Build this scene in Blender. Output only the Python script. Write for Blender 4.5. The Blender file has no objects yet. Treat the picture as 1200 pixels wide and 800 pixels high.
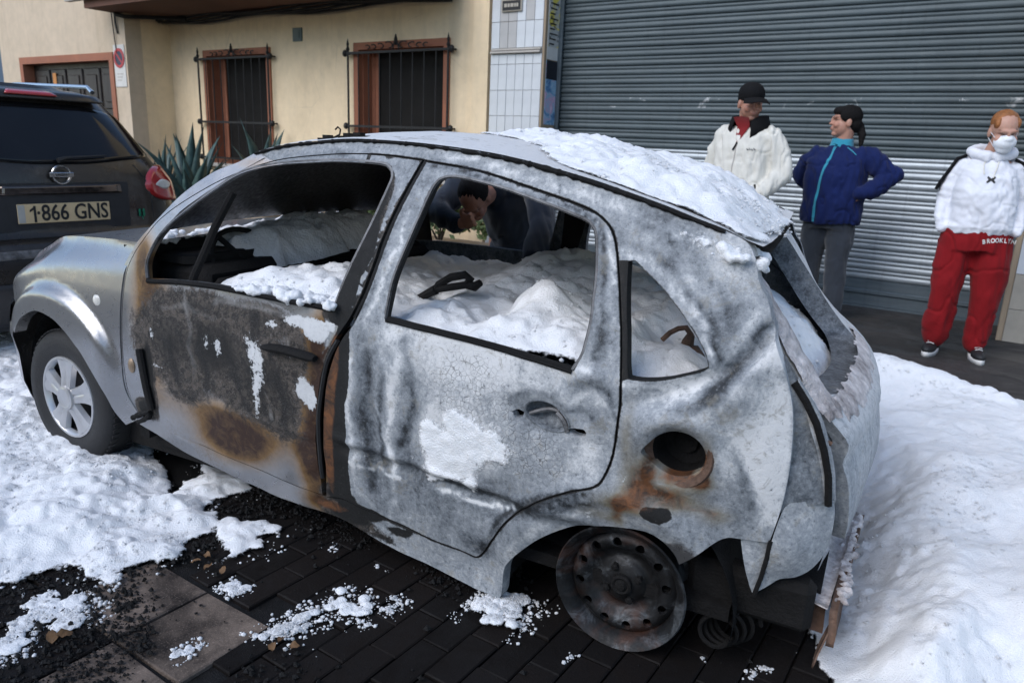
import bpy, bmesh, math, random
import numpy as np
from mathutils import Vector, Matrix
from mathutils.geometry import delaunay_2d_cdt

random.seed(7)
SC = bpy.context.scene
COL = SC.collection
R = math.radians

# ------------------------------------------------------------------ camera, sky, sun, exposure
CR = [[0.827923, 0.559336, 0.041065], [0.174868, -0.18788, -0.9665], [-0.532883, 0.807369, -0.25336]]                       # camera right / down / forward axes
cd = bpy.data.cameras.new('camera')
cd.sensor_width = 36.0
cd.lens = 26.07
cd.clip_start = 0.05
cd.clip_end = 600
cam = bpy.data.objects.new('camera', cd)
cam.matrix_world = Matrix(((CR[0][0], -CR[1][0], -CR[2][0], 0), (CR[0][1], -CR[1][1], -CR[2][1], 0),
                           (CR[0][2], -CR[1][2], -CR[2][2], 1.37), (0, 0, 0, 1)))
COL.objects.link(cam)
SC.camera = cam
cd.dof.use_dof = True
cd.dof.focus_distance = 2.45
cd.dof.aperture_fstop = 4.5

w = bpy.data.worlds.new('World')
SC.world = w
w.use_nodes = True
wn = w.node_tree
sky = wn.nodes.new('ShaderNodeTexSky')
sky.sky_type = 'NISHITA'
sky.sun_disc = False
SUN_EL, SUN_AZ = 40, 196           # azimuth clockwise from +Y: the sun stands behind the camera
sky.sun_elevation = R(SUN_EL)
sky.sun_rotation = R(SUN_AZ)
sky.air_density = 1.0
sky.dust_density = 0.6
wn.links.new(sky.outputs[0], wn.nodes['Background'].inputs[0])
wn.nodes['Background'].inputs[1].default_value = 0.105
sd = bpy.data.lights.new('sun', 'SUN')
sd.energy = 0.9
sd.angle = R(45)
sd.color = (1.0, 0.98, 0.96)
sun = bpy.data.objects.new('sun', sd)
_d = Vector((math.sin(R(SUN_AZ)) * math.cos(R(SUN_EL)), math.cos(R(SUN_AZ)) * math.cos(R(SUN_EL)), math.sin(R(SUN_EL))))
sun.rotation_euler = _d.to_track_quat('Z', 'Y').to_euler()
COL.objects.link(sun)
vs = SC.view_settings
vs.view_transform = 'Standard'
vs.look = 'None'
vs.exposure = 1.15
vs.gamma = 1.0
SC.cycles.max_bounces = 6
SC.cycles.diffuse_bounces = 3
SC.cycles.glossy_bounces = 3
SC.cycles.transmission_bounces = 3
SC.cycles.use_denoising = True

# ------------------------------------------------------------------ numpy noise
def _hash(ix, iy, s):
    n = (ix.astype(np.int64) * 374761393 + iy.astype(np.int64) * 668265263 + s * 1274126177) & 0xFFFFFFFF
    n = ((n ^ (n >> 13)) * 1274126177) & 0xFFFFFFFF
    n = n ^ (n >> 16)
    return (n & 0xFFFFFF) / float(0xFFFFFF)

def vnoise(x, y, s=0):
    x = np.asarray(x, float); y = np.asarray(y, float)
    ix = np.floor(x); iy = np.floor(y)
    fx = x - ix; fy = y - iy
    fx = fx * fx * fx * (fx * (fx * 6 - 15) + 10); fy = fy * fy * fy * (fy * (fy * 6 - 15) + 10)
    a = _hash(ix, iy, s); b = _hash(ix + 1, iy, s); c = _hash(ix, iy + 1, s); d = _hash(ix + 1, iy + 1, s)
    return (a * (1 - fx) + b * fx) * (1 - fy) + (c * (1 - fx) + d * fx) * fy

def fbm(x, y, s=0, o=4):
    v = 0; a = .5; t = 0
    for k in range(o):
        v = v + a * vnoise(x * 2 ** k, y * 2 ** k, s + 17 * k); t += a; a *= .5
    return v / t

def puffs(x, y, cell, s=0):
    """cauliflower bumps: the highest of many round caps, 0..1"""
    x = np.asarray(x, float) / cell; y = np.asarray(y, float) / cell
    ix = np.floor(x); iy = np.floor(y)
    best = np.zeros_like(x)
    for dx in (-1, 0, 1):
        for dy in (-1, 0, 1):
            cx = ix + dx; cy = iy + dy
            px = cx + _hash(cx, cy, s); py = cy + _hash(cx, cy, s + 5)
            r = .55 + .6 * _hash(cx, cy, s + 9)
            d2 = ((x - px) ** 2 + (y - py) ** 2) / (r * r)
            best = np.maximum(best, np.sqrt(np.clip(1 - d2, 0, 1)) * r / 1.15)
    return best

def sstep(a, b, x):
    t = np.clip((np.asarray(x, float) - a) / (b - a), 0, 1)
    return t * t * (3 - 2 * t)

# ------------------------------------------------------------------ polygons
def smooth_poly(P, step=.012, closed=True, corner=50):
    """Catmull-Rom resample; points that turn by more than `corner` degrees stay sharp"""
    P = [np.array(p, float) for p in P]
    n = len(P)
    def turn(i):
        a = P[i] - P[i - 1]; b = P[(i + 1) % n] - P[i]
        c = np.dot(a, b) / (np.linalg.norm(a) * np.linalg.norm(b) + 1e-12)
        return math.degrees(math.acos(max(-1, min(1, c))))
    sharp = [turn(i) > corner if (closed or 0 < i < n - 1) else True for i in range(n)]
    out = []
    for i in range(n if closed else n - 1):
        p1, p2 = P[i], P[(i + 1) % n]
        p0 = P[i - 1] if not sharp[i] else 2 * p1 - p2
        p3 = P[(i + 2) % n] if not sharp[(i + 1) % n] else 2 * p2 - p1
        L = np.linalg.norm(p2 - p1)
        m = max(1, int(round(L / step)))
        for k in range(m):
            t = k / m
            q = .5 * ((2 * p1) + (-p0 + p2) * t + (2 * p0 - 5 * p1 + 4 * p2 - p3) * t * t + (-p0 + 3 * p1 - 3 * p2 + p3) * t ** 3)
            out.append(q)
    if not closed: out.append(P[-1])
    return np.array(out)

def area(P):
    x, y = P[:, 0], P[:, 1]
    return .5 * np.sum(x * np.roll(y, -1) - np.roll(x, -1) * y)

def offset_poly(P, d):
    """shrink (d > 0) a dense closed polygon"""
    P = np.asarray(P)
    if area(P) < 0: P = P[::-1]
    t = np.roll(P, -1, 0) - np.roll(P, 1, 0)
    t = t / (np.linalg.norm(t, axis=1)[:, None] + 1e-9)
    return P + d * np.stack([-t[:, 1], t[:, 0]], 1)

def inside(Q, P):
    x, y = Q[:, 0], Q[:, 1]
    c = np.zeros(len(Q), bool)
    for (x1, y1), (x2, y2) in zip(P, np.roll(P, -1, 0)):
        m = (y1 > y) != (y2 > y)
        with np.errstate(divide='ignore', invalid='ignore'):
            c ^= m & (x < (x2 - x1) * (y - y1) / (y2 - y1 + 1e-15) + x1)
    return c

def dist_poly(Q, P):
    d = np.full(len(Q), 1e9)
    for a, b in zip(P, np.roll(P, -1, 0)):
        ab = b - a
        t = np.clip(((Q - a) @ ab) / (ab @ ab + 1e-12), 0, 1)
        d = np.minimum(d, np.hypot(*(Q - a - t[:, None] * ab).T))
    return d

def sdist(Q, P):
    P = np.asarray(P, float)
    d = dist_poly(Q, P)
    return np.where(inside(Q, P), d, -d)

# ------------------------------------------------------------------ object helpers
def link(name, me, mat=None, parent=None):
    o = bpy.data.objects.new(name, me)
    COL.objects.link(o)
    if mat is not None and me is not None and len(me.materials) == 0:
        for m in (mat if isinstance(mat, (list, tuple)) else [mat]): me.materials.append(m)
    if parent is not None: o.parent = parent
    return o

def mesh_obj(name, verts, faces, mat, parent=None, smooth=True):
    me = bpy.data.meshes.new(name)
    me.from_pydata([tuple(map(float, v)) for v in verts], [], [tuple(map(int, f)) for f in faces])
    if smooth: me.polygons.foreach_set('use_smooth', [True] * len(me.polygons))
    me.update()
    return link(name, me, mat, parent)

def tag(o, label=None, cat=None, group=None, kind=None):
    if label: o['label'] = label
    if cat: o['category'] = cat
    if group: o['group'] = group
    if kind: o['kind'] = kind
    return o

def empty(name, loc=(0, 0, 0), rz=0):
    o = bpy.data.objects.new(name, None)
    o.empty_display_size = .1
    o.location = loc
    o.rotation_euler = (0, 0, rz)
    COL.objects.link(o)
    return o

class MB:
    """collects simple shapes, builds them as one mesh object"""
    def __init__(s): s.v = []; s.f = []; s.mi = []
    def add(s, v, f, mi=0):
        n = len(s.v); s.v += [tuple(map(float, p)) for p in v]; s.f += [tuple(i + n for i in q) for q in f]; s.mi += [mi] * len(f); return s
    def box(s, a, b, mi=0, M=None, bev=0):
        (x0, y0, z0), (x1, y1, z1) = a, b
        if bev:
            bm = bmesh.new(); bmesh.ops.create_cube(bm, size=1)
            for q in bm.verts: q.co = Vector(((x0 + x1) / 2 + q.co.x * (x1 - x0), (y0 + y1) / 2 + q.co.y * (y1 - y0), (z0 + z1) / 2 + q.co.z * (z1 - z0)))
            bmesh.ops.bevel(bm, geom=bm.edges[:], offset=bev, segments=1, affect='EDGES')
            bm.verts.index_update()
            v = [q.co.copy() for q in bm.verts]; f = [[q.index for q in p.verts] for p in bm.faces]; bm.free()
        else:
            v = [(x0, y0, z0), (x1, y0, z0), (x1, y1, z0), (x0, y1, z0), (x0, y0, z1), (x1, y0, z1), (x1, y1, z1), (x0, y1, z1)]
            f = [(0, 3, 2, 1), (4, 5, 6, 7), (0, 1, 5, 4), (1, 2, 6, 5), (2, 3, 7, 6), (3, 0, 4, 7)]
        if M is not None: v = [M @ Vector(p) for p in v]
        return s.add(v, f, mi)
    def tube(s, path, r, n=8, mi=0, cap=True, flat=1.0):
        P = [np.array(p, float) for p in path]
        rr = r if isinstance(r, (list, tuple)) else [r] * len(P)
        v = []; f = []
        up = np.array([0, 0, 1.]) if abs((P[1] - P[0])[2]) < .9 * np.linalg.norm(P[1] - P[0]) else np.array([0, 1., 0])
        for i, p in enumerate(P):
            t = P[min(i + 1, len(P) - 1)] - P[max(i - 1, 0)]
            t = t / (np.linalg.norm(t) + 1e-9)
            a = np.cross(t, up); a /= (np.linalg.norm(a) + 1e-9); b = np.cross(a, t)
            up = b
            for k in range(n):
                q = 2 * math.pi * k / n
                v.append(p + rr[i] * (math.cos(q) * a + math.sin(q) * b * flat))
        for i in range(len(P) - 1):
            for k in range(n):
                f.append((i * n + k, i * n + (k + 1) % n, (i + 1) * n + (k + 1) % n, (i + 1) * n + k))
        if cap: f.append(tuple(range(n))[::-1]); f.append(tuple((len(P) - 1) * n + k for k in range(n)))
        return s.add(v, f, mi)
    def lathe(s, prof, n=32, M=None, mi=0, close=False):
        """prof: (radius, height) about local Z"""
        v = []; f = []; m = len(prof)
        for k in range(n):
            q = 2 * math.pi * k / n
            for r, h in prof: v.append(Vector((r * math.cos(q), r * math.sin(q), h)))
        for k in range(n):
            for i in range(m - 1 + (1 if close else 0)):
                j = (i + 1) % m
                f.append((k * m + i, ((k + 1) % n) * m + i, ((k + 1) % n) * m + j, k * m + j))
        if M is not None: v = [M @ p for p in v]
        return s.add(v, f, mi)
    def build(s, name, mat, parent=None, smooth=False):
        me = bpy.data.meshes.new(name)
        me.from_pydata(s.v, [], s.f)
        for m in (mat if isinstance(mat, (list, tuple)) else [mat]): me.materials.append(m)
        me.polygons.foreach_set('material_index', s.mi)
        if smooth:
            me.polygons.foreach_set('use_smooth', [True] * len(me.polygons))
            try: me.set_sharp_from_angle(angle=R(40))
            except Exception: pass
        me.update()
        o = bpy.data.objects.new(name, me)
        COL.objects.link(o)
        if parent is not None: o.parent = parent
        return o

def grid_faces(nu, nv, wrap=False):
    f = []
    for i in range(nu - 1):
        for j in range(nv if wrap else nv - 1):
            f.append((i * nv + j, (i + 1) * nv + j, (i + 1) * nv + (j + 1) % nv, i * nv + (j + 1) % nv))
    return f

# ------------------------------------------------------------------ materials
def nodes(name):
    m = bpy.data.materials.new(name); m.use_nodes = True
    nt = m.node_tree
    return m, nt, nt.nodes['Principled BSDF']

class NT:
    def __init__(s, nt): s.nt = nt; s.tc = nt.nodes.new('ShaderNodeTexCoord')
    def n(s, t, **k):
        q = s.nt.nodes.new(t)
        for a, b in k.items(): setattr(q, a, b)
        return q
    def l(s, a, b): s.nt.links.new(a, b)
    def noise(s, scale, detail=5, rough=.6, dist=0, vec=None, w=None):
        q = s.n('ShaderNodeTexNoise'); q.inputs['Scale'].default_value = scale; q.inputs['Detail'].default_value = detail
        q.inputs['Roughness'].default_value = rough; q.inputs['Distortion'].default_value = dist
        s.l(vec if vec is not None else s.tc.outputs['Object'], q.inputs['Vector'])
        return q.outputs['Fac']
    def vor(s, scale, feature='F1', vec=None, rnd=1):
        q = s.n('ShaderNodeTexVoronoi', feature=feature); q.inputs['Scale'].default_value = scale
        q.inputs['Randomness'].default_value = rnd
        s.l(vec if vec is not None else s.tc.outputs['Object'], q.inputs['Vector'])
        return q
    def mapping(s, scale=(1, 1, 1), rot=(0, 0, 0), loc=(0, 0, 0)):
        q = s.n('ShaderNodeMapping'); q.inputs['Scale'].default_value = scale; q.inputs['Rotation'].default_value = rot; q.inputs['Location'].default_value = loc
        s.l(s.tc.outputs['Object'], q.inputs['Vector']); return q.outputs[0]
    def ramp(s, fac, stops, interp='LINEAR'):
        q = s.n('ShaderNodeValToRGB'); e = q.color_ramp.elements; q.color_ramp.interpolation = interp
        while len(e) < len(stops): e.new(.5)
        for el, (p, c) in zip(e, stops):
            el.position = p; el.color = (c, c, c, 1) if not isinstance(c, tuple) else (*c, 1)
        s.l(fac, q.inputs[0]); return q.outputs[0]
    def math(s, op, a, b=None, clamp=False):
        q = s.n('ShaderNodeMath', operation=op); q.use_clamp = clamp
        for i, x in enumerate((a, b)):
            if x is None: continue
            if isinstance(x, (int, float)): q.inputs[i].default_value = x
            else: s.l(x, q.inputs[i])
        return q.outputs[0]
    def mix(s, fac, a, b, mode='MIX'):
        q = s.n('ShaderNodeMix', data_type='RGBA', blend_type=mode)
        for i, x in ((0, fac), (6, a), (7, b)):
            if isinstance(x, (int, float)): q.inputs[i].default_value = x if i == 0 else (x, x, x, 1)
            elif isinstance(x, tuple): q.inputs[i].default_value = (*x, 1)
            else: s.l(x, q.inputs[i])
        return q.outputs[2]
    def bump(s, h, strength=.3, dist=.01, nrm=None):
        q = s.n('ShaderNodeBump'); q.inputs['Strength'].default_value = strength; q.inputs['Distance'].default_value = dist
        s.l(h, q.inputs['Height'])
        if nrm is not None: s.l(nrm, q.inputs['Normal'])
        return q.outputs[0]
    def attr(s, name):
        q = s.n('ShaderNodeAttribute', attribute_name=name); return q

def simple(name, col, rough=.6, metal=0, var=.15, scale=30, bump=0, bscale=None, spec=None, coat=0, sheen=0, col2=None, stretch=None):
    """base colour broken up by two scales of noise, optional bump"""
    m, nt, p = nodes(name); t = NT(nt)
    vec = t.mapping(stretch) if stretch else None
    n1 = t.noise(scale, 6, .65, .3, vec); n2 = t.noise(scale * .13, 4, .6, .5, vec)
    n = t.math('ADD', t.math('MULTIPLY', n1, .5), t.math('MULTIPLY', n2, .5))
    lo = tuple(c * (1 - var) for c in col); hi = tuple(min(1, c * (1 + var)) for c in (col2 or col))
    t.l(t.ramp(n, [(.36, lo), (.64, hi)]), p.inputs['Base Color'])
    t.l(t.ramp(n1, [(.3, max(0, rough - .08)), (.7, min(1, rough + .08))]), p.inputs['Roughness'])
    p.inputs['Metallic'].default_value = metal
    if spec is not None: p.inputs['Specular IOR Level'].default_value = spec
    if coat: p.inputs['Coat Weight'].default_value = coat
    if sheen: p.inputs['Sheen Weight'].default_value = sheen
    if bump:
        b = t.noise(bscale or scale * 3, 4, .6, 0, vec)
        t.l(t.bump(b, bump, .01), p.inputs['Normal'])
    return m

MAT = {}
# ------------------------------------------------------------------ shared materials
MAT['black_rubber'] = simple('black_rubber', (.012, .012, .013), .7, var=.4, scale=60, bump=.2)
MAT['iron'] = simple('black_iron', (.015, .014, .014), .55, metal=.3, var=.4, scale=80, bump=.2)
MAT['soot'] = simple('soot', (.008, .0075, .0075), .85, var=.6, scale=40, bump=.5, bscale=120, spec=.25)
MAT['dark_plastic'] = simple('dark_plastic', (.02, .02, .022), .5, var=.3, scale=50, bump=.1)
MAT['white_plastic'] = simple('white_plastic', (.75, .75, .74), .4, var=.06, scale=30)
MAT['chrome'] = simple('chrome', (.6, .6, .6), .16, metal=1, var=.05)

def mat_ground():
    m, nt, p = nodes('asphalt'); t = NT(nt)
    n = t.noise(1.3, 6, .65, .6); f = t.noise(120, 3, .7); w_ = t.noise(3.1, 5, .6, 1.2)
    c = t.mix(t.ramp(f, [(.35, 0.0), (.7, 1.0)]), (.012, .0115, .011), (.040, .038, .036))
    c = t.mix(t.ramp(n, [(.42, 0.0), (.62, 1.0)]), c, (.05, .045, .042), 'MIX')
    t.l(c, p.inputs['Base Color'])
    t.l(t.ramp(w_, [(.38, .35), (.62, .85)]), p.inputs['Roughness'])
    p.inputs['Specular IOR Level'].default_value = .35
    t.l(t.bump(t.math('ADD', f, t.noise(30, 4)), .6, .01), p.inputs['Normal'])
    return m
MAT['ground'] = mat_ground()
def mat_paver(name, a, b):
    m, nt, p = nodes(name); t = NT(nt)
    oi = t.n('ShaderNodeObjectInfo')
    geo = t.n('ShaderNodeNewGeometry')
    n = t.noise(9, 6, .7, .5, geo.outputs['Position']); f = t.noise(160, 4, .7, 0, geo.outputs['Position']); s = t.noise(2.2, 5, .6, 1.0, geo.outputs['Position'])
    c = t.mix(oi.outputs['Random'], a, b)
    c = t.mix(t.ramp(n, [(.35, .75), (.7, 0.0)]), c, (.012, .011, .011))
    c = t.mix(t.ramp(s, [(.5, 0.0), (.66, .8)]), c, (.010, .009, .009))
    c = t.mix(t.ramp(f, [(.55, 0.0), (.8, .5)]), c, tuple(min(1, q * 2.0) for q in b))
    t.l(c, p.inputs['Base Color'])
    t.l(t.ramp(n, [(.3, .38), (.7, .8)]), p.inputs['Roughness'])
    p.inputs['Specular IOR Level'].default_value = .10
    t.l(t.bump(f, .5, .004), p.inputs['Normal'])
    return m
MAT['paver'] = mat_paver('paver_wet', (.0050, .0040, .0036), (.0125, .0090, .0075))
MAT['slab'] = mat_paver('slab_stone', (.20, .155, .125), (.25, .195, .16))
MAT['stucco_cream'] = simple('stucco_cream', (.84, .66, .43), .9, var=.07, scale=7, bump=.35, bscale=180, col2=(.87, .69, .46))
MAT['stucco_pale'] = simple('stucco_pale', (.58, .47, .34), .9, var=.08, scale=6, bump=.35, bscale=180, col2=(.62, .50, .37))
def stain(m, amt):
    nt = m.node_tree; t = NT(nt); p = nt.nodes['Principled BSDF']; src = p.inputs['Base Color'].links[0].from_socket
    geo = t.n('ShaderNodeNewGeometry'); mp = t.n('ShaderNodeMapping'); mp.inputs['Scale'].default_value = (3.2, 3.2, .35); t.l(geo.outputs['Position'], mp.inputs['Vector'])
    a = t.noise(1.6, 6, .7, .3, mp.outputs[0]); b = t.noise(.7, 5, .65, .8, geo.outputs['Position'])
    c = t.mix(t.ramp(a, [(.50, 0.0), (.72, amt)]), src, (.22, .17, .12)); c = t.mix(t.ramp(b, [(.52, 0.0), (.7, amt * .8)]), c, (.36, .28, .19))
    cr = t.vor(1.1, 'DISTANCE_TO_EDGE', geo.outputs['Position']); k = t.math('MULTIPLY', t.ramp(cr.outputs['Distance'], [(.0, .3), (.004, 0.0)]), t.ramp(b, [(.5, 0.0), (.62, 1.0)]))
    t.l(t.mix(k, c, (.16, .12, .08)), p.inputs['Base Color'])
stain(MAT['stucco_cream'], .15); stain(MAT['stucco_pale'], .22)
MAT['terracotta'] = simple('terracotta', (.32, .12, .065), .75, var=.15, scale=14, bump=.2)
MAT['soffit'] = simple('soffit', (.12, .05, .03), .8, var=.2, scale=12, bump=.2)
MAT['dark_wood'] = simple('dark_wood', (.022, .015, .012), .5, var=.35, scale=16, bump=.25, stretch=(1, 1, .08))
MAT['mesh_dark'] = simple('window_dark', (.012, .011, .010), .75, var=.4, scale=25, spec=.2)
MAT['concrete'] = simple('concrete', (.25, .23, .21), .9, var=.2, scale=14, bump=.4)
MAT['cement_pale'] = simple('cement_pale', (.46, .43, .39), .9, var=.12, scale=9, bump=.3)
MAT['board'] = simple('weathered_board', (.33, .25, .17), .8, var=.25, scale=20, bump=.3, stretch=(1, 1, .15))
MAT['tile'] = simple('white_tile', (.60, .62, .64), .18, var=.07, scale=5, spec=.5)
MAT['tile_grey'] = simple('grey_tile', (.43, .42, .41), .3, var=.1, scale=5, spec=.5)
MAT['tile_cream'] = simple('cream_tile', (.40, .36, .30), .4, var=.12, scale=9)
def mat_shutter(name, a, b, rough, metal, rust):
    m, nt, p = nodes(name); t = NT(nt)
    geo = t.n('ShaderNodeNewGeometry')
    mp = t.n('ShaderNodeMapping'); mp.inputs['Scale'].default_value = (1.2, 1, 14); t.l(geo.outputs['Position'], mp.inputs['Vector'])
    n = t.noise(3, 6, .7, .4, mp.outputs[0]); f = t.noise(45, 5, .7, 0, geo.outputs['Position']); g = t.noise(1.1, 4, .6, .3, geo.outputs['Position'])
    c = t.mix(t.ramp(n, [(.35, 0.0), (.65, 1.0)]), a, b)
    c = t.mix(t.ramp(f, [(.63, 0.0), (.75, rust)]), c, (.09, .075, .065))
    c = t.mix(t.ramp(g, [(.35, .35), (.6, 0.0)]), c, tuple(q * .5 for q in a))
    oi = t.n('ShaderNodeObjectInfo'); c = t.mix(t.ramp(oi.outputs['Random'], [(0.0, .0), (1.0, .22)]), c, tuple(q * .55 for q in a))
    sm_ = t.noise(5, 6, .7, .6, geo.outputs['Position']); zz = t.n('ShaderNodeSeparateXYZ'); t.l(geo.outputs['Position'], zz.inputs[0])
    band = t.ramp(zz.outputs[2], [(0.0, 0.0), (1.0, 0.0)])
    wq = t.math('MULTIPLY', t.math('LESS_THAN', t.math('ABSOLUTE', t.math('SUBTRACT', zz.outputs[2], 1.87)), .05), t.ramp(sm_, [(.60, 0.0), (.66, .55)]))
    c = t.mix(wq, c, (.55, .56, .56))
    drip = t.n('ShaderNodeMapping'); drip.inputs['Scale'].default_value = (9, 1, .5); t.l(geo.outputs['Position'], drip.inputs['Vector'])
    c = t.mix(t.ramp(t.noise(2, 5, .7, .2, drip.outputs[0]), [(.55, 0.0), (.72, .4)]), c, tuple(q * .5 for q in a))
    t.l(c, p.inputs['Base Color']); p.inputs['Metallic'].default_value = metal
    t.l(t.ramp(n, [(.3, rough - .1), (.7, rough + .12)]), p.inputs['Roughness'])
    t.l(t.bump(f, .12, .004), p.inputs['Normal'])
    return m
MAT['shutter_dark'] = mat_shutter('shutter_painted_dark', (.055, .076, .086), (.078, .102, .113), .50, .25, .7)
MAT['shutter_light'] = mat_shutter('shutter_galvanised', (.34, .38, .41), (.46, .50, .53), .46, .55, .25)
MAT['shutter_bar'] = mat_shutter('shutter_bottom_bar', (.10, .13, .15), (.14, .17, .19), .5, .4, .4)

def mat_foam():
    m, nt, p = nodes('fire_foam'); t = NT(nt)
    geo = t.n('ShaderNodeNewGeometry')
    n = t.noise(14, 6, .7, .3, geo.outputs['Position']); f = t.noise(260, 3, .7, 0, geo.outputs['Position'])
    v = t.vor(190, vec=geo.outputs['Position'])
    dirt = t.noise(3.0, 7, .75, .6, geo.outputs['Position'])
    c = t.mix(t.ramp(n, [(.3, 0.0), (.7, 1.0)]), (.80, .82, .84), (.90, .90, .91))
    c = t.mix(t.ramp(dirt, [(.60, 0.0), (.78, .28)]), c, (.42, .40, .38))
    sp = t.vor(34, vec=geo.outputs['Position'])
    c = t.mix(t.ramp(sp.outputs['Distance'], [(.03, .55), (.07, 0.0)]), c, (.12, .10, .08))
    t.l(c, p.inputs['Base Color'])
    p.inputs['Roughness'].default_value = .75
    p.inputs['Subsurface Weight'].default_value = .5
    p.inputs['Subsurface Radius'].default_value = (1, 1, 1)
    p.inputs['Subsurface Scale'].default_value = .025
    th = t.attr('thin').outputs['Fac']; en = t.noise(75, 5, .75, .4, geo.outputs['Position'])
    t.l(t.ramp(t.math('MULTIPLY', th, t.math('ADD', .25, t.math('MULTIPLY', en, 1.35))), [(.42, 1.0), (.62, 0.0)]), p.inputs['Alpha'])
    h = t.math('ADD', t.math('MULTIPLY', v.outputs['Distance'], -.6), t.math('ADD', f, t.math('MULTIPLY', n, 1.5)))
    t.l(t.bump(h, .6, .006), p.inputs['Normal'])
    return m
MAT['foam'] = mat_foam()

def mat_char():
    """loose burnt crumbs"""
    return simple('charcoal', (.008, .0075, .0075), .6, var=.7, scale=90, bump=.6, spec=.25)
MAT['char'] = mat_char()

def mat_carskin():
    """metal sheet whose paint state (silver / scorched / charred / burnt to ash / rusted) is kept per vertex"""
    m, nt, p = nodes('burnt_car_paint'); t = NT(nt)
    A = t.attr('mA'); B = t.attr('mB')
    sa = t.n('ShaderNodeSeparateColor'); t.l(A.outputs['Color'], sa.inputs[0])
    sb = t.n('ShaderNodeSeparateColor'); t.l(B.outputs['Color'], sb.inputs[0])
    ash, char, rust = sa.outputs; scor, tone, peel = sb.outputs
    n1 = t.noise(5, 8, .66, .8); n2 = t.noise(22, 8, .7, 1.0); n3 = t.noise(95, 6, .75, .2); n4 = t.noise(400, 3, .7)
    stv = t.mapping((5, 5, 2.0), (0, .25, 0)); st = t.noise(2.2, 6, .62, 2.6, stv)
    vo = t.vor(55)
    def mask(a, noise, k, lo, hi):
        return t.ramp(t.math('ADD', a, t.math('MULTIPLY', t.math('SUBTRACT', noise, .5), k)), [(lo, 0.0), (hi, 1.0)])
    # silver paint with grime
    silver = t.mix(t.ramp(n2, [(.42, 0.0), (.7, .22)]), (.31, .31, .318), (.22, .212, .205))
    silver = t.mix(t.ramp(t.math('MULTIPLY', n3, n1), [(.30, 0.0), (.42, .5)]), silver, (.16, .13, .11))
    scorch = t.mix(t.ramp(t.math('ADD', scor, t.math('MULTIPLY', t.math('SUBTRACT', n2, .5), .9)), [(.25, 0.0), (1.0, 1.0)]), (.30, .175, .065), (.038, .016, .008))
    sm = mask(scor, t.math('ADD', t.math('MULTIPLY', n1, .6), t.math('MULTIPLY', n3, .4)), .5, .12, .62); c = t.mix(sm, silver, scorch)
    wq = t.n('ShaderNodeMix', data_type='VECTOR'); wq.inputs[0].default_value = .012; t.l(t.tc.outputs['Object'], wq.inputs[4]); wno = t.n('ShaderNodeTexNoise'); wno.inputs['Scale'].default_value = 14; t.l(t.tc.outputs['Object'], wno.inputs['Vector']); t.l(wno.outputs['Color'], wq.inputs[5]); wv = wq.outputs[1]
    # char
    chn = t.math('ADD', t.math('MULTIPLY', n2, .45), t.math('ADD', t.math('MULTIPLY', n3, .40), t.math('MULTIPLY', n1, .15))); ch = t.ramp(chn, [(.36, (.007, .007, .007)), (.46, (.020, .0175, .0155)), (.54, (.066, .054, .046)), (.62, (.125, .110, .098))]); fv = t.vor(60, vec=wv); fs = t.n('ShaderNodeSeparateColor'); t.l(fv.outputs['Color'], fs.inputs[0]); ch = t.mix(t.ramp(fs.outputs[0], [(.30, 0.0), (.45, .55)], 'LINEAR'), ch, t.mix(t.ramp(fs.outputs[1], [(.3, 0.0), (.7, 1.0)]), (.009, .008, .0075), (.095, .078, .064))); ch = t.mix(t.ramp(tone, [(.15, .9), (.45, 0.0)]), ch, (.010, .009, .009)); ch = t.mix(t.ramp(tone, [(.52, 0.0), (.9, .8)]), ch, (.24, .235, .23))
    ch = t.mix(t.ramp(n4, [(.58, 0.0), (.70, .8)]), ch, (.30, .29, .29))
    ch = t.mix(t.ramp(n3, [(.34, .85), (.46, 0.0)]), ch, (.006, .006, .006))
    # deep char (>1) goes to plain black
    deep = t.ramp(char, [(.72, 0.0), (.95, 1.0)])
    ch = t.mix(deep, ch, t.mix(t.ramp(n3, [(.62, 0.0), (.74, .6)]), (.008, .008, .008), (.16, .16, .165)))
    cm = mask(char, t.math('ADD', t.math('MULTIPLY', n2, .6), t.math('MULTIPLY', n3, .4)), .75, .40, .52)
    c = t.mix(cm, c, ch)
    # ash: mottled blue grey to chalk white
    mott = t.math('ADD', t.math('MULTIPLY', n1, .18), t.math('ADD', t.math('MULTIPLY', n2, .26), t.math('ADD', t.math('MULTIPLY', st, .20), t.math('ADD', t.math('MULTIPLY', n3, .28), t.math('MULTIPLY', n4, .12)))))
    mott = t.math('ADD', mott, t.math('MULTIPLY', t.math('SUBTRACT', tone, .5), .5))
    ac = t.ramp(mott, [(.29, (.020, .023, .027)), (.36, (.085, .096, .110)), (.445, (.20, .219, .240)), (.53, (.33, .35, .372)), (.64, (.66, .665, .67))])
    ac = t.mix(t.ramp(n3, [(.60, 0.0), (.76, .55)]), ac, (.52, .52, .51))
    ac = t.mix(t.ramp(n3, [(.30, .8), (.40, 0.0)]), ac, (.03, .03, .03))
    ac = t.mix(t.ramp(t.math('MULTIPLY', n1, n2), [(.30, 0.0), (.36, .5)]), ac, (.17, .155, .12))
    crk = t.vor(62, 'DISTANCE_TO_EDGE', wv)
    ac = t.mix(t.math('MULTIPLY', t.ramp(rust, [(.05, 0.0), (.45, .75)]), t.ramp(n1, [(.35, .3), (.6, 1.0)])), ac, (.19, .155, .085))
    ck = t.math('MULTIPLY', t.ramp(crk.outputs['Distance'], [(.010, .8), (.040, 0.0)]), t.math('MULTIPLY', t.ramp(A.outputs['Alpha'], [(.25, 0.0), (.6, .9)]), t.ramp(n2, [(.40, 0.15), (.55, 1.0)])))
    ac = t.mix(ck, ac, (.03, .027, .025))
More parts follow.
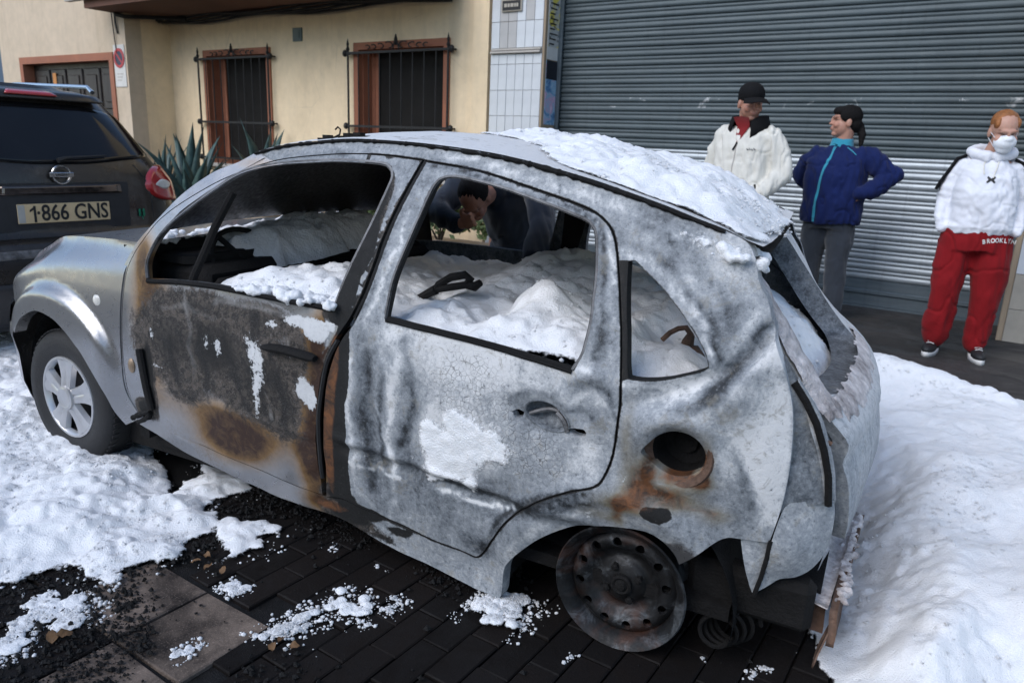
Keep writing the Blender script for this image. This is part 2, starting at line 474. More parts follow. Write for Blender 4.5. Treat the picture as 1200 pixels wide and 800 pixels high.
    am = mask(ash, t.math('ADD', t.math('MULTIPLY', n2, .5), t.math('MULTIPLY', n3, .5)), .7, .42, .56)
    c = t.mix(am, c, ac)
    rc = t.mix(t.ramp(n2, [(.38, 0.0), (.62, 1.0)]), (.035, .020, .013), (.17, .068, .026))
    rm = mask(rust, t.math('ADD', t.math('MULTIPLY', n1, .5), t.math('MULTIPLY', n3, .5)), .8, .40, .72)
    c = t.mix(rm, c, rc)
    pm = mask(peel, t.math('ADD', t.math('MULTIPLY', n2, .5), t.math('MULTIPLY', n3, .5)), 1.5, .46, .52)
    pc = t.mix(t.ramp(n3, [(.5, 0.0), (.7, .5)]), (.62, .63, .64), (.40, .41, .42))
    c = t.mix(pm, c, pc)
    t.l(c, p.inputs['Base Color'])
    burnt = t.math('MAXIMUM', t.math('MAXIMUM', am, cm), t.math('MAXIMUM', t.math('MULTIPLY', sm, .7), t.math('MAXIMUM', rm, pm)))
    t.l(t.math('MULTIPLY', t.math('SUBTRACT', 1, burnt), .78), p.inputs['Metallic'])
    rg = t.mix(burnt, .30, t.mix(am, .8, .58))
    rr = t.math('ADD', t.math('MULTIPLY', t.math('SUBTRACT', n2, .5), .3), rg, clamp=True)
    t.l(rr, p.inputs['Roughness'])
    t.l(t.math('MULTIPLY', t.math('SUBTRACT', 1, burnt), .5), p.inputs['Coat Weight']); p.inputs['Coat Roughness'].default_value = .12
    p.inputs['Specular IOR Level'].default_value = .45
    hh = t.math('ADD', t.math('MULTIPLY', n3, .6), t.math('ADD', t.math('MULTIPLY', n2, .9), t.math('MULTIPLY', ck, -.8)))
    hh = t.math('MULTIPLY', hh, burnt)
    hh = t.math('ADD', hh, t.math('ADD', t.math('MULTIPLY', pm, .35), t.math('MULTIPLY', cm, .2)))
    t.l(t.bump(hh, .55, .006), p.inputs['Normal'])
    return m
MAT['skin'] = mat_carskin()
MAT['burnt_steel'] = simple('burnt_steel', (.055, .055, .056), .6, metal=.5, var=.6, scale=18, bump=.5, bscale=90, col2=(.16, .16, .165))
MAT['rusty'] = simple('rusty_steel', (.042, .024, .017), .85, metal=.2, var=.5, scale=22, bump=.6, bscale=80, col2=(.14, .085, .06))
MAT['crust'] = simple('ash_crust', (.42, .36, .35), .9, var=.5, scale=26, bump=.8, bscale=110, col2=(.60, .56, .55))
# ------------------------------------------------------------------ ground
PZ = .08                                             # pavement along the shop fronts
def sheet(name, x0, y0, x1, y1, z, mat, n=2):
    xs = np.linspace(x0, x1, n); ys = np.linspace(y0, y1, n)
    v = [(x, y, z) for x in xs for y in ys]
    o = mesh_obj(name, v, [(f[0], f[1], f[2], f[3]) for f in grid_faces(n, n)], mat, None, False)
    tag(o, kind='structure'); return o
road = sheet('road', -90, -60, 60, 60, -.03, MAT['ground'])
b = MB().box((-40, 4.62, -.02), (30, 12, PZ)).box((-40, 4.50, -.02), (30, 4.62, PZ + .004))
pavement = b.build('pavement', MAT['ground']); tag(pavement, kind='structure')

# small pavers, 10 x 20 cm, staggered columns; larger 30 cm stone slabs at the lower left
def paver_mesh(sx, sy, h, bev, seed):
    rr = random.Random(seed)
    bm = bmesh.new(); bmesh.ops.create_cube(bm, size=1)
    for q in bm.verts: q.co = Vector((q.co.x * sx, q.co.y * sy, q.co.z * h - h / 2))
    top = [e for e in bm.edges if all(q.co.z > -1e-6 for q in e.verts)]
    bmesh.ops.bevel(bm, geom=top, offset=bev, segments=1, affect='EDGES')
    for q in bm.verts: q.co += Vector((rr.uniform(-1, 1), rr.uniform(-1, 1), 0)) * .0008
    me = bpy.data.meshes.new('paver'); bm.to_mesh(me); bm.free(); return me
pm_ = [paver_mesh(.0955, .205, .04, .0035, k) for k in range(4)]
for q in pm_: q.materials.append(MAT['paver'])
PAV = []
def in_slab(x, y): return (x < -1.57 and y < 1.20) or (y < .90 and x < -1.27)
rp = random.Random(3)
k0 = 0
for i in range(-12, 17):
    xc = -1.25 + i * .1
    off = 1.513 if i % 2 == 0 else 1.413
    for j in range(-6, 6):
        yc = off + .105 + j * .21
        if in_slab(xc, yc) or yc > 2.35 or yc < .5: continue
        # only where the photograph looks
        if yc < .62 + .75 * (xc + 1.6) - .25 or (xc < -1.6 and yc > 2.0): continue
        o = bpy.data.objects.new('paver', pm_[k0 % 4]); k0 += 1
        o.location = (xc, yc, rp.uniform(-.003, .003)); o.rotation_euler = (rp.uniform(-.018, .018), rp.uniform(-.018, .018), rp.uniform(-.012, .012))
        COL.objects.link(o); o.parent = road
        PAV.append(o)
sm_ = [paver_mesh(.290, .288, .04, .004, k + 9) for k in range(3)]
for q in sm_: q.materials.append(MAT['slab'])
sd_ = [q.copy() for q in sm_]
for q in sd_: q.materials.clear(); q.materials.append(MAT['paver'])
for i in range(-5, 2):
    for j in range(-2, 4):
        xc, yc = -1.722 + i * .3, 1.04 + j * .3
        if i >= 0 and j >= 0 and i > 0: continue
        if i > 1 or (i == 1 and j >= 0) or yc > 1.1: continue
        o = bpy.data.objects.new('paving_slab', sm_[(i + j) % 3] if (i, j) in ((0, 0), (0, -1), (1, -1), (-1, 0)) else sd_[(i + j) % 3])
        o.location = (xc, yc, rp.uniform(-.001, .003)); o.rotation_euler = (rp.uniform(-.01, .01), rp.uniform(-.01, .01), rp.uniform(-.01, .01))
        COL.objects.link(o); o.parent = road
for q in (road,): pass
tag(sheet('bedding_sand', -4.2, -.5, 1.6, 3.2, -.012, MAT['char']), kind='structure')

# ------------------------------------------------------------------ the house
HY = 7.2                                             # plane of the wall with the two barred windows
GY = 6.48                                            # plane of the garage wing
house = tag(empty('house', (-8, HY, PZ)), 'cream rendered house with terracotta window frames beside the shutter', 'house')
def hpart(mb, name, mat, parent=None, smooth=False):
    o = mb.build(name, mat, None, smooth)
    o.parent = parent or house
    if parent is None: o.matrix_parent_inverse = Matrix.Translation(house.location).inverted()
    return o
def wall_with_holes(x0, x1, z0, z1, y, depth, holes):
    """wall slab whose openings are real; butts of boxes round each hole"""
    b = MB(); xs = sorted({x0, x1, *[h[0] for h in holes], *[h[1] for h in holes]})
    for a, c in zip(xs, xs[1:]):
        hs = sorted([h for h in holes if h[0] <= a + 1e-6 and h[1] >= c - 1e-6], key=lambda h: h[2])
        z = z0
        for h in hs:
            if h[2] > z + 1e-6: b.box((a, y, z), (c, y + depth, h[2]))
            z = h[3]
        if z1 > z: b.box((a, y, z), (c, y + depth, z1))
    return b
W1 = (-10.50, -8.97, .95, 2.57); W2 = (-7.34, -5.78, .95, 2.56)
hpart(wall_with_holes(-11.34, -5.41, PZ - .1, 3.6, HY, .3, [W1, W2]), 'wall', MAT['stucco_cream'])
hpart(MB().box((-5.41, HY - .06, PZ - .1), (-5.195, HY + .3, 3.9)), 'pilaster', MAT['stucco_cream'])
G1 = (-14.66, -11.70, PZ - .1, 2.50)
hpart(wall_with_holes(-15.35, -11.335, PZ - .1, 3.9, GY, .25, [G1]), 'garage_wall', MAT['stucco_pale'])
hpart(MB().box((-11.585, GY + .25, PZ - .1), (-11.338, HY, 3.9)), 'return_wall', MAT['stucco_cream'])
hpart(MB().box((-15.35, GY + .25, PZ - .1), (-15.1, 9.5, 3.9)), 'end_wall', MAT['stucco_pale'])
def frame(b, x0, x1, z0, z1, y0, y1, t, sill=True):
    b.box((x0, y0, z1 - t), (x1, y1, z1)); b.box((x0, y0, z0), (x0 + t, y1, z1 - t)); b.box((x1 - t, y0, z0), (x1, y1, z1 - t))
    if sill: b.box((x0 + t, y0, z0), (x1 - t, y1, z0 + t * .8))
    return b
# garage door
b = frame(MB(), -14.66, -11.70, PZ - .1, 2.50, GY - .02, GY + .16, .11, False)
gd = hpart(b, 'garage_frame', MAT['terracotta'])
gdoor = hpart(MB().box((-14.55, GY + .16, PZ - .1), (-11.81, GY + .2, 2.39)), 'garage_door', MAT['dark_wood'])
for i in range(5):
    for j in range(3):
        x = -14.45 + i * .53; z = .25 + j * .72
        b = MB().box((x, GY + .135, z), (x + .46, GY + .158, z + .62), bev=.012)
        b.box((x + .08, GY + .12, z + .1), (x + .38, GY + .1345, z + .52), bev=.01)
        b.build('door_panel', MAT['dark_wood'], gdoor)
MAT['orange_card'] = simple('orange_card', (.55, .22, .05), .6, var=.1)
hpart(MB().box((-13.83, GY + .11, 2.06), (-13.72, GY + .118, 2.25)), 'notice_card', MAT['orange_card'], gdoor)
# windows with grilles
def window(Wn, ox):
    x0, x1, z0, z1 = Wn
    fr = hpart(frame(MB(), x0, x1, z0, z1, HY - .025, HY + .05, .085), 'window_frame', MAT['terracotta'])
    b = MB().box((x0 + .085, HY + .05, z0), (x0 + .10, HY + .22, z1 - .07)).box((x1 - .10, HY + .05, z0), (x1 - .085, HY + .22, z1 - .07)).box((x0 + .1, HY + .05, z1 - .085), (x1 - .1, HY + .22, z1 - .07))
    b.build('reveal', MAT['terracotta'], fr)
    # the closed shutter board standing at the left of the opening
    sh = MB()
    for k in range(2): sh.box((x0 + .105 + k * .065, HY + .19, z0 + .08), (x0 + .165 + k * .065, HY + .215, z1 - .1), bev=.006)
    sh.build('shutter_board', MAT['terracotta'], fr)
    MB().box((x0 + .1, HY + .222, z0), (x1 - .1, HY + .235, z1 - .07)).build('pane', MAT['mesh_dark'], fr)
    for o in fr.children: pass
    hpart(MB().box((x0 - .02, HY - .07, z0 - .06), (x1 + .02, HY + .02, z0 - .002), bev=.01), 'window_sill', MAT['cement_pale'])
    gr = bpy.data.objects.new('window_grille', None); COL.objects.link(gr); gr.parent = house
    gr.matrix_parent_inverse = Matrix.Translation(house.location).inverted()
    gy = HY - .085; gx0, gx1 = x0 - .035, x1 + .035
    n = 9
    for k in range(n + 1):
        x = gx0 + (gx1 - gx0) * k / n
        end = k in (0, n)
        zt = z1 + (-.10 if end else -.13)
        r = .014 if end else .0075
        g = MB().tube([(x, gy, z0 - .02), (x, gy, zt)], r, 6)
        if end: g.lathe([(.02, 0), (.024, .02), (.012, .05), (.018, .075), (.0, .15)], 8, Matrix.Translation((x, gy, zt)))
        g.build('bar', MAT['iron'], gr)
    for z in (z0 + .08, z0 + (z1 - z0) * .37, z1 - .13):
        g = MB().box((gx0 - .03, gy - .012, z - .014), (gx1 + .03, gy + .012, z + .014))
        for x in (gx0 - .05, gx1 + .05):
            g.lathe([(0, -.045), (.026, -.03), (.035, 0), (.026, .03), (0, .045)], 8, Matrix.Translation((x, gy, z)))
            g.tube([(x, gy, z), (x, HY - .001, z)], .012, 6)
        g.build('cross_bar', MAT['iron'], gr)
    sc = MB(); xc = (gx0 + gx1) / 2; zc = z1 - .11
    for sgn in (-1, 1):
        for k, (ox_, rad) in enumerate(((.10, .075), (.24, .06), (.36, .05), (.46, .045))):
            pts_ = []
            for q in np.linspace(0, 1, 14):
                a = q * 4.6; rr_ = rad * (1 - .72 * q)
                pts_.append((xc + sgn * (ox_ + rr_ * math.cos(a + .5)), gy, zc + .02 + rr_ * .55 * (1 + math.sin(a + .5))))
            sc.tube(pts_, .008, 5)
        sc.tube([(xc + sgn * .05, gy, zc), (xc + sgn * .02, gy, zc + .10), (xc, gy, zc + .17)], .009, 5)
    sc.lathe([(.016, 0), (.03, .03), (.012, .05), (.022, .07), (0, .13)], 8, Matrix.Translation((xc, gy, zc + .05)))
    sc.build('scrollwork', MAT['iron'], gr)
window(W1, 0); window(W2, 0)
MAT['meter_green'] = simple('meter_green', (.06, .10, .10), .5, var=.2)
hpart(MB().box((-8.49, HY - .02, 2.62), (-8.31, HY + .005, 2.79), bev=.006).box((-8.45, HY - .027, 2.66), (-8.35, HY - .019, 2.75)), 'wall_box', MAT['meter_green'])
# balcony slab over the recess with a cable bundle clipped under it
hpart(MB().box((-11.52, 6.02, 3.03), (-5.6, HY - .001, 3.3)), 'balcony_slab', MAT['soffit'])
hpart(MB().box((-11.9, 5.94, 3.13), (-5.6, 6.018, 3.5)), 'balcony_fascia', MAT['cement_pale'])
cb = MB()
for k in range(5):
    rr_ = random.Random(k)
    cb.tube([(x, HY - .10 - .03 * k + rr_.uniform(-.02, .02), 2.985 - .05 * math.sin((x + 11.5) * 1.3 + k * .4) ** 2 + .014 * k) for x in np.linspace(-11.3, -5.7, 24)], .016, 6)
cable = cb.build('cable_bundle', MAT['black_rubber'], None, True)
tag(cable, 'bundle of black cables sagging along the wall under the balcony', 'cable')
cb = MB().tube([(-11.62, GY - .03, 3.5), (-11.58, GY - .05, 3.15), (-11.42, GY - .06, 3.0), (-11.25, GY - .02, 2.97), (-11.0, GY + .2, 2.98), (-10.6, HY - .2, 2.99)], .03, 7)
cb.tube([(-11.63, GY - .025, 3.4), (-11.60, GY - .025, 2.9), (-11.57, GY - .02, 2.5)], .008, 5).tube([(-11.53, GY - .02, 3.1), (-11.52, GY - .025, 2.9), (-11.49, GY - .02, 2.75)], .014, 5)
tag(cb.build('corner_cable', MAT['black_rubber'], None, True), 'black cable looping round the corner above the no parking sign', 'cable')

# ------------------------------------------------------------------ lettering without fonts: 5 x 7 strokes
GL = {'1': ["010", "110", "010", "010", "010", "010", "010"], '8': ["0110", "1001", "1001", "0110", "1001", "1001", "0110"], '6': ["0110", "1000", "1000", "1110", "1001", "1001", "0110"]}
def text_obj(name, s, size, mat, M, parent=None, depth=.002, bold=0, xscale=1):
    cu = bpy.data.curves.new(name, 'FONT'); cu.body = s; cu.size = size; cu.extrude = depth; cu.align_x = 'CENTER'; cu.align_y = 'CENTER'; cu.offset = bold
    cu.resolution_u = 3
    o = bpy.data.objects.new(name + '_tmp', cu); COL.objects.link(o)
    dg = bpy.context.evaluated_depsgraph_get()
    me = bpy.data.meshes.new_from_object(o.evaluated_get(dg))
    bpy.data.objects.remove(o)
    me.transform(M @ Matrix.Diagonal((xscale, 1, 1, 1)))
    me.materials.clear(); me.materials.append(mat)
    return link(name, me, None, parent)
FACE_Y = Matrix(((1, 0, 0, 0), (0, 0, -1, 0), (0, 1, 0, 0), (0, 0, 0, 1)))     # text plane turned to face -Y
MAT['ink'] = simple('black_ink', (.012, .012, .013), .6, var=.1)

# no-parking sign on the corner of the garage wing
MAT['sign_red'] = simple('sign_red', (.42, .03, .035), .5, var=.15); MAT['sign_blue'] = simple('sign_blue', (.02, .022, .05), .5, var=.2)
MAT['sign_white'] = simple('sign_white', (.62, .60, .56), .6, var=.08)
sg = tag(empty('no_parking_sign', (-11.51, GY, 2.3)), 'round red and dark no parking sign with white plate on house corner', 'sign')
MB().box((-.165, -.012, -.30), (.135, -.001, .30), bev=.004).build('back_plate', MAT['sign_white'], sg)
RX = Matrix.Translation((-.01, -.012, .11)) @ Matrix.Rotation(R(90), 4, 'X')
MB().lathe([(0, .004), (.128, .004), (.128, 0)], 36, RX).build('disc', MAT['sign_blue'], sg)
MB().lathe([(.10, .0045), (.10, .009), (.14, .009), (.14, .001)], 36, RX).box((-.1, -.019, -.014), (.1, -.017, .014), 0, Matrix.Translation((-.01, .0, .11)) @ Matrix.Rotation(R(45), 4, 'Y')).build('red_ring', MAT['sign_red'], sg)
for k in range(3): MB().box((-.1, -.0145, -.12 - k * .045), (.07 - .03 * k, -.0125, -.105 - k * .045)).build('text_line', MAT['cement_pale'], sg)

# ------------------------------------------------------------------ tiled piers
def pier(name, label, x0, x1, y, z0, z1, cols, zrows, side_mat, jamb_x, grey):
    e = tag(empty(name, ((x0 + x1) / 2, y, PZ)), label, 'pillar')
    inv = Matrix.Translation(e.location).inverted()
    def P(o): o.parent = e; o.matrix_parent_inverse = inv; return o
    P(MB().box((x0, y + .012, z0), (x1, y + .6, z1)).build('core', MAT['cement_pale']))
    rr = random.Random(5); tm = {}
    wx = (x1 - x0) / cols
    for i in range(cols):
        for a, c in zip(zrows, zrows[1:]):
            h = c - a
            key = (round(h, 3), grey(i, a))
            if key not in tm:
                me = bpy.data.meshes.new('tile'); bm = bmesh.new(); bmesh.ops.create_cube(bm, size=1)
                for q in bm.verts: q.co = Vector((q.co.x * (wx - .004), q.co.y * .012, q.co.z * (h - .004)))
                bmesh.ops.bevel(bm, geom=[ed for ed in bm.edges if all(q.co.y < 0 for q in ed.verts)], offset=.0025, segments=1, affect='EDGES')
                bm.to_mesh(me); bm.free(); me.materials.append(MAT[grey(i, a)]); tm[key] = me
            o = bpy.data.objects.new('tile', tm[key]); COL.objects.link(o)
            o.location = (x0 + wx * (i + .5), y + .006 + rr.uniform(-.0012, .0012), (a + c) / 2); o.rotation_euler = (rr.uniform(-.006, .006), 0, rr.uniform(-.006, .006))
            P(o)
    return e, P
rows = [PZ + .27 * k for k in range(9)] + [2.36]
rows = [z for z in rows if z < 2.33] + [2.345]
rows2 = [2.405 + .27 * k for k in range(5)]
PY = 7.1
e, P = pier('tiled_pillar', 'white tiled pillar between the cream house and the roller shutter', -5.13, -4.462, PY, PZ - .05, 3.8, 6, rows, 'board', 0,
            lambda i, z: 'tile')
def add_rows(e, P, x0, x1, y, cols, zr):
    wx = (x1 - x0) / cols; me = {}
    for i in range(cols):
        for a, c in zip(zr, zr[1:]):
            g = 'tile_grey' if (i in (1, 2) and a < 3.0) or (i == 4 and a > 2.6) else 'tile'
            if g not in me:
                b = MB().box((-wx / 2 + .002, -.006, -(c - a) / 2 + .002), (wx / 2 - .002, .006, (c - a) / 2 - .002), bev=.0025); b2 = b.build('tile', MAT[g]); me[g] = b2.data; bpy.data.objects.remove(b2)
            o = bpy.data.objects.new('tile', me[g]); COL.objects.link(o); o.location = (x0 + wx * (i + .5), y + .006, (a + c) / 2); P(o)
add_rows(e, P, -5.13, -4.462, PY, 6, rows2)
P(MB().box((-5.12, PY - .035, 2.350), (-4.47, PY + .01, 2.372), bev=.004).box((-5.12, PY - .02, 2.380), (-4.47, PY + .01, 2.400), bev=.004).build('ledge', MAT['cement_pale']))
P(MB().box((-4.462, PY + .004, PZ - .05), (-4.434, PY + .5, 3.8), bev=.004).build('jamb_board', MAT['board']))
# posters on the jamb face of the pillar (face +X)
JX = -4.434
def facing_x(x, y, z): return Matrix.Translation((x, y, z)) @ Matrix(((0, 0, 1, 0), (1, 0, 0, 0), (0, 1, 0, 0), (0, 0, 0, 1)))
def mat_poster(kind):
    m, nt, p = nodes('poster_' + kind); t = NT(nt)
    n = t.noise(5, 5, .6, 1.2); n2 = t.noise(16, 5, .6, .5)
    if kind == 'blue':
        c = t.ramp(n, [(.30, (.03, .05, .12)), (.42, (.10, .24, .45)), (.50, (.30, .48, .62)), (.60, (.55, .34, .50)), (.72, (.75, .68, .75))])
    else:
        c = t.mix(t.ramp(n, [(.45, 0.0), (.5, 1.0)]), (.70, .58, .10), (.45, .45, .43)); c = t.mix(t.ramp(n2, [(.55, 0.0), (.6, .8)]), c, (.06, .06, .06))
    t.l(c, p.inputs['Base Color']); p.inputs['Roughness'].default_value = .45
    return m
MAT['poster_blue'] = mat_poster('blue'); MAT['poster_yellow'] = mat_poster('yellow'); MAT['poster_grey'] = simple('poster_grey', (.62, .61, .58), .6, var=.1)
ps = tag(empty('poster', (JX, PY + .22, 1.95)), 'dark blue and pink poster pasted low beside the roller shutter', 'poster')
MB().box((.001, -.17, -.33), (.006, .17, .33)).build('sheet', MAT['poster_blue'], ps)
MAT['poster_black'] = simple('poster_black', (.01, .012, .02), .5, var=.3)
MB().box((.0065, -.17, .14), (.0085, .17, .33)).build('dark_band', MAT['poster_black'], ps)
ps2 = tag(empty('poster', (JX, PY + .22, 2.62)), 'yellow and grey bill posted above the dark blue poster', 'poster')
MB().box((.001, -.17, -.33), (.005, .18, .33)).build('sheet', MAT['poster_grey'], ps2)
MB().box((.0055, -.155, -.2), (.0075, .17, .32)).build('yellow_field', MAT['poster_yellow'], ps2)
for k in range(9): MB().box((.0078, -.14, .22 - k * .05), (.0088, .02 - .03 * (k % 3), .235 - k * .05)).build('text_line', MAT['ink'], ps2)
# small framed plaque high on the tiles
pl = tag(empty('street_plaque', (-4.86, PY - .002, 2.90)), 'small cream plaque with a black strip high on the white tiles', 'plaque')
MB().box((-.13, -.02, -.13), (.13, -.001, .16), bev=.006).build('board', MAT['tile_cream'], pl)
MB().box((-.115, -.026, -.115), (.115, -.0205, -.02)).build('black_strip', MAT['ink'], pl)
for k, (a, c) in enumerate(((-.09, -.055), (-.045, -.02), (-.01, .03), (.04, .06), (.068, .09))): MB().box((a, -.0285, -.085), (c, -.0265, -.05)).build('letter', MAT['tile_cream'], pl)

RY = 6.74
rrows = [PZ - .05, .33, .60, .87, 1.14, 1.41, 1.68, 1.95, 2.22, 2.49, 2.76, 3.03]
pier('tiled_pillar', 'white tiled pillar right of the red trousers with cream lowest tiles', .075, .80, RY, PZ - .05, 3.4, 5, rrows, 'board', 0, lambda i, z: 'tile_cream' if z < .5 else 'tile')
e2 = [o for o in SC.objects if o.name.startswith('tiled_pillar')][-1]
o = MB().box((.035, RY + .003, PZ - .05), (.075, RY + .7, 3.4), bev=.004).build('jamb_board', MAT['board'], e2); o.matrix_parent_inverse = Matrix.Translation(e2.location).inverted()

# ------------------------------------------------------------------ roller shutter, slat by slat
SY = 7.42
SX0, SX1 = -4.43, .04
sh = tag(empty('roller_shutter', ((SX0 + SX1) / 2, SY, PZ)), 'wide corrugated roller shutter, dark above and bright galvanised below', 'shutter')
SP = .0905
def slat_mesh(mat):
    prof = [(.008, 0), (.000, .003), (-.005, .010), (-.007, .022), (-.0065, .034), (-.003, .044), (.0005, .050), (.0005, .054), (-.003, .059), (-.006, .067), (-.006, .076), (-.002, .084), (.008, SP)]
    v = []; f = []
    nx = 2
    for x in (-(SX1 - SX0) / 2, (SX1 - SX0) / 2):
        for y, z in prof: v.append((x, y, z))
    n = len(prof)
    for i in range(n - 1): f.append((i, n + i, n + i + 1, i + 1))
    me = bpy.data.meshes.new('slat'); me.from_pydata(v, [], f); me.polygons.foreach_set('use_smooth', [True] * len(f)); me.materials.append(mat); me.update()
    return me
sl_d, sl_l = slat_mesh(MAT['shutter_dark']), slat_mesh(MAT['shutter_light'])
z = .33; rr = random.Random(2)
k = 0
while z < 3.75:
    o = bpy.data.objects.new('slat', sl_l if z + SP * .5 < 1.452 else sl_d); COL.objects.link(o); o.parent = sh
    o.location = (0, rr.uniform(-.002, .002), z - PZ); o.rotation_euler = (rr.uniform(-.02, .02), rr.uniform(-.0006, .0006), 0)
    z += SP
hb = MB().box((SX0 - sh.location.x, -.01, .02), (SX1 - sh.location.x, .012, .25)).box((SX0 - sh.location.x, -.03, .12), (SX1 - sh.location.x, -.0105, .16), bev=.006).box((SX0 - sh.location.x, -.045, .0), (SX1 - sh.location.x, .02, .0195))
hb.build('bottom_bar', MAT['shutter_bar'], sh)
for x in (SX0 - sh.location.x, SX1 - sh.location.x - .05): MB().box((x, -.05, .0), (x + .05, -.03, 3.7)).build('guide_rail', MAT['shutter_bar'], sh)
tag(MB().box((-4.6, SY + .2, PZ), (.3, SY + .4, 4)).build('shop_wall', MAT['soot']), 'dark wall directly behind the roller shutter', 'wall')
sh_w = [o for o in SC.objects if o.name == 'shop_wall'][0]
tag(MB().box((-4.8, PY + .05, 3.8), (1.2, SY + .4, 7.5)).build('upper_wall', MAT['stucco_cream']), 'cream wall above the roller shutter opening', 'wall')
tag(MB().box((.8, RY + .1, PZ - .05), (6.5, RY + .5, 7.5)).build('neighbour_wall', MAT['cement_pale']), 'pale wall continuing right of the tiled pillar', 'wall')

# far end of the street at the left edge
MAT['far_blue'] = simple('far_facade', (.33, .37, .42), .9, var=.1, scale=2)
fb = tag(empty('far_building', (-26, 12, 0)), 'pale bluish building far down the street at left edge', 'building')
MB().box((-4, -3, 0), (4, 3, 9)).build('wall', MAT['far_blue'], fb)
for i in range(3):
    for j in range(3): MB().box((-3 + i * 2.2, -3.03, 1.2 + j * 2.6), (-1.9 + i * 2.2, -3.001, 2.9 + j * 2.6)).build('window', MAT['mesh_dark'], fb)
# buildings on the camera's side of the street: they shade the scene and show in the reflections
def opposite(name, label, x0, x1, y0, y1, h, mat, floors):
    e = tag(empty(name, ((x0 + x1) / 2, y1, 0)), label, 'building')
    MB().box((x0 - e.location.x, y0 - y1, 0), (x1 - e.location.x, 0, h)).build('wall', mat, e)
    n = int((x1 - x0) / 2.2)
    for i in range(n):
        for j in range(floors):
            x = x0 - e.location.x + .6 + i * 2.2; z = 1.0 + j * 3
            MB().box((x, .002, z), (x + 1.0, .03, z + 1.5)).build('window', MAT['mesh_dark'], e)
opposite('town_house', 'cream town house across the street behind the viewer', -22, 8, -24, -17, 7.0, MAT['stucco_pale'], 2)

# ------------------------------------------------------------------ planting by the house
MAT['leaf_agave'] = simple('agave_leaf', (.035, .075, .075), .5, var=.3, scale=14, col2=(.06, .11, .10), bump=.15)
MAT['leaf_green'] = simple('bush_leaf', (.05, .085, .025), .55, var=.5, scale=9, col2=(.10, .13, .04))
MAT['bark'] = simple('bark', (.05, .04, .03), .9, var=.3, scale=30, bump=.5)
def agave(loc, label, n, L, seed):
    rr = random.Random(seed)
    e = tag(empty('agave', loc), label, 'plant', 'agave plants by the house')
    for k in range(n):
        a = k * 2.399 + rr.uniform(-.2, .2); el = R(rr.uniform(38, 82)) if k else R(86)
        l = L * rr.uniform(.75, 1.1); wdt = .055 * rr.uniform(.8, 1.15) * L / .8
        v = []; f = []; m = 9
        droop = rr.uniform(.05, .5)
        for i in range(m):
            t = i / (m - 1)
            e_ = el - droop * t * t * 1.3
            rad = sum(math.cos(el - droop * (q / 20) ** 2 * 1.3) for q in range(int(t * 20))) / 20 * l
            hz = sum(math.sin(el - droop * (q / 20) ** 2 * 1.3) for q in range(int(t * 20))) / 20 * l
            ww = wdt * (1 - t ** 2.2) * (.7 + .6 * math.sin(min(1, t * 2.2) * 1.57)) + .001
            dx, dy = math.cos(a), math.sin(a)
            nx_, nz_ = -math.sin(e_), math.cos(e_)
            for s_, lift in ((-1, .35), (0, -.15), (1, .35), (0, .18)):
                v.append((dx * (rad + nx_ * lift * ww) - dy * s_ * ww, dy * (rad + nx_ * lift * ww) + dx * s_ * ww, hz + nz_ * lift * ww))
        for i in range(m - 1):
            for j in range(4): f.append((i * 4 + j, i * 4 + (j + 1) % 4, (i + 1) * 4 + (j + 1) % 4, (i + 1) * 4 + j))
        mesh_obj('leaf', v, f, MAT['leaf_agave'], e)
    return e
agave((-9.75, 6.35, .12), 'large blue green agave with drooping leaves behind the silver bonnet', 26, 1.35, 1)
agave((-10.6, 6.45, .1), 'spiky blue green agave nearest the dark car tail lamp', 20, 1.15, 2)
agave((-8.45, 6.6, .42), 'tall pointed agave whose leaf tips show above the burnt roof', 16, 1.15, 3)
pln = MB().box((-8.6, 5.9, PZ), (-3.7, 5.98, .36), bev=.01).box((-8.62, 5.86, .362), (-3.68, 6.02, .40), bev=.008).box((-8.6, 6.0, PZ), (-8.5, 6.9, .36)).box((-8.5, 5.99, PZ), (-3.7, 6.9, .30))
tag(pln.build('planter', MAT['board']), 'low planter wall with pale ledge seen through the burnt car', 'planter')
def bush(loc, label, rad, n, seed):
    rr = random.Random(seed); e = tag(empty('bush', loc), label, 'bush')
    s_ = MB()
    for k in range(9):
        a = rr.uniform(0, 6.28); q = rr.uniform(.3, .8) * rad
        s_.tube([(0, 0, 0), (q * .4 * math.cos(a), q * .4 * math.sin(a), rad * .5), (q * math.cos(a), q * math.sin(a), rad * rr.uniform(.7, 1.2))], [.015, .01, .004], 5)
    s_.build('stem', MAT['bark'], e)
    v = []; f = []
    for k in range(n):
        a = rr.uniform(0, 6.28); u = rr.uniform(-.6, 1); r_ = rad * rr.uniform(.45, 1.05)
        c = Vector((r_ * math.sqrt(max(0, 1 - u * u)) * math.cos(a), r_ * math.sqrt(max(0, 1 - u * u)) * math.sin(a), rad * .75 + r_ * u * .7))
        d = Vector((rr.gauss(0, 1), rr.gauss(0, 1), rr.gauss(.4, 1))).normalized(); s2 = d.orthogonal().normalized(); l = rr.uniform(.05, .10); w2 = l * .28
        b0 = len(v); v += [c, c + d * l * .5 + s2 * w2, c + d * l, c + d * l * .5 - s2 * w2]; f.append((b0, b0 + 1, b0 + 2, b0 + 3))
    o = mesh_obj('crown', v, f, MAT['leaf_green'], e, False); o['kind'] = 'stuff'
    return e
bush((-5.2, 6.35, .30), 'leafy green bush in the planter seen through the rear door window', .42, 900, 4)
bush((-6.0, 6.4, .30), 'green bush further left in the planter behind the burnt car', .38, 700, 5)
bush((-4.35, 6.4, .30), 'green bush at the shutter end of the planter', .34, 600, 6)
rl = tag(empty('railing', (-10.9, 6.2, PZ)), 'low black spiked iron railing beside the dark car', 'railing')
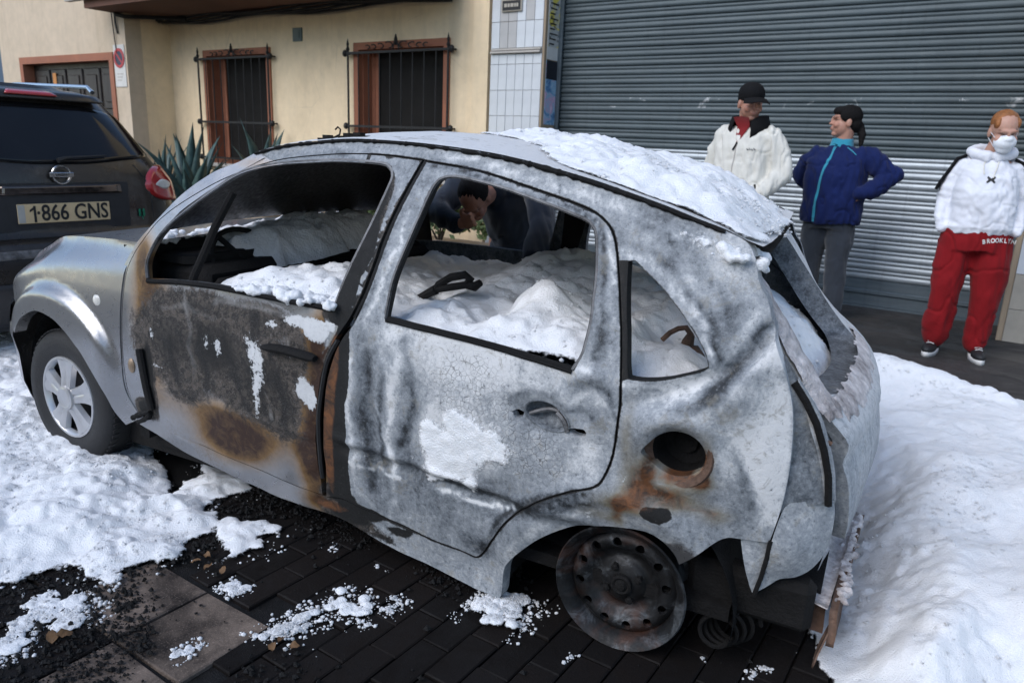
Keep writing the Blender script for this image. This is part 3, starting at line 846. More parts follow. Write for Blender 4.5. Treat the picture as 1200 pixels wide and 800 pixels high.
for k in range(9):
    MB().tube([(-.5 + k * .13, 0, 0), (-.5 + k * .13, 0, .78)], .009, 6).lathe([(.011, 0), (.022, .03), (0, .11)], 6, Matrix.Translation((-.5 + k * .13, 0, .78))).build('spike', MAT['iron'], rl)
for z in (.15, .68): MB().box((-.55, -.008, z), (.6, .008, z + .025)).build('rail', MAT['iron'], rl)
# ------------------------------------------------------------------ the burnt car (own frame: +x to its rear, +y away from the viewer)
car = tag(empty('burned_car', (-3.1704,1.3769,0), 0.114683), 'burnt out silver hatchback covered in ash, rust and white fire foam', 'car')
def roof_crown(x): return np.interp(x, [1.0, 1.5, 1.9, 2.3, 2.7], [.040, .040, .018, -.018, -.022])      # the sheet has sagged at the back
CW = 1.66                                            # mirror width
def tumble(z):
    return np.interp(z, [.1, .25, .45, .6, .75, .9, 1.0, 1.1, 1.2, 1.3, 1.38, 1.45, 1.55], [.06, .03, .005, 0, .005, .03, .055, .09, .13, .18, .225, .28, .40])
def plan(x):
    return np.interp(x, [-.75, -.7, -.6, -.5, -.4, -.2, 0, .3, 2.2, 2.5, 2.7, 2.85, 3.0], [.7, .48, .30, .18, .11, .03, .005, 0, 0, .015, .04, .08, .16])
def Ssm(x, z):
    """side surface, lightly smoothed so the interpolation knots do not show"""
    s = 0
    for dx in (-.05, 0, .05):
        for dz in (-.04, 0, .04): s = s + tumble(np.asarray(z) + dz) + plan(np.asarray(x) + dx)
    return s / 9

SH = np.array([(.60, .055, .985), (.528, .06, .978), (.319, .08, .97), (.12, .10, .958), (-.022, .13, .94), (-.198, .18, .885), (-.35, .22, .835), (-.467, .26, .786), (-.6, .34, .715), (-.66, .42, .68)])
def sh_y(x): return np.interp(x, SH[::-1, 0], SH[::-1, 1])
def sh_z(x): return np.interp(x, SH[::-1, 0], SH[::-1, 2])

FW = np.array([0.0, .285]); RW = np.array([2.455, .19])
def dent(x, z):
    """buckled sheet, arch flares, swage lines; metres outward (towards the viewer) positive"""
    d = np.zeros_like(x)
    burn = sstep(.45, .7, x)
    d += burn * .022 * (fbm(x * 2.3, z * 2.3, 3, 3) - .5)
    d += burn * .009 * (fbm(x * 6.5, z * 6.5, 8, 3) - .5)
    d += sstep(1.5, 1.7, x) * .0028 * (fbm(x * 24, z * 24, 4, 2) - .5)
    rf = np.hypot(x - FW[0] - .06, z - FW[1] - .05)
    d += .036 * sstep(.445, .400, rf) * sstep(.48, .36, x) * sstep(-.5, -.3, x)
    rr_ = np.hypot(x - 2.43, z - .16)
    d += .022 * np.exp(-((rr_ - .31) / .05) ** 2) * sstep(1.9, 2.05, x)
    # crease of the rear haunch sweeping from the quarter window to the door
    xa = np.array([2.44, 2.55, 2.66, 2.74, 2.79]); za = np.array([.70, .745, .80, .88, .98])
    zc = np.interp(x, xa, za)
    near = sstep(2.40, 2.5, x)
    d += near * (.026 * sstep(.05, 0, z - zc) * sstep(-.22, -.0, z - zc) - .024 * np.exp(-((z - zc - .035) / .028) ** 2))
    # ring round the fuel filler
    rfu = np.hypot(x - 2.585, z - .634)
    d += .010 * np.exp(-((rfu - .095) / .018) ** 2) - .012 * sstep(.085, .06, rfu)
    # door: swage line, handle scoop, kinks
    dr = sstep(1.45, 1.52, x) * sstep(2.42, 2.36, x)
    zl = .44 - .065 * (x - 1.5)
    d += dr * (.009 * np.exp(-((z - zl) / .014) ** 2) - .012 * np.exp(-((z - zl + .032) / .022) ** 2))
    d -= dr * .012 * np.exp(-(((x - 2.20) / .085) ** 2 + ((z - .665) / .045) ** 2) ** 1.4)
    d += dr * .012 * np.exp(-((np.hypot((x - 2.36) * 1.1, z - .72) - .085) / .022) ** 2) * sstep(.60, .70, z)
    for xk, tilt, amp, s_ in ((1.56, .05, .009, .02), (1.63, -.06, -.011, .022), (1.71, .04, .008, .03), (1.80, .09, -.007, .03), (2.02, -.25, -.005, .03)):
        d += dr * amp * np.exp(-((x - xk - tilt * (z - .55)) / s_) ** 2) * sstep(.25, .4, z) * sstep(.82, .70, z)
    d -= dr * .010 * np.exp(-(((x - 2.05) / .16) ** 2 + ((z - .37) / .07) ** 2))
    # front door kinks
    fd = sstep(.58, .68, x) * sstep(1.44, 1.36, x)
    d += fd * (.006 * np.exp(-((z - .47 + .06 * (x - .5)) / .012) ** 2) * sstep(.4, .5, x))
    d -= fd * .010 * np.exp(-(((x - 1.02) / .10) ** 2 + ((z - .66) / .13) ** 2))
    return d

# ---- paint state, blobs in car coordinates: (x, z, rx, rz, weight)
BL_char = [(0.743,0.645,0.227,0.177,0.9),(0.959,0.649,0.252,0.186,0.95),(1.157,0.592,0.238,0.184,0.9),(1.236,0.522,0.141,0.172,0.8),(0.876,0.787,0.252,0.074,0.8),(1.159,0.782,0.228,0.07,0.8),(1.348,0.698,0.059,0.114,0.7),(0.814,0.497,0.16,0.102,0.7),(1.274,0.415,0.12,0.061,0.6),(0.704,0.764,0.09,0.092,0.7),(1.512,0.948,0.06,0.127,1.9),(1.547,1.079,0.055,0.124,1.9),(1.569,1.22,0.042,0.113,1.6),(1.509,0.857,0.054,0.047,1.9),(1.526,0.7,0.035,0.137,2.2),(1.503,0.482,0.033,0.183,2.2),(1.488,0.292,0.038,0.136,2),(1.484,0.218,0.085,0.044,1.3),(1.584,0.18,0.105,0.037,1.3),(1.717,0.147,0.1,0.033,1.2),(1.811,0.097,0.087,0.03,1),(1.506,0.142,0.117,0.038,1.2),(1.641,0.095,0.108,0.031,1),(1.939,0.077,0.063,0.025,0.7),(2.375,0.633,0.033,0.015,0.9),(2.544,0.462,0.049,0.026,1.8),(0.613,0.493,0.03,0.141,1.6),(0.557,0.35,0.053,0.039,1.4),(1.744,0.101,0.104,0.035,0.7),(1.19,0.103,0.256,0.038,0.6),(1.535,0.086,0.223,0.047,0.7),(0.502,0.925,0.024,0.183,0.3)]
BL_soft = [(0.636,0.771,0.083,0.14,0.7),(0.649,0.599,0.067,0.167,0.6),(1.025,0.325,0.116,0.062,1.15),(1.005,0.33,0.196,0.101,0.45),(0.932,0.422,0.226,0.05,0.4),(1.285,0.37,0.2,0.048,0.35),(1.433,0.642,0.026,0.172,1),(1.397,0.489,0.052,0.186,0.9),(1.37,0.31,0.055,0.103,0.8),(1.481,0.692,0.025,0.125,1.1),(1.462,0.503,0.022,0.182,1.2),(1.455,0.165,0.119,0.038,1),(1.384,0.746,0.072,0.061,0.5),(0.584,0.933,0.037,0.075,0.7),(1.026,1.279,0.117,0.023,0.3)]
BL_ash = [(1.687,0.66,0.191,0.243,1.5),(1.903,0.569,0.267,0.324,1.6),(2.127,0.618,0.291,0.277,1.6),(2.322,0.705,0.142,0.209,1.5),(2.015,0.316,0.209,0.151,1.4),(1.732,0.264,0.17,0.099,1.2),(2.264,0.429,0.103,0.055,1.1),(1.83,0.814,0.234,0.074,1.5),(2.113,0.787,0.233,0.07,1.5),(2.328,0.997,0.069,0.256,1.5),(2.488,1.203,0.192,0.124,1.5),(2.627,1.132,0.121,0.121,1.5),(2.508,0.997,0.127,0.165,1.5),(2.701,0.937,0.116,0.162,1.6),(2.744,0.776,0.115,0.19,1.6),(2.768,0.579,0.079,0.161,1.5),(2.627,0.759,0.122,0.086,1.5),(2.497,0.782,0.086,0.087,1.4),(2.483,0.596,0.057,0.142,1.2),(2.388,0.422,0.146,0.068,1.2),(2.716,0.5,0.081,0.096,1.4),(2.184,0.25,0.112,0.123,1.3),(2.064,0.145,0.077,0.1,1.2),(1.875,0.096,0.098,0.053,0.9),(2.027,1.306,0.32,0.038,1.4),(2.277,1.231,0.188,0.044,1.4),(1.756,1.347,0.358,0.035,1.4),(1.433,1.35,0.303,0.027,1.3),(1.162,1.318,0.222,0.028,1.2),(0.932,1.223,0.16,0.04,1),(0.802,1.129,0.126,0.041,0.7),(1.69,1.19,0.043,0.146,1.4),(1.645,1.013,0.032,0.147,1.3),(1.605,0.883,0.033,0.076,1.2),(2.011,1.27,0.268,0.024,1.4),(1.448,1.317,0.267,0.017,1.1),(2.302,1.124,0.029,0.128,1.4),(2.408,0.856,0.028,0.194,1.4),(1.882,1.323,0.227,0.025,1.3),(2.164,1.241,0.15,0.027,1.4),(1.161,0.682,0.071,0.133,0.55),(1.606,0.059,0.086,0.033,0.7)]
BL_rust = [(1.498,0.714,0.013,0.07,1.5),(1.478,0.593,0.013,0.087,1.6),(1.456,0.457,0.014,0.109,1.6),(1.444,0.313,0.014,0.084,1.3),(1.418,0.164,0.088,0.02,1.1),(2.605,0.568,0.064,0.017,1.15),(2.656,0.625,0.015,0.055,1.05),(2.555,0.521,0.074,0.018,0.85),(2.469,0.474,0.079,0.021,0.7),(2.388,0.422,0.049,0.017,0.5),(2.612,0.492,0.086,0.015,0.55),(2.688,0.477,0.03,0.02,0.5),(2.517,0.584,0.014,0.048,0.85),(2.454,0.66,0.014,0.093,0.45),(2.486,0.548,0.023,0.064,0.6),(2.581,0.7,0.059,0.012,0.4),(2.448,0.438,0.015,0.043,0.6)]
BL_peel = [(1.422,0.784,0.052,0.035,0.95),(1.324,0.808,0.058,0.02,0.7),(1.228,0.778,0.038,0.017,0.6),(1.36,0.585,0.038,0.048,0.75),(1.397,0.548,0.023,0.043,0.6),(1.474,0.807,0.018,0.011,0.8),(0.644,0.656,0.02,0.033,0.6),(0.667,0.543,0.044,0.018,0.55),(1.129,0.682,0.056,0.066,0.5),(1.181,0.597,0.032,0.092,0.42),(0.976,0.652,0.022,0.05,0.55),(0.918,0.673,0.026,0.056,0.5),(1.148,0.499,0.021,0.096,0.5),(1.68,0.791,0.016,0.051,0),(1.903,0.51,0.12,0.083,0.42),(1.933,0.562,0.071,0.044,0.5),(2.453,0.54,0.015,0.025,0.5),(2.364,0.415,0.021,0.023,0.6),(2.238,0.324,0.022,0.018,0.4)]
BL_tone = [(1.62,0.508,0.061,0.235,-0.25),(1.702,0.69,0.032,0.16,0.25),(1.782,0.543,0.045,0.167,-0.35),(1.747,0.75,0.062,0.077,0.2),(1.953,0.76,0.168,0.098,0.35),(2.11,0.809,0.208,0.07,0.3),(1.933,0.522,0.148,0.096,0.75),(1.774,0.368,0.115,0.094,-0.25),(2.019,0.405,0.147,0.065,-0.35),(2.184,0.528,0.092,0.078,-0.1),(2.283,0.576,0.074,0.1,0.15),(2.356,0.567,0.034,0.075,0.3),(2.227,0.663,0.075,0.03,-0.35),(2.338,0.778,0.059,0.049,-0.15),(2.358,0.892,0.024,0.044,-0.3),(2.311,1.082,0.024,0.107,-0.25),(2.101,0.283,0.058,0.076,-0.15),(2.008,0.191,0.05,0.027,-0.45),(2.238,0.381,0.105,0.035,-0.25),(2.388,0.422,0.059,0.028,-0.05),(1.829,0.826,0.176,0.02,0.2),(2.647,1.133,0.052,0.081,0.25),(2.495,1.12,0.031,0.062,-0.25),(2.443,1.21,0.066,0.026,-0.35),(2.538,1.062,0.042,0.033,0.2),(2.662,0.932,0.032,0.081,-0.35),(2.713,0.856,0.058,0.026,-0.35),(2.664,0.786,0.08,0.022,-0.45),(2.769,0.736,0.05,0.129,0.45),(2.813,0.609,0.024,0.091,0.4),(2.753,0.53,0.025,0.071,-0.25),(2.671,0.539,0.063,0.06,-0.15),(2.702,0.638,0.021,0.068,0.25),(2.583,0.774,0.062,0.018,0.25),(2.5,0.761,0.044,0.027,0.1),(2.479,0.642,0.036,0.07,-0.2),(2.53,0.406,0.068,0.033,-0.15),(2.682,0.418,0.043,0.037,-0.1),(2.004,1.293,0.215,0.019,0.05),(2.274,1.241,0.118,0.018,0.1),(2.478,1.15,0.052,0.03,0.1),(1.125,1.317,0.225,0.017,-0.15),(1.697,1.166,0.025,0.121,-0.1),(1.624,0.961,0.02,0.124,0.05),(2.377,0.982,0.014,0.106,-0.2),(2.153,0.177,0.059,0.066,0.05),(2.387,0.461,0.12,0.026,-0.25),(2.505,0.453,0.068,0.052,0.1),(1.829,1.309,0.174,0.013,-0.1),(2.067,1.262,0.157,0.012,0.1),(0.844,1.233,0.124,0.018,0.1)]
BL_crack = [(1.971,0.687,0.096,0.114,1),(2.129,0.567,0.108,0.078,0.9),(2.045,0.626,0.083,0.077,0.8),(2.235,0.54,0.064,0.065,0.5)]
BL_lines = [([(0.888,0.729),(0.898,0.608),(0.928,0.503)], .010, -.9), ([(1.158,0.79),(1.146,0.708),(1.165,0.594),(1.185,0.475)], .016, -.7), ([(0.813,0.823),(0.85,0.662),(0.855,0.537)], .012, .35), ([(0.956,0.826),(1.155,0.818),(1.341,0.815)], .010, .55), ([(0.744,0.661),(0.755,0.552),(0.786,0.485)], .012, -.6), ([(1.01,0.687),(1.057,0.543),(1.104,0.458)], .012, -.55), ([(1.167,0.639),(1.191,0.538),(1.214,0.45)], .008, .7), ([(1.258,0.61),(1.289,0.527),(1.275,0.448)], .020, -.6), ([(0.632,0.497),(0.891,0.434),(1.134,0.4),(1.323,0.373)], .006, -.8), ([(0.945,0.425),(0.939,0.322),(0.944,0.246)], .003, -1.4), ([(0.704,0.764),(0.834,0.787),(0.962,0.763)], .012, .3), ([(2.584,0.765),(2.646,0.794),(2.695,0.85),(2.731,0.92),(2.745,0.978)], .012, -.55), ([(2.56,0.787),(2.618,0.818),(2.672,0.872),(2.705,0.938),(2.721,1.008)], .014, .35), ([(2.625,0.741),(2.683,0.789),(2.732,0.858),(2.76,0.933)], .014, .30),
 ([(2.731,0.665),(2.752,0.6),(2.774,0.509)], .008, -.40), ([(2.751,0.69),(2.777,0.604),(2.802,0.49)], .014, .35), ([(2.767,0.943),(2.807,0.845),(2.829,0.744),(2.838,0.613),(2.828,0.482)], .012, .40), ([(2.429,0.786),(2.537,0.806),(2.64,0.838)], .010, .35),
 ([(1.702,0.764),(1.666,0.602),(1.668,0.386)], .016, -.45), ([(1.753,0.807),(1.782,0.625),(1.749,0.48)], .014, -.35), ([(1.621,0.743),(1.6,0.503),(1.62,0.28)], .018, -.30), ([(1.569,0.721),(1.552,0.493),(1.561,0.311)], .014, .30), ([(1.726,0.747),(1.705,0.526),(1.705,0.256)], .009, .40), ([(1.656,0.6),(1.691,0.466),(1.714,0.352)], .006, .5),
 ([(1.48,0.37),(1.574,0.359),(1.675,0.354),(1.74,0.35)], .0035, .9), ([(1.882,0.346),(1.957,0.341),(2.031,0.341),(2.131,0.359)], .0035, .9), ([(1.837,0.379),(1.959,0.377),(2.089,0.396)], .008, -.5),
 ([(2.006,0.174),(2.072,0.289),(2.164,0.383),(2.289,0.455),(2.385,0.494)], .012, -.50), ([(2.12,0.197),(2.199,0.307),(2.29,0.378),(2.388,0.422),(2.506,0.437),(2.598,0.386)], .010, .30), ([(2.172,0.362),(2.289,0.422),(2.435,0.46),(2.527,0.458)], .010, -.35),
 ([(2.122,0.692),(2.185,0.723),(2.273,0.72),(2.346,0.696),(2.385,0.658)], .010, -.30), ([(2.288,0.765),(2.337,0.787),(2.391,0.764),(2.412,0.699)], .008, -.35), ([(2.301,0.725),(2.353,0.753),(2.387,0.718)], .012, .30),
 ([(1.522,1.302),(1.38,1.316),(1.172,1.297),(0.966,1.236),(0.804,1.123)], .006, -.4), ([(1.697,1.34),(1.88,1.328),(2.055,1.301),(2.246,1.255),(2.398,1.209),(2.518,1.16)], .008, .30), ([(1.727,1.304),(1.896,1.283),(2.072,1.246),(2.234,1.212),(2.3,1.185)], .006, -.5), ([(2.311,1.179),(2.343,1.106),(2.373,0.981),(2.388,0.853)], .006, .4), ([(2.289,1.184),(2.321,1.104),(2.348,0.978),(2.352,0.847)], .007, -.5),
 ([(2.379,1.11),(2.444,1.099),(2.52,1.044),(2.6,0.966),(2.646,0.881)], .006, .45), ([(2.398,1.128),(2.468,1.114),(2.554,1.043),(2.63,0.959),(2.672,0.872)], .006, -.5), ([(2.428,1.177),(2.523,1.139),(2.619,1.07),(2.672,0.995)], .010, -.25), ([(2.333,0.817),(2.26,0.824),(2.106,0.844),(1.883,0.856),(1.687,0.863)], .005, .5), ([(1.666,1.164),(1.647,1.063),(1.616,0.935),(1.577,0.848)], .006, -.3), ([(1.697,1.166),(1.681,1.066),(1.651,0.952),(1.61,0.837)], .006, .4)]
def lines_sum(x, z):  # strokes paint crease and edge shading into the ash tone, among streaks and scratches
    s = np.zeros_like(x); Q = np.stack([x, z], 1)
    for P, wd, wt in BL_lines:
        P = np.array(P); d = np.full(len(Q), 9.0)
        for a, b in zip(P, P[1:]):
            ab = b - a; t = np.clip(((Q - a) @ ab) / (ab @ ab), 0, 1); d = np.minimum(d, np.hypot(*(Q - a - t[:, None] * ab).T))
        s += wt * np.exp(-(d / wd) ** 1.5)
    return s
def bsum(BL, x, z, mx=False):
    s = np.zeros_like(x)
    for bx, bz, rx, rz, w_ in BL:
        g = w_ * np.exp(-(((x - bx) / (rx * 1.15)) ** 2 + ((z - bz) / (rz * 1.15)) ** 2))
        s = np.maximum(s, g) if mx else s + g
    return s
def paint(o, cx, cz, kind='side'):
    n = len(o.data.vertices)
    A = np.zeros((n, 4), np.float32); B = np.zeros((n, 4), np.float32); B[:, 1] = .5; B[:, 3] = 1
    if kind == 'side':
        A[:, 1] = bsum(BL_char, cx, cz, True)
        A[:, 0] = np.clip(bsum(BL_ash, cx, cz), 0, 1.6) * sstep(1.30, 1.56, cx + .55 * np.clip(cz - .9, 0, .5) * 1.6)
        A[:, 2] = np.clip(bsum(BL_rust, cx, cz), 0, 1.2) * .85
        A[:, 3] = np.clip(bsum(BL_crack, cx, cz), 0, 1)
        B[:, 0] = np.clip(bsum(BL_soft, cx, cz), 0, 1)
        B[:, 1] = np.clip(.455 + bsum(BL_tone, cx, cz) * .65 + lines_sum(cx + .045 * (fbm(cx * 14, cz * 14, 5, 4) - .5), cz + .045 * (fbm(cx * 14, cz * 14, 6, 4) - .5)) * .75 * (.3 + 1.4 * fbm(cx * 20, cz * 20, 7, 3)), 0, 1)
        B[:, 2] = np.clip(bsum(BL_peel, cx, cz), 0, 1)
        A[:, 0] *= 1 - np.clip(A[:, 1] - .75, 0, .5) * 2
    elif kind == 'soot': A[:, 1] = 1.1
    elif kind == 'ash': A[:, 0] = 1.2; B[:, 1] = .5
    elif kind == 'dust': A[:, 0] = 1.2; B[:, 1] = .86
    elif kind == 'inner': A[:, 0] = 1.0; B[:, 1] = .28; A[:, 1] = .4 * fbm(cx * 5, cz * 5, 3, 3)
    for nm, d in (('mA', A), ('mB', B)):
        a = o.data.color_attributes.new(nm, 'FLOAT_COLOR', 'POINT'); a.data.foreach_set('color', d.ravel())
    return o

def tri_region(outer, holes, step, seed=0):
    """outer, holes: dense polygons (x, z) -> points, triangles, loops of boundary indices"""
    rr = np.random.RandomState(seed)
    lo = outer.min(0); hi = outer.max(0)
    gx, gz = np.meshgrid(np.arange(lo[0], hi[0], step), np.arange(lo[1], hi[1], step * .87))
    gx[::2] += step / 2
    Q = np.stack([gx.ravel(), gz.ravel()], 1) + rr.uniform(-.12, .12, (gx.size, 2)) * step
    m = inside(Q, outer) & (dist_poly(Q, outer) > step * .55)
    for h in holes: m &= ~inside(Q, h) & (dist_poly(Q, h) > step * .55)
    Q = Q[m]
    allp = [outer] + list(holes); loops = []; edges = []; k = 0
    for p in allp:
        n = len(p); loops.append(np.arange(k, k + n)); edges += [(k + i, k + (i + 1) % n) for i in range(n)]; k += n
    V = np.concatenate(allp + [Q])
    vo, ed, fa, ov, *_ = delaunay_2d_cdt([Vector(p) for p in V], edges, [], 0, 1e-7)
    VO = np.array([tuple(p) for p in vo]); F = np.array([f for f in fa if len(f) == 3])
    C = VO[F].mean(1)
    ok = inside(C, outer)
    for h in holes: ok &= ~inside(C, h)
    F = F[ok]
    a = VO[F[:, 1]] - VO[F[:, 0]]; b = VO[F[:, 2]] - VO[F[:, 0]]
    flip = a[:, 0] * b[:, 1] - a[:, 1] * b[:, 0] < 0          # +normal towards -y wants ccw seen from -y : x right, z up
    F[flip] = F[flip][:, ::-1]
    # boundary loops in output indices
    used = {}
    for i, l in enumerate(ov):
        for q in l: used[q] = i
    return VO, F, [[used[i] for i in lp if i in used] for lp in loops]

def panel(name, outer, holes=(), step=.016, flange=.022, off=0.0, dn=dent, kind='side', parent=None, mat=None, surf=None, flange_out=None, mirror=False, rim=None):
    surf = surf or Ssm
    V, F, loops = tri_region(outer, [h if area(h) < 0 else h[::-1] for h in holes], step)
    y = surf(V[:, 0], V[:, 1]) - dn(V[:, 0], V[:, 1]) + off
    P = np.stack([V[:, 0], y, V[:, 1]], 1)
    verts = [tuple(p) for p in P]; faces = [tuple(f) for f in F]; cx = list(V[:, 0]); cz = list(V[:, 1])
    for li, lp in enumerate(loops):
        fl = flange if li == 0 or flange_out is None else flange_out
        if fl <= 0 or len(lp) < 3: continue
        pts_ = np.array([P[i] for i in lp]); c = np.array([V[i] for i in lp])
        t = np.roll(c, -1, 0) - np.roll(c, 1, 0); t /= np.linalg.norm(t, axis=1)[:, None] + 1e-9
        sgn = 1 if area(c) > 0 else -1
        nrm = np.stack([-t[:, 1], t[:, 0]], 1) * sgn * (1 if li == 0 else -1)    # towards the sheet
        rings = [pts_]
        for k, (a, d) in enumerate(((.0025, .0035), (.003, fl))):
            q = pts_.copy(); q[:, 1] += d; q[:, 0] -= 0; rings.append(q)
        b0 = len(verts)
        n = len(lp)
        for q in rings: verts += [tuple(p) for p in q]; cx += list(c[:, 0]); cz += list(c[:, 1])
        for r_ in range(2):
            for i in range(n):
                j = (i + 1) % n
                faces.append((b0 + r_ * n + i, b0 + (r_ + 1) * n + i, b0 + (r_ + 1) * n + j, b0 + r_ * n + j))
    if mirror: verts = [(x - .09 * float(sstep(1.9, 2.65, x)), CW - yy, z) for x, yy, z in verts]
    o = mesh_obj(name, verts, faces, mat or MAT['skin'], parent or car)
    paint(o, np.array(cx), np.array(cz), kind)
    if rim:
        Q = np.stack([np.array(cx), np.array(cz)], 1); a = np.empty(len(Q) * 4, np.float32); at = o.data.color_attributes['mA']; at.data.foreach_get('color', a); a = a.reshape(-1, 4)
        m_ = sstep(1.42, 1.5, Q[:, 0])
        for poly, wd, wt in rim:
            a[:, 1] = np.maximum(a[:, 1], wt * np.exp(-(dist_poly(Q, poly) / wd) ** 2) * (.35 + .65 * m_))
            a[:, 0] *= 1 - np.exp(-(dist_poly(Q, poly) / (wd * .9)) ** 2) * .8 * m_
        at.data.foreach_set('color', a.ravel())
    return o

sp = lambda P, st=.012, cn=55: smooth_poly(P, st, True, cn)

# ---- outlines, (x, z)
seam = [(0.525,0.307),(0.471,0.39),(0.466,0.484),(0.473,0.603),(0.485,0.729),(0.501,0.863),(0.533,0.934),(0.573,0.989)]
door_top_f = [(0.629,1.057),(0.71,1.119),(0.824,1.185),(0.927,1.234),(1.047,1.277),(1.168,1.305),(1.375,1.327),(1.542,1.331),(1.692,1.322)]
fd_rear = [(1.629,1.119),(1.607,1.009),(1.583,0.918),(1.551,0.842),(1.499,0.769),(1.461,0.697),(1.434,0.608),(1.416,0.499),(1.403,0.385),(1.405,0.27),(1.399,0.197)]
fd_sill = [(1.197,0.213),(0.893,0.252)]
P_fd = sp(seam + door_top_f + fd_rear + fd_sill)
P_fw = sp([(0.614,0.854),(0.826,0.869),(1.08,0.87),(1.299,0.867),(1.478,0.866),(1.52,0.995),(1.566,1.126),(1.593,1.216),(1.6,1.267),(1.581,1.292),(1.538,1.302),(1.386,1.303),(1.283,1.296),(1.105,1.277),(0.971,1.242),(0.874,1.185),(0.766,1.111),(0.68,1.04),(0.631,0.976),(0.607,0.911)])
rd_front = [(1.409,0.193),(1.429,0.309),(1.429,0.392),(1.441,0.504),(1.457,0.612),(1.481,0.692),(1.516,0.769),(1.565,0.836),(1.597,0.915),(1.621,1.006),(1.643,1.115),(1.661,1.181),(1.702,1.32)]
rd_top = [(1.887,1.302),(2.063,1.267),(2.204,1.235),(2.274,1.214),(2.307,1.196)]
rd_rear = [(2.337,1.166),(2.362,1.106),(2.39,1.002),(2.412,0.896),(2.426,0.792),(2.429,0.711),(2.423,0.607),(2.406,0.539),(2.382,0.501)]
rd_arch = [(2.301,0.465),(2.205,0.405),(2.121,0.321),(2.068,0.239),(2.027,0.171)]
rd_sill = [(1.998,0.145),(1.959,0.148),(1.852,0.155),(1.721,0.175),(1.569,0.192),(1.489,0.206)]
P_rd = sp(rd_front + rd_top + rd_rear + rd_arch + rd_sill)
P_rw = sp([(1.678,0.859),(1.855,0.849),(1.999,0.839),(2.161,0.825),(2.294,0.809),(2.308,0.858),(2.317,0.957),(2.307,1.066),(2.289,1.151),(2.274,1.176),(2.246,1.191),(2.131,1.223),(1.98,1.255),(1.847,1.276),(1.786,1.272),(1.76,1.251),(1.748,1.199),(1.723,1.095),(1.689,0.964)])
gutter = [(0.633,1.072),(0.728,1.165),(0.841,1.24),(0.945,1.281),(1.032,1.324),(1.137,1.345),(1.271,1.361),(1.397,1.371),(1.542,1.37),(1.688,1.365),(1.881,1.351),(2.003,1.336),(2.102,1.319),(2.244,1.291),(2.362,1.262),(2.458,1.237),(2.544,1.211),(2.616,1.19),(2.668,1.169)]
qrear = [(2.694,1.137),(2.717,1.075),(2.743,1.037),(2.761,0.987),(2.787,0.925),(2.808,0.876),(2.831,0.807),(2.843,0.735),(2.848,0.641),(2.844,0.544),(2.831,0.456),(2.824,0.429)]
qbot = [(2.76,0.428),(2.716,0.421),(2.664,0.371),(2.63,0.333),(2.615,0.318),(2.6,0.349),(2.567,0.381),(2.524,0.397),(2.456,0.392),(2.36,0.369),(2.287,0.338),(2.23,0.299),(2.179,0.251),(2.131,0.195),(2.105,0.144),(2.09,0.046),(2.061,0.03)]
rock = [(1.924,0.042),(1.814,0.055),(1.7,0.069),(1.585,0.091),(1.466,0.122),(1.291,0.126),(1.145,0.134),(0.954,0.165),(0.723,0.206),(0.59,0.244),(0.494,0.267)]
frontlip = [(0.487,0.295),(0.447,0.378),(0.439,0.472),(0.448,0.599),(0.461,0.726),(0.477,0.866),(0.525,0.951),(0.554,0.991)]
ap = np.concatenate([smooth_poly(seam + door_top_f, .012, False), smooth_poly([(1.702,1.32)] + rd_top + rd_rear + rd_arch + rd_sill + [(1.409,0.193),(1.399,0.197)] + fd_sill, .012, False)])
P_bs = sp(gutter + qrear + qbot + rock + frontlip)
P_qw = sp([(2.391,1.098),(2.403,1.017),(2.423,0.912),(2.438,0.825),(2.453,0.81),(2.534,0.822),(2.621,0.856),(2.63,0.876),(2.603,0.925),(2.552,0.985),(2.491,1.041),(2.44,1.077),(2.408,1.1)])
_f = np.array([(2.584,0.634),(2.51,0.62),(2.656,0.648)])
fx, fz = _f[0]; frx = abs(_f[2, 0] - _f[1, 0]) / 2
P_fuel = np.array([(fx + .070 * math.cos(a) + (.016 * math.exp(-((a - 3.2) / .35) ** 2)) * -1, fz + .064 * math.sin(a)) for a in np.linspace(0, 2 * math.pi, 44)[:-1]])
ap_o = offset_poly(ap, -.0005)
P_fd_i = offset_poly(P_fd, .0035); P_rd_i = offset_poly(P_rd, .0035)
P_fw_i = P_fw; P_rw_i = P_rw

_hs = [(2.366,0.666),(2.437,0.673),(2.475,0.676),(2.492,0.668),(2.484,0.657),(2.444,0.651)]
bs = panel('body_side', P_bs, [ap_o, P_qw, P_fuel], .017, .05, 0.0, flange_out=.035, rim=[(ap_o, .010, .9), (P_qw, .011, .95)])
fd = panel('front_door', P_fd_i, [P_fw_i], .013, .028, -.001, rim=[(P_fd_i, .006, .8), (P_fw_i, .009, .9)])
hx0, hz0 = [(2.227,0.663)][0]
def ring_xz(s_, n=28):
    o = []
    for k in range(n):
        a = 2 * math.pi * k / n; xx = hx0 + .070 * s_ * math.cos(a); o.append((xx, hz0 + .034 * s_ * math.sin(a) + (.012 * s_ * math.sin(a) if math.sin(a) > 0 else 0) - .12 * (xx - hx0)))
    return np.array(o)
rd = panel('rear_door', P_rd_i, [P_rw_i, ring_xz(.95), sp([(2.288,0.644),(2.307,0.652),(2.336,0.653),(2.344,0.643),(2.335,0.632),(2.309,0.631)], .004), sp([(2.121,0.662),(2.139,0.67),(2.156,0.664),(2.154,0.651),(2.133,0.644)], .004)], .012, .028, -.001, rim=[(P_rd_i, .011, 1.05), (P_rw_i, .013, 1.0)])
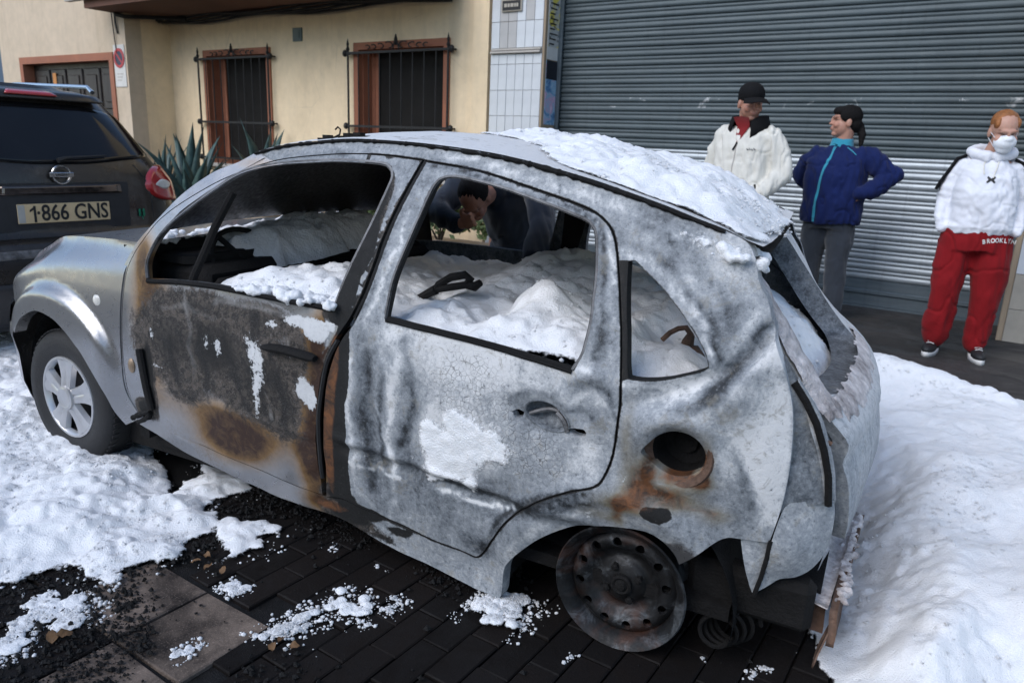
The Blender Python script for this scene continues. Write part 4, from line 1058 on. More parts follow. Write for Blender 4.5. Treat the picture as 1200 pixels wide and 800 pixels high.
# front wing
P_fen = sp([(0.514,0.301),(0.465,0.385),(0.458,0.479),(0.466,0.602),(0.478,0.728),(0.493,0.865),(0.526,0.933),(0.545,0.965)] + [(.552, .977)] + [(x, z) for x, _, z in SH[1:8]] + [(-.44, .72), (-.40, .64), (-.34, .58)] + [(-0.249,0.524),(-0.178,0.58),(-0.119,0.619),(-0.006,0.661),(0.102,0.649),(0.18,0.609),(0.236,0.565),(0.285,0.518),(0.368,0.398),(0.398,0.316),(0.43,0.256)])
def fender_surf(x, z):
    s = Ssm(x, z); t = sstep(.13, 0.0, sh_z(x) - z) ** 1.6
    return s * (1 - t) + np.maximum(sh_y(x), s) * t
fen = panel('front_wing', P_fen, [], .016, .05, -.004, surf=fender_surf)
# far side: the same pressings, blackened, seen through the openings
for nm, po, ho in (('body_side', P_bs, [ap_o, P_qw]), ('front_door', P_fd_i, [P_fw_i]), ('rear_door', P_rd_i, [P_rw_i]), ('front_wing', P_fen, [])):
    panel(nm, po, ho, .05, .03, 0, dn=lambda x, z: 0 * x, kind='inner' if 'wing' not in nm else 'silver', mirror=True, surf=fender_surf if 'wing' in nm else None)

def mat_sootglass():
    m, nt, p = nodes('sooted_glass'); t = NT(nt)
    n = t.noise(3, 5, .6, .5); f = t.noise(60, 4, .6)
    t.l(t.mix(t.ramp(n, [(.4, 0.0), (.7, 1.0)]), (.012, .010, .009), (.035, .03, .027)), p.inputs['Base Color'])
    t.l(t.ramp(f, [(.3, .25), (.7, .6)]), p.inputs['Roughness'])
    return m
MAT['soot_glass'] = mat_sootglass()
_q = [p for p in P_fw_i if p[0] < .80]
panel('window_glass', np.array(_q), [], .05, .004, .01, dn=lambda x, z: 0 * x, kind='soot', mirror=True, mat=MAT['soot_glass'])
# ---- black rubber and trim along the openings
def on_side(P, off=0.0, step=.02, closed=False):
    Q = smooth_poly(P, step, closed)
    return [(q[0], float(Ssm(q[0], q[1]) - dent(np.array([q[0]]), np.array([q[1]]))[0] + off), q[1]) for q in Q]
MB().tube(on_side([(1.682,0.855),(1.856,0.845),(1.999,0.835),(2.161,0.82),(2.29,0.804)], -.003), .006, 6).tube(on_side([(1.684,0.86),(1.855,0.849),(1.999,0.839),(2.161,0.825),(2.291,0.808)], .006), .007, 6).build('window_seal', MAT['soot'], rd, True)
MB().tube(on_side([(2.289,0.808),(2.313,0.861),(2.321,0.957),(2.312,1.067),(2.294,1.151),(2.276,1.178),(2.248,1.194),(2.13,1.225),(1.979,1.259),(1.846,1.278),(1.785,1.275),(1.756,1.253),(1.742,1.199),(1.717,1.094),(1.683,0.963),(1.675,0.859)], .004), .006, 6).build('window_frame', MAT['burnt_steel'], rd, True)
MB().tube(on_side([(0.624,0.849),(0.826,0.863),(1.08,0.865),(1.299,0.862),(1.478,0.861)], -.002), .009, 6).build('window_seal', MAT['soot'], fd, True)
MB().tube(on_side([(1.481,0.866),(1.52,0.995),(1.566,1.126),(1.593,1.216),(1.6,1.267),(1.58,1.294),(1.537,1.305),(1.384,1.306),(1.282,1.299),(1.104,1.28),(0.97,1.245),(0.873,1.188),(0.765,1.114),(0.679,1.043),(0.63,0.979),(0.603,0.911),(0.614,0.857)], .005), .007, 6).build('window_frame', MAT['burnt_steel'], fd, True)
_b = on_side([(0.934,1.177),(0.876,1.034),(0.809,0.867)], .03)
MB().tube(_b, .014, 8).build('window_divider', MAT['soot'], fd, True)
# ragged gutter rubber
gpts = on_side([(1.01,1.312),(1.139,1.342),(1.272,1.358),(1.398,1.368),(1.543,1.368),(1.689,1.362),(1.882,1.347),(2.004,1.333),(2.103,1.317),(2.245,1.288),(2.363,1.26),(2.459,1.234),(2.544,1.209),(2.617,1.188)], -.004, .012)
rr = random.Random(4)
MB().tube(gpts, [.0035 + .005 * rr.random() ** 2 + (.004 if 2.05 < q[0] < 2.5 else 0) * rr.random() for q in gpts], 6).build('roof_gutter', MAT['soot'], car)
# seal strips in the shut lines
MB().tube(on_side([(2.364,1.108),(2.392,1.003),(2.415,0.896),(2.43,0.793),(2.432,0.712),(2.427,0.608),(2.408,0.537),(2.382,0.496),(2.301,0.46),(2.205,0.4),(2.121,0.315),(2.067,0.233),(2.027,0.165)], .010), .006, 6).build('door_seal', MAT['black_rubber'], rd, True)
MB().tube(on_side([(1.694,1.317),(1.635,1.119),(1.614,1.01),(1.59,0.919),(1.558,0.843)], .012), .006, 6).tube(on_side([(1.503,0.767),(1.464,0.695),(1.44,0.609),(1.419,0.5),(1.411,0.387),(1.409,0.271)], .004), .008, 6).build('door_seal', MAT['black_rubber'], fd, True)
# door handle bar, peeling moulding hanging off the sill corner, repeaters
hb = on_side([(1.211,0.704),(1.275,0.709),(1.355,0.707),(1.433,0.701)], -.018, .03)
MB().tube(hb, [.012] + [.021] * (len(hb) - 2) + [.014], 8, flat=.7).build('door_handle', MAT['soot'], fd, True)
mo = on_side([(0.583,0.594),(0.594,0.523),(0.606,0.451),(0.609,0.361)], -.012, .03)
MB().tube(mo, .016, 8, flat=.7).build('side_moulding', MAT['soot'], fd, True)
mo = on_side([(0.483,0.298),(0.53,0.322),(0.596,0.351),(0.579,0.322),(0.509,0.285)], -.014, .02)
MB().tube(mo, [.007 + .006 * rr.random() for q in mo], 7).build('melted_end', MAT['soot'], fd)
def side_disc(name, u, r, mat, off=-.008, sx=1.0, sz=1.0):
    x, z = u; y = float(fender_surf(np.array([x]), np.array([z]))[0] - dent(np.array([x]), np.array([z]))[0])
    M_ = Matrix.Translation((x, y, z)) @ Matrix.Rotation(R(90), 4, 'X') @ Matrix.Diagonal((sx, sz, 1, 1))
    return MB().lathe([(r, -.004), (r, .004), (r * .7, .009), (0, .011)], 20, M_).build(name, mat, fen, True)
MAT['lens_clear'] = simple('clear_lens', (.62, .60, .55), .15, var=.1, spec=.6)
side_disc('side_repeater', [(0.343,0.743)][0], .022, MAT['lens_clear'])
MAT['badge_grey'] = simple('scorched_badge', (.30, .22, .15), .4, var=.2, metal=.4)
side_disc('side_badge', [(0.516,0.516)][0], .024, MAT['badge_grey'], sx=.7, sz=1.2)
# rear door: handle cavity and scorched lever holes
def scoop():
    v = []; f = []; n = 28
    R_ = [ring_xz(s_, n) for s_ in (1.02, .95, .90, .70, .35, .02)]
    for k in range(n):
        for r_, d in zip(R_, (-.003, -.004, .016, .036, .044, .046)):
            xx, zz = r_[k]; xb, zb = R_[0][k]
            v.append((xx, float(Ssm(xx, zz) - dent(np.array([xb]), np.array([zb]))[0]) + d, zz))
    for k in range(n):
        for i in range(5): f.append((k * 6 + i, k * 6 + i + 1, ((k + 1) % n) * 6 + i + 1, ((k + 1) % n) * 6 + i))
    return v, f
v, f = scoop(); paint(mesh_obj('handle_recess', v, f, MAT['skin'], rd), np.array([p[0] for p in v]), np.array([p[2] for p in v]), 'inner')
MB().tube(on_side([(2.256,0.683),(2.277,0.668),(2.291,0.637)], -.002, .01), .008, 6).tube(on_side([(2.156,0.654),(2.226,0.683),(2.276,0.678)], .012, .01), .006, 6).build('handle_bracket', MAT['burnt_steel'], rd, True)
# fuel filler cup
cup = MB(); M_ = Matrix.Translation((fx, float(Ssm(fx, fz)) + .012, fz)) @ Matrix.Rotation(R(90), 4, 'X')
cup.lathe([(.096, .003), (.090, .013), (.082, .011), (.074, .002), (.070, -.012)], 36, M_).lathe([(.070, -.012), (.066, -.05), (.060, -.09), (.03, -.10), (0, -.10)], 36, M_, 1)
o = cup.build('fuel_filler_cup', [MAT['rusty'], MAT['soot']], bs, True)
MB().lathe([(.030, -.095), (.030, -.085), (0, -.085)], 20, M_).build('filler_neck', MAT['soot'], bs, True)

# ---- roof
Gx = np.array([q[0] for q in gpts])
roof_near = [(float(q[0]), float(Ssm(q[0], q[1])), float(q[1])) for q in smooth_poly(gutter, .03, False) if q[0] > 1.04]
roof_near.append((2.71, roof_near[-1][1] - .005, roof_near[-1][2] - .012))
nr = len(roof_near); nc = 40; v = []; cx_ = []; cz_ = []
for i, (x, y, z) in enumerate(roof_near):
    for j in range(nc):
        s = j / (nc - 1); yy = y + .004 + (CW - 2 * y - .008) * s
        cr = float(roof_crown(x)) * (1 - abs(2 * s - 1) ** 2.4)
        zz = z + .004 + cr + .006 * (float(fbm(x * 4, yy * 4, 2, 3)) - .5) * (1 - abs(2 * s - 1)) * 2
        v.append((x - .10 * s * sstep(1.8, 2.5, x) + .05 * (1 - (2 * s - 1) ** 2) * (-1 if i < 2 else 0), yy, zz)); cx_.append(x); cz_.append(yy)
roof = mesh_obj('roof', v, [q[::-1] for q in grid_faces(nr, nc)], MAT['skin'], car)
paint(roof, np.array(cx_), np.array(cz_), 'dust')
v2 = [(x, y, z - .03) for x, y, z in v]
lin = mesh_obj('headlining', v2, grid_faces(nr, nc), MAT['soot'], car)
# scorched wiring left on the front of the roof
wp = Y_wire = [(1.242,0.32,1.377),(1.264,0.32,1.386),(1.268,0.32,1.403),(1.257,0.32,1.411),(1.246,0.32,1.402)]
MB().tube(wp, .003, 5).build('wire', MAT['soot'], roof, True)
wb = MB(); rr = random.Random(9)
for q in [(1.224,0.28,1.369),(1.246,0.28,1.376),(1.268,0.28,1.374),(1.312,0.28,1.38),(1.334,0.28,1.386),(1.355,0.28,1.382),(1.376,0.28,1.39),(1.397,0.28,1.383)]: wb.box((q[0] - .012, q[1] - .012, q[2] - .012), (q[0] + .010 + .01 * rr.random(), q[1] + .015, q[2] + .002 + .006 * rr.random()))
wb.build('burnt_debris', MAT['soot'], roof)

# ---- windscreen, black with soot, only its foot left lighter
wv = []; n1, n2 = 14, 24
base = [(.60, .06, .985), (.75, .085, 1.11), (.90, .135, 1.215), (1.06, .175, 1.30)]
for i in range(n1):
    t = .10 + .90 * i / (n1 - 1); p_ = [float(np.interp(t, np.linspace(0, 1, 4), [b_[k] for b_ in base])) for k in range(3)]
    for j in range(n2):
        s = j / (n2 - 1); c_ = 1 - (2 * s - 1) ** 2
        wv.append((p_[0] - (.16 - .10 * t) * c_, p_[1] + (CW - 2 * p_[1]) * s, p_[2] + .045 * c_ * t))
mesh_obj('windscreen', wv, grid_faces(n1, n2), MAT['soot_glass'], car)

# ---- bonnet
hv = []; hx = []; nx_, ny_ = 34, 30
for i in range(nx_):
    x = .585 - (.585 + .655) * i / (nx_ - 1)
    y0 = float(sh_y(x)) + .004; z0 = float(sh_z(x)); 
    for j in range(ny_):
        s = j / (ny_ - 1); c_ = 1 - abs(2 * s - 1) ** 2.2
        front = sstep(-.40, -.66, np.array([x]))[0]
        hv.append((x - .09 * c_ * front, y0 + (CW - 2 * y0) * s, z0 + .012 * c_ * (1 - front) - .01 * c_ * front)); hx.append(x)
hood = mesh_obj('bonnet', hv, grid_faces(nx_, ny_), MAT['skin'], car)
paint(hood, np.array(hx), np.array([q[2] for q in hv]), 'silver')
# nose: bumper and lamps follow the plan curve round the front
nose = [(-.265, .052), (-.33, .078), (-.40, .115), (-.50, .185), (-.60, .305), (-.69, .46), (-.735, .65), (-.75, .83)]
nose = [tuple(q) for q in smooth_poly(nose + [(x, CW - y) for x, y in nose[-2::-1]], .05, False)]
def nose_strip(name, zs, kind, mat=None, lift=0, i0=0, i1=None, parent=None):
    v = []; nn = nose[i0:i1]
    for x, y in nn:
        for z, o_ in zs:
            d_ = np.array([x - .6, (y - CW / 2) * 1.1]); d_ /= np.linalg.norm(d_)
            v.append((x + d_[0] * (o_ + lift), y + d_[1] * (o_ + lift), z))
    ob = mesh_obj(name, v, [q[::-1] for q in grid_faces(len(nn), len(zs))], mat or MAT['skin'], parent or car)
    if mat is None: paint(ob, np.array([q[0] for q in v]), np.array([q[2] for q in v]), kind)
    return ob
bump = nose_strip('front_bumper', [(.20, -.06), (.22, -.01), (.30, .015), (.42, .02), (.50, .035), (.54, .03), (.58, .0), (.60, -.03)], 'silver')
nose_strip('nose_panel', [(.58, .0), (.63, -.015), (.67, -.05), (.70, -.09)], 'silver')
MAT['lens_dark'] = simple('headlamp_lens', (.03, .035, .04), .12, var=.3, spec=.7)
for a, b_ in ((2, 9), (-9, -2)): nose_strip('headlamp', [(.52, .012), (.54, .026), (.62, .012), (.68, -.045), (.70, -.08)], 'x', MAT['lens_dark'], .006, a, b_)

# ---- wheel housings, floor, firewall: everything inside is black
ib = MB()
ib.box((.5, .10, .16), (2.75, CW - .10, .20)).box((.45, .06, .2), (.50, CW - .06, .96))
ib.build('floor_pan', MAT['soot'], car)
for x, zc, r_ in ((.05, .33, .335), (2.43, .16, .335)):
    for y0, y1 in ((.085, .42), (CW - .42, CW - .085)):
        b = MB(); n = 26; v = []; f = []
        for k in range(n):
            a = math.pi * (1.12 * k / (n - 1) - .06)
            for yy in (y0, y1): v.append((x + r_ * math.cos(a), yy, zc + r_ * math.sin(a)))
        for k in range(n - 1): f.append((k * 2, k * 2 + 1, k * 2 + 3, k * 2 + 2))
        b.add(v, f)
        yi = y1 if y0 < .5 else y0
        b.add([(x + r_ * math.cos(math.pi * (1.12 * k / (n - 1) - .06)), yi, zc + r_ * math.sin(math.pi * (1.12 * k / (n - 1) - .06))) for k in range(n)], [tuple(range(n))])
        b.build('wheel_housing', MAT['soot'], car)
for _y in (.12, CW - .16): MB().box((.30, _y, .12), (2.05, _y + .04, .24)).build('sill_inner', MAT['soot'], car)
# pillar behind the shut line of the doors, and sooty inner skins of the doors
ps_ = on_side([(1.638,1.317),(1.588,1.058),(1.54,0.827),(1.468,0.648),(1.428,0.466),(1.391,0.198)], .05, .05); pe_ = on_side([(1.754,1.312),(1.693,1.043),(1.617,0.838),(1.529,0.659),(1.499,0.481),(1.471,0.187)], .05, .05)
m_ = min(len(ps_), len(pe_)); 
ps_ = [ps_[int(i * (len(ps_) - 1) / (m_ - 1))] for i in range(m_)]; pe_ = [pe_[int(i * (len(pe_) - 1) / (m_ - 1))] for i in range(m_)]
v = [q for a, c in zip(ps_, pe_) for q in (a, c)]
mesh_obj('door_pillar', v, grid_faces(m_, 2), MAT['soot'], car)
v = [(x, CW - y, z) for x, y, z in v]
mesh_obj('door_pillar', v, grid_faces(m_, 2), MAT['soot'], car)
# dash, steering wheel
ds = MB()
for x0, x1, z0, z1 in ((.5, .78, .60, .90), (.78, .86, .58, .86), (.5, .70, .90, .93)): ds.box((x0, .14, z0), (x1, CW - .14, z1), bev=.03)
ds.build('dashboard', MAT['soot'], car, True)
def rot_to(n_):
    return Vector((0, 0, 1)).rotation_difference(Vector(n_).normalized()).to_matrix().to_4x4()
sw = empty('steering_wheel'); sw.parent = car; sw.location = (.73, .42, .86)
Mw = rot_to((.80, 0, .6))
ring = [Mw @ Vector((.18 * math.cos(a), .18 * math.sin(a), 0)) for a in np.linspace(0, 2 * math.pi, 33)]
MB().tube(ring, .011, 7, cap=False).build('rim', MAT['soot'], sw, True)
s_ = MB()
for a in (R(90), R(210), R(330)): s_.tube([(0, 0, 0), tuple(Mw @ Vector((.175 * math.cos(a), .175 * math.sin(a), 0)))], .012, 6)
s_.tube([(0, 0, 0), tuple(Mw @ Vector((0, 0, -.3)))], .03, 8)
s_.build('spokes', MAT['soot'], sw, True)
# charred seat hoops standing out of the foam
sf = [(1.5,0.4,0.802),(1.525,0.4,0.833),(1.582,0.4,0.868),(1.61,0.4,0.883),(1.62,0.4,0.902),(1.668,0.4,0.932),(1.725,0.4,0.947),(1.746,0.4,0.935),(1.73,0.4,0.913),(1.763,0.4,0.911),(1.786,0.4,0.928)]
fr_ = empty('seat_frame'); fr_.parent = car
MB().tube(sf[:4], [.016, .014, .016, .018], 7).tube([sf[3], sf[4], sf[5], sf[6], sf[7], sf[8]], [.012, .013, .014, .014, .016, .012], 7).tube([sf[3], tuple(.5 * (np.array(sf[3]) + np.array(sf[8]))), sf[8]], .013, 7).tube([sf[8], sf[9], sf[10]], [.014, .017, .012], 7).build('hoop', MAT['soot'], fr_, True)
rr = random.Random(6)
sq = [(2.405,0.45,0.817),(2.426,0.45,0.842),(2.451,0.45,0.859),(2.474,0.45,0.865),(2.491,0.45,0.846),(2.484,0.45,0.818),(2.47,0.45,0.8),(2.502,0.45,0.795),(2.52,0.45,0.771),(2.507,0.45,0.742),(2.475,0.45,0.747)]
MB().tube(sq[:6], .009, 6).tube(sq[4:9], [.012, .02, .016, .02, .014], 6).tube(sq[6:], [.012, .024, .03, .03, .02], 6).build('hoop', MAT['rusty'], fr_, True)
sq = [(1.567,1.15,0.895),(1.593,1.15,0.857),(1.625,1.15,0.89),(1.661,1.15,0.827),(1.703,1.15,0.861),(1.688,1.15,0.785),(1.746,1.15,0.822),(1.8,1.15,0.784),(1.836,1.15,0.833)]
fr2 = empty('seat_frame'); fr2.parent = car
MB().tube(sq, [.02, .03, .025, .04, .03, .045, .035, .03, .02], 7).tube([tuple(np.array(q) + np.array((.02, .06, -.06))) for q in sq], .04, 7).build('charred_back', MAT['soot'], fr2)

# ---- tail: hatch, lamp recess, torn corner panels, bumper beam
def T(y, z):
    mid = np.interp(z, [.30, .40, .50, .65, .72, .80, .90, 1.0, 1.12, 1.2], [2.985, 3.025, 3.042, 3.03, 2.98, 2.905, 2.825, 2.735, 2.63, 2.57])
    edge = np.interp(z, [.30, .45, .60, .67, .735, .79, .897, .98, 1.06, 1.12, 1.2], [2.97, 2.985, 2.966, 2.957, 2.925, 2.87, 2.79, 2.742, 2.69, 2.65, 2.60])
    s = np.clip(np.abs(y - .83) / .63, 0, 1.2) ** 2.2
    return mid * (1 - s) + edge * s - .06 * np.clip((y - .83) / .63, 0, 1) * sstep(.6, .9, z)
yy_ = lambda t: .2 + t
hat_out = [(.235, 1.115), (.20, 1.02), (.185, .93), (.185, .84), (.19, .76), (.215, .68), (.235, .60), (.25, .50), (.27, .42), (.36, .37), (.83, .34), (1.30, .37), (1.40, .45), (1.45, .62), (1.48, .80), (1.47, 1.0), (1.43, 1.12), (.83, 1.15)]
hat_hole = [(.335, 1.075), (.315, .98), (.30, .88), (.30, .80), (.36, .765), (.78, .735), (1.10, .755), (1.18, .80), (1.22, .90), (1.24, 1.02), (1.24, 1.085), (.83, 1.105)]
def hatch():
    Po = smooth_poly(hat_out, .02, True, 60); Ph = smooth_poly(hat_hole, .02, True, 60)
    if area(Po) < 0: Po = Po[::-1]
    V, F, loops = tri_region(Po, [Ph if area(Ph) < 0 else Ph[::-1]], .022)
    y, z = V[:, 0], V[:, 1]
    x = T(y, z) + .010 * (fbm(y * 5, z * 5, 12, 3) - .5) + .012 * np.exp(-((z - .69) / .03) ** 2) - .012 * np.exp(-((z - .62) / .03) ** 2)
    P = np.stack([x, y, z], 1); v = [tuple(p) for p in P]; f = [tuple(q) for q in F]
    for li, lp in enumerate(loops):
        b0 = len(v); n = len(lp); q = P[lp]
        v += [tuple(p) for p in q] + [(p[0] - (.10 if li else .04), p[1] + (.0 if li else .01), p[2]) for p in q]
        for i in range(n): f.append((b0 + i, b0 + (i + 1) % n, b0 + n + (i + 1) % n, b0 + n + i))
    # inner skin
    b0 = len(v); v += [(p[0] - .045, p[1], p[2]) for p in P]; f += [tuple(b0 + i for i in q[::-1]) for q in F]
    o = mesh_obj('tailgate', v, f, MAT['skin'], car)
    paint(o, np.array([p[1] * 2 for p in v]), np.array([p[2] for p in v]), 'ash')
    n = len(v); a = np.empty(n * 4, np.float32); at = o.data.color_attributes['mA']; at.data.foreach_get('color', a); a = a.reshape(-1, 4); bt = o.data.color_attributes['mB']; b = np.empty(n * 4, np.float32); bt.data.foreach_get('color', b); b = b.reshape(-1, 4)
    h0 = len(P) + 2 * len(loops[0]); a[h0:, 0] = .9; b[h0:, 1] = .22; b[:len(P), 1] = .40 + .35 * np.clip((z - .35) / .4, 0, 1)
    at.data.foreach_set('color', a.ravel()); bt.data.foreach_set('color', b.ravel()); return o
tg = hatch()
MB().tube([(float(T(1.33, z)) - .02, 1.33, z) for z in np.linspace(.62, .80, 6)], .006, 6).build('bright_trim', MAT['chrome'], tg, True)
MB().tube([(2.928,0.5,0.727),(2.943,0.5,0.717),(2.959,0.5,0.71)], .008, 6).build('latch_pin', MAT['chrome'], tg, True)
def quad_patch(name, corners, nu, nv, bulge, mat, kind=None, parent=None, seed=1, thick=.012):
    """bilinear patch through four corner points, dished along its normal, with a back and edges"""
    c = [np.array(p, float) for p in corners]
    nrm = np.cross(c[1] - c[0], c[3] - c[0]); nrm /= np.linalg.norm(nrm)
    v = []
    for b in (0, 1):
        for i in range(nu):
            for j in range(nv):
                s, t = i / (nu - 1), j / (nv - 1)
                p = c[0] * (1 - s) * (1 - t) + c[1] * s * (1 - t) + c[2] * s * t + c[3] * (1 - s) * t
                h = bulge * 16 * s * (1 - s) * t * (1 - t) + .014 * (float(fbm(p[0] * 9 + p[1] * 5, p[2] * 9, seed, 3)) - .5)
                v.append(p + nrm * (h - b * thick))
    n = nu * nv; f = grid_faces(nu, nv); f += [tuple(n + i for i in q[::-1]) for q in f]
    rim = [i * nv for i in range(nu)] + [(nu - 1) * nv + j for j in range(1, nv)] + [i * nv + nv - 1 for i in range(nu - 2, -1, -1)] + [j for j in range(nv - 2, 0, -1)]
    for a, d in zip(rim, rim[1:] + rim[:1]): f.append((a, d, n + d, n + a))
    o = mesh_obj(name, v, f, mat, parent or car)
    if kind: paint(o, np.array([p[0] for p in v]), np.array([p[2] for p in v]), kind)
    return o
MB().tube([(2.819,0.15,0.791),(2.851,0.15,0.748),(2.879,0.15,0.72),(2.907,0.15,0.704),(2.931,0.15,0.698)], .006, 6).build('wiring', MAT['rusty'], bs, True)
def rear_sheet(name, px, kind, seed, bulge=.03, curve=.5):
    """sheet of the rear corner: outline in (x, z), turned inwards towards the middle of the car as it runs back"""
    Po = smooth_poly(px, .012, True, 60); Po = Po if area(Po) > 0 else Po[::-1]
    x0 = Po[:, 0].min()
    def sf(x, z): return Ssm(np.minimum(x, 2.86), np.maximum(z, .2)) + .012 + .35 * np.clip(x - 2.86, 0, 1) + curve * np.clip(x - 2.80, 0, 1) ** 2 * 3 - bulge * np.exp(-(((x - Po[:, 0].mean()) / .07) ** 2 + ((z - Po[:, 1].mean()) / .07) ** 2))
    return panel(name, Po, [], .014, .02, 0, dn=lambda x, z: .012 * (fbm(x * 14, z * 14, seed, 3) - .5), kind=kind, parent=bs, surf=sf)
rear_sheet('lamp_recess', [(2.798,0.906),(2.822,0.868),(2.847,0.825),(2.872,0.779),(2.896,0.727),(2.918,0.662),(2.933,0.606),(2.941,0.544),(2.908,0.533),(2.872,0.522),(2.839,0.51),(2.842,0.613),(2.842,0.702),(2.831,0.786),(2.813,0.856)], 'inner', 5, -.02, .3)
MB().tube([(q[0], q[1] + .012, q[2]) for q in [(2.829,0.096,0.848),(2.861,0.1,0.805),(2.891,0.107,0.753),(2.917,0.118,0.684),(2.935,0.126,0.618),(2.945,0.133,0.539)]], .010, 6).build('recess_gap', MAT['soot'], bs, True)
rear_sheet('lamp_channel', [(2.835,0.857),(2.868,0.81),(2.901,0.757),(2.929,0.684),(2.948,0.618),(2.959,0.545),(2.938,0.539),(2.92,0.617),(2.899,0.687),(2.872,0.756)], 'ash', 6, 0, .3)
rear_sheet('corner_panel', [(2.849,0.526),(2.884,0.542),(2.919,0.552),(2.954,0.54),(2.962,0.497),(2.962,0.439),(2.95,0.382),(2.923,0.338),(2.894,0.321),(2.86,0.314),(2.836,0.29),(2.811,0.268),(2.813,0.333),(2.829,0.42)], 'ash', 7)
MB().tube([(q[0], q[1] + .004, q[2]) for q in [(2.829,0.081,0.435),(2.825,0.087,0.38),(2.817,0.093,0.318),(2.806,0.097,0.262)]], .006, 6).build('torn_seam', MAT['soot'], bs, True)
rear_sheet('corner_bracket', [(2.755,0.435),(2.792,0.434),(2.827,0.435),(2.824,0.388),(2.816,0.323),(2.804,0.256),(2.792,0.281),(2.772,0.357)], 'ash', 8, 0)
quad_patch('pillar_inner', [(2.40, 1.41, 1.08), (2.80, 1.36, .80), (2.90, 1.34, .34), (2.42, 1.48, .34)], 12, 12, .02, MAT['skin'], 'inner', car, 15)
# rust brown bumper beam, its near end torn and crusted
q1 = [(2.737,0.2,0.201),(2.844,0.2,0.205),(2.97,0.2,0.197)]; 
quad_patch('bumper_bracket', [[(2.748,0.17,0.237)][0], [(2.974,0.24,0.233)][0], [(2.975,0.24,0.132)][0], [(2.754,0.17,0.186)][0]], 14, 6, .01, MAT['rusty'], None, car, 9)
bm_ = MB()
pth = [(2.985, .20, .165), (3.005, .30, .175), (3.02, .45, .19), (3.02, .62, .205), (3.01, .75, .215)]
rr = random.Random(12); pp = smooth_poly([(p[0], p[1], p[2]) for p in pth], .03, False)
bb = quad_patch('bumper_beam', [(2.985, .17, .235), (3.02, .75, .265), (3.015, .75, .175), (2.995, .17, .135)], 26, 9, .012, MAT['rusty'], None, car, 19, .02)
quad_patch('beam_flange', [(2.93, .18, .245), (2.97, .75, .275), (3.018, .75, .268), (2.983, .17, .238)], 26, 6, .008, MAT['crust'], None, bb, 23, .006)
quad_patch('torn_tip', [(2.992, .165, .17), (2.998, .27, .165), (2.975, .165, .085), (2.970, .145, .075)], 6, 6, .006, MAT['rusty'], None, bb, 3, .005)
# spring, axle, underside
hx_ = [(2.765 + (.060 - .018 * a / 25) * math.cos(a) - .05 * a / 25, .20 - .10 * a / 25 , .115 + (.060 - .018 * a / 25) * math.sin(a)) for a in np.linspace(0, 25, 130)]
MB().tube(hx_, .0065, 6).build('coil_spring', MAT['soot'], car, True)
MB().tube([(2.50, .20, .19), (2.50, CW - .2, .19)], .045, 10).tube([(2.46, .16, .19), (1.95, .25, .22)], .04, 8).tube([(2.60, .22, .2), (2.85, .20, .20)], .035, 8).build('rear_axle', MAT['soot'], car, True)
MB().box((2.62, .14, .16), (2.95, .22, .30), bev=.02).box((2.6, .22, .22), (2.96, CW - .2, .26)).build('rear_floor', MAT['soot'], car)

# ---- wheels
def wheel_axis(x, y, z, steer=0, camber=0):
    return Matrix.Translation((x, y, z)) @ Matrix.Rotation(steer, 4, 'Z') @ Matrix.Rotation(camber, 4, 'X') @ Matrix.Rotation(R(90), 4, 'X')   # local +Z -> -Y (outwards)
MAT['tyre'] = simple('tyre', (.012, .012, .013), .7, var=.35, scale=40, bump=.25)
MAT['alloy'] = simple('wheel_trim', (.52, .52, .53), .35, metal=.7, var=.12, scale=14)
def front_wheel(x, y, z, steer, flip=1):
    e = empty('front_wheel'); e.parent = car; e.matrix_basis = wheel_axis(x, y, z, steer) @ (Matrix.Identity(4) if flip == 1 else Matrix.Rotation(R(180), 4, 'X'))
    b = MB().lathe([(.172, .055), (.178, .066), (.215, .078), (.255, .074), (.272, .062), (.283, .045), (.285, .02), (.285, -.02), (.283, -.07), (.272, -.09), (.25, -.1), (.172, -.08)], 64)
    for k in range(64):
        a = 2 * math.pi * k / 64
        M_ = Matrix.Rotation(a, 4, 'Z') @ Matrix.Translation((.2855, 0, 0))
        b.box((-.003, -.010, .024), (.0025, .006, .055), 0, M_ @ Matrix.Rotation(.3, 4, 'X')).box((-.003, -.006, -.075), (.0025, .010, -.03), 0, M_ @ Matrix.Rotation(-.3, 4, 'X'))
    b.build('tyre', MAT['tyre'], e, True)
    MB().lathe([(.178, .056), (.176, .064), (.168, .064), (.160, .052), (.156, .0), (.10, -.02), (0, -.02)], 48).build('rim', MAT['dark_plastic'], e, True)
    h = MB().lathe([(.177, .060), (.174, .069), (.164, .070), (.157, .062), (.153, .048)], 48)
    for k in range(5):
        a = 2 * math.pi * k / 5 + .3
        v = []; f = []
        m = 9
        for i in range(m):
            t = i / (m - 1); r_ = .03 + .130 * t
            hw = .034 + .006 * t + .026 * t ** 3 ; zz = .078 - .010 * t - .004 * math.sin(t * 3.1)
            for s, dz in ((-1, -.022), (-.86, -.002), (-.35, .002), (0, -.004), (.35, .002), (.86, -.002), (1, -.022)):
                v.append((r_ * math.cos(a) - s * hw * math.sin(a), r_ * math.sin(a) + s * hw * math.cos(a), zz + dz))
        for i in range(m - 1):
            for j in range(6): f.append((i * 7 + j, (i + 1) * 7 + j, (i + 1) * 7 + j + 1, i * 7 + j + 1))
        h.add(v, f)
    h.lathe([(.052, .070), (.050, .083), (.040, .086), (.036, .084), (0, .086)], 28)
    h.build('hub_cap', MAT['alloy'], e, True)
    return e
front_wheel(.035, .105, .285, R(-2)); front_wheel(.035, CW - .105, .285, R(-2), -1)
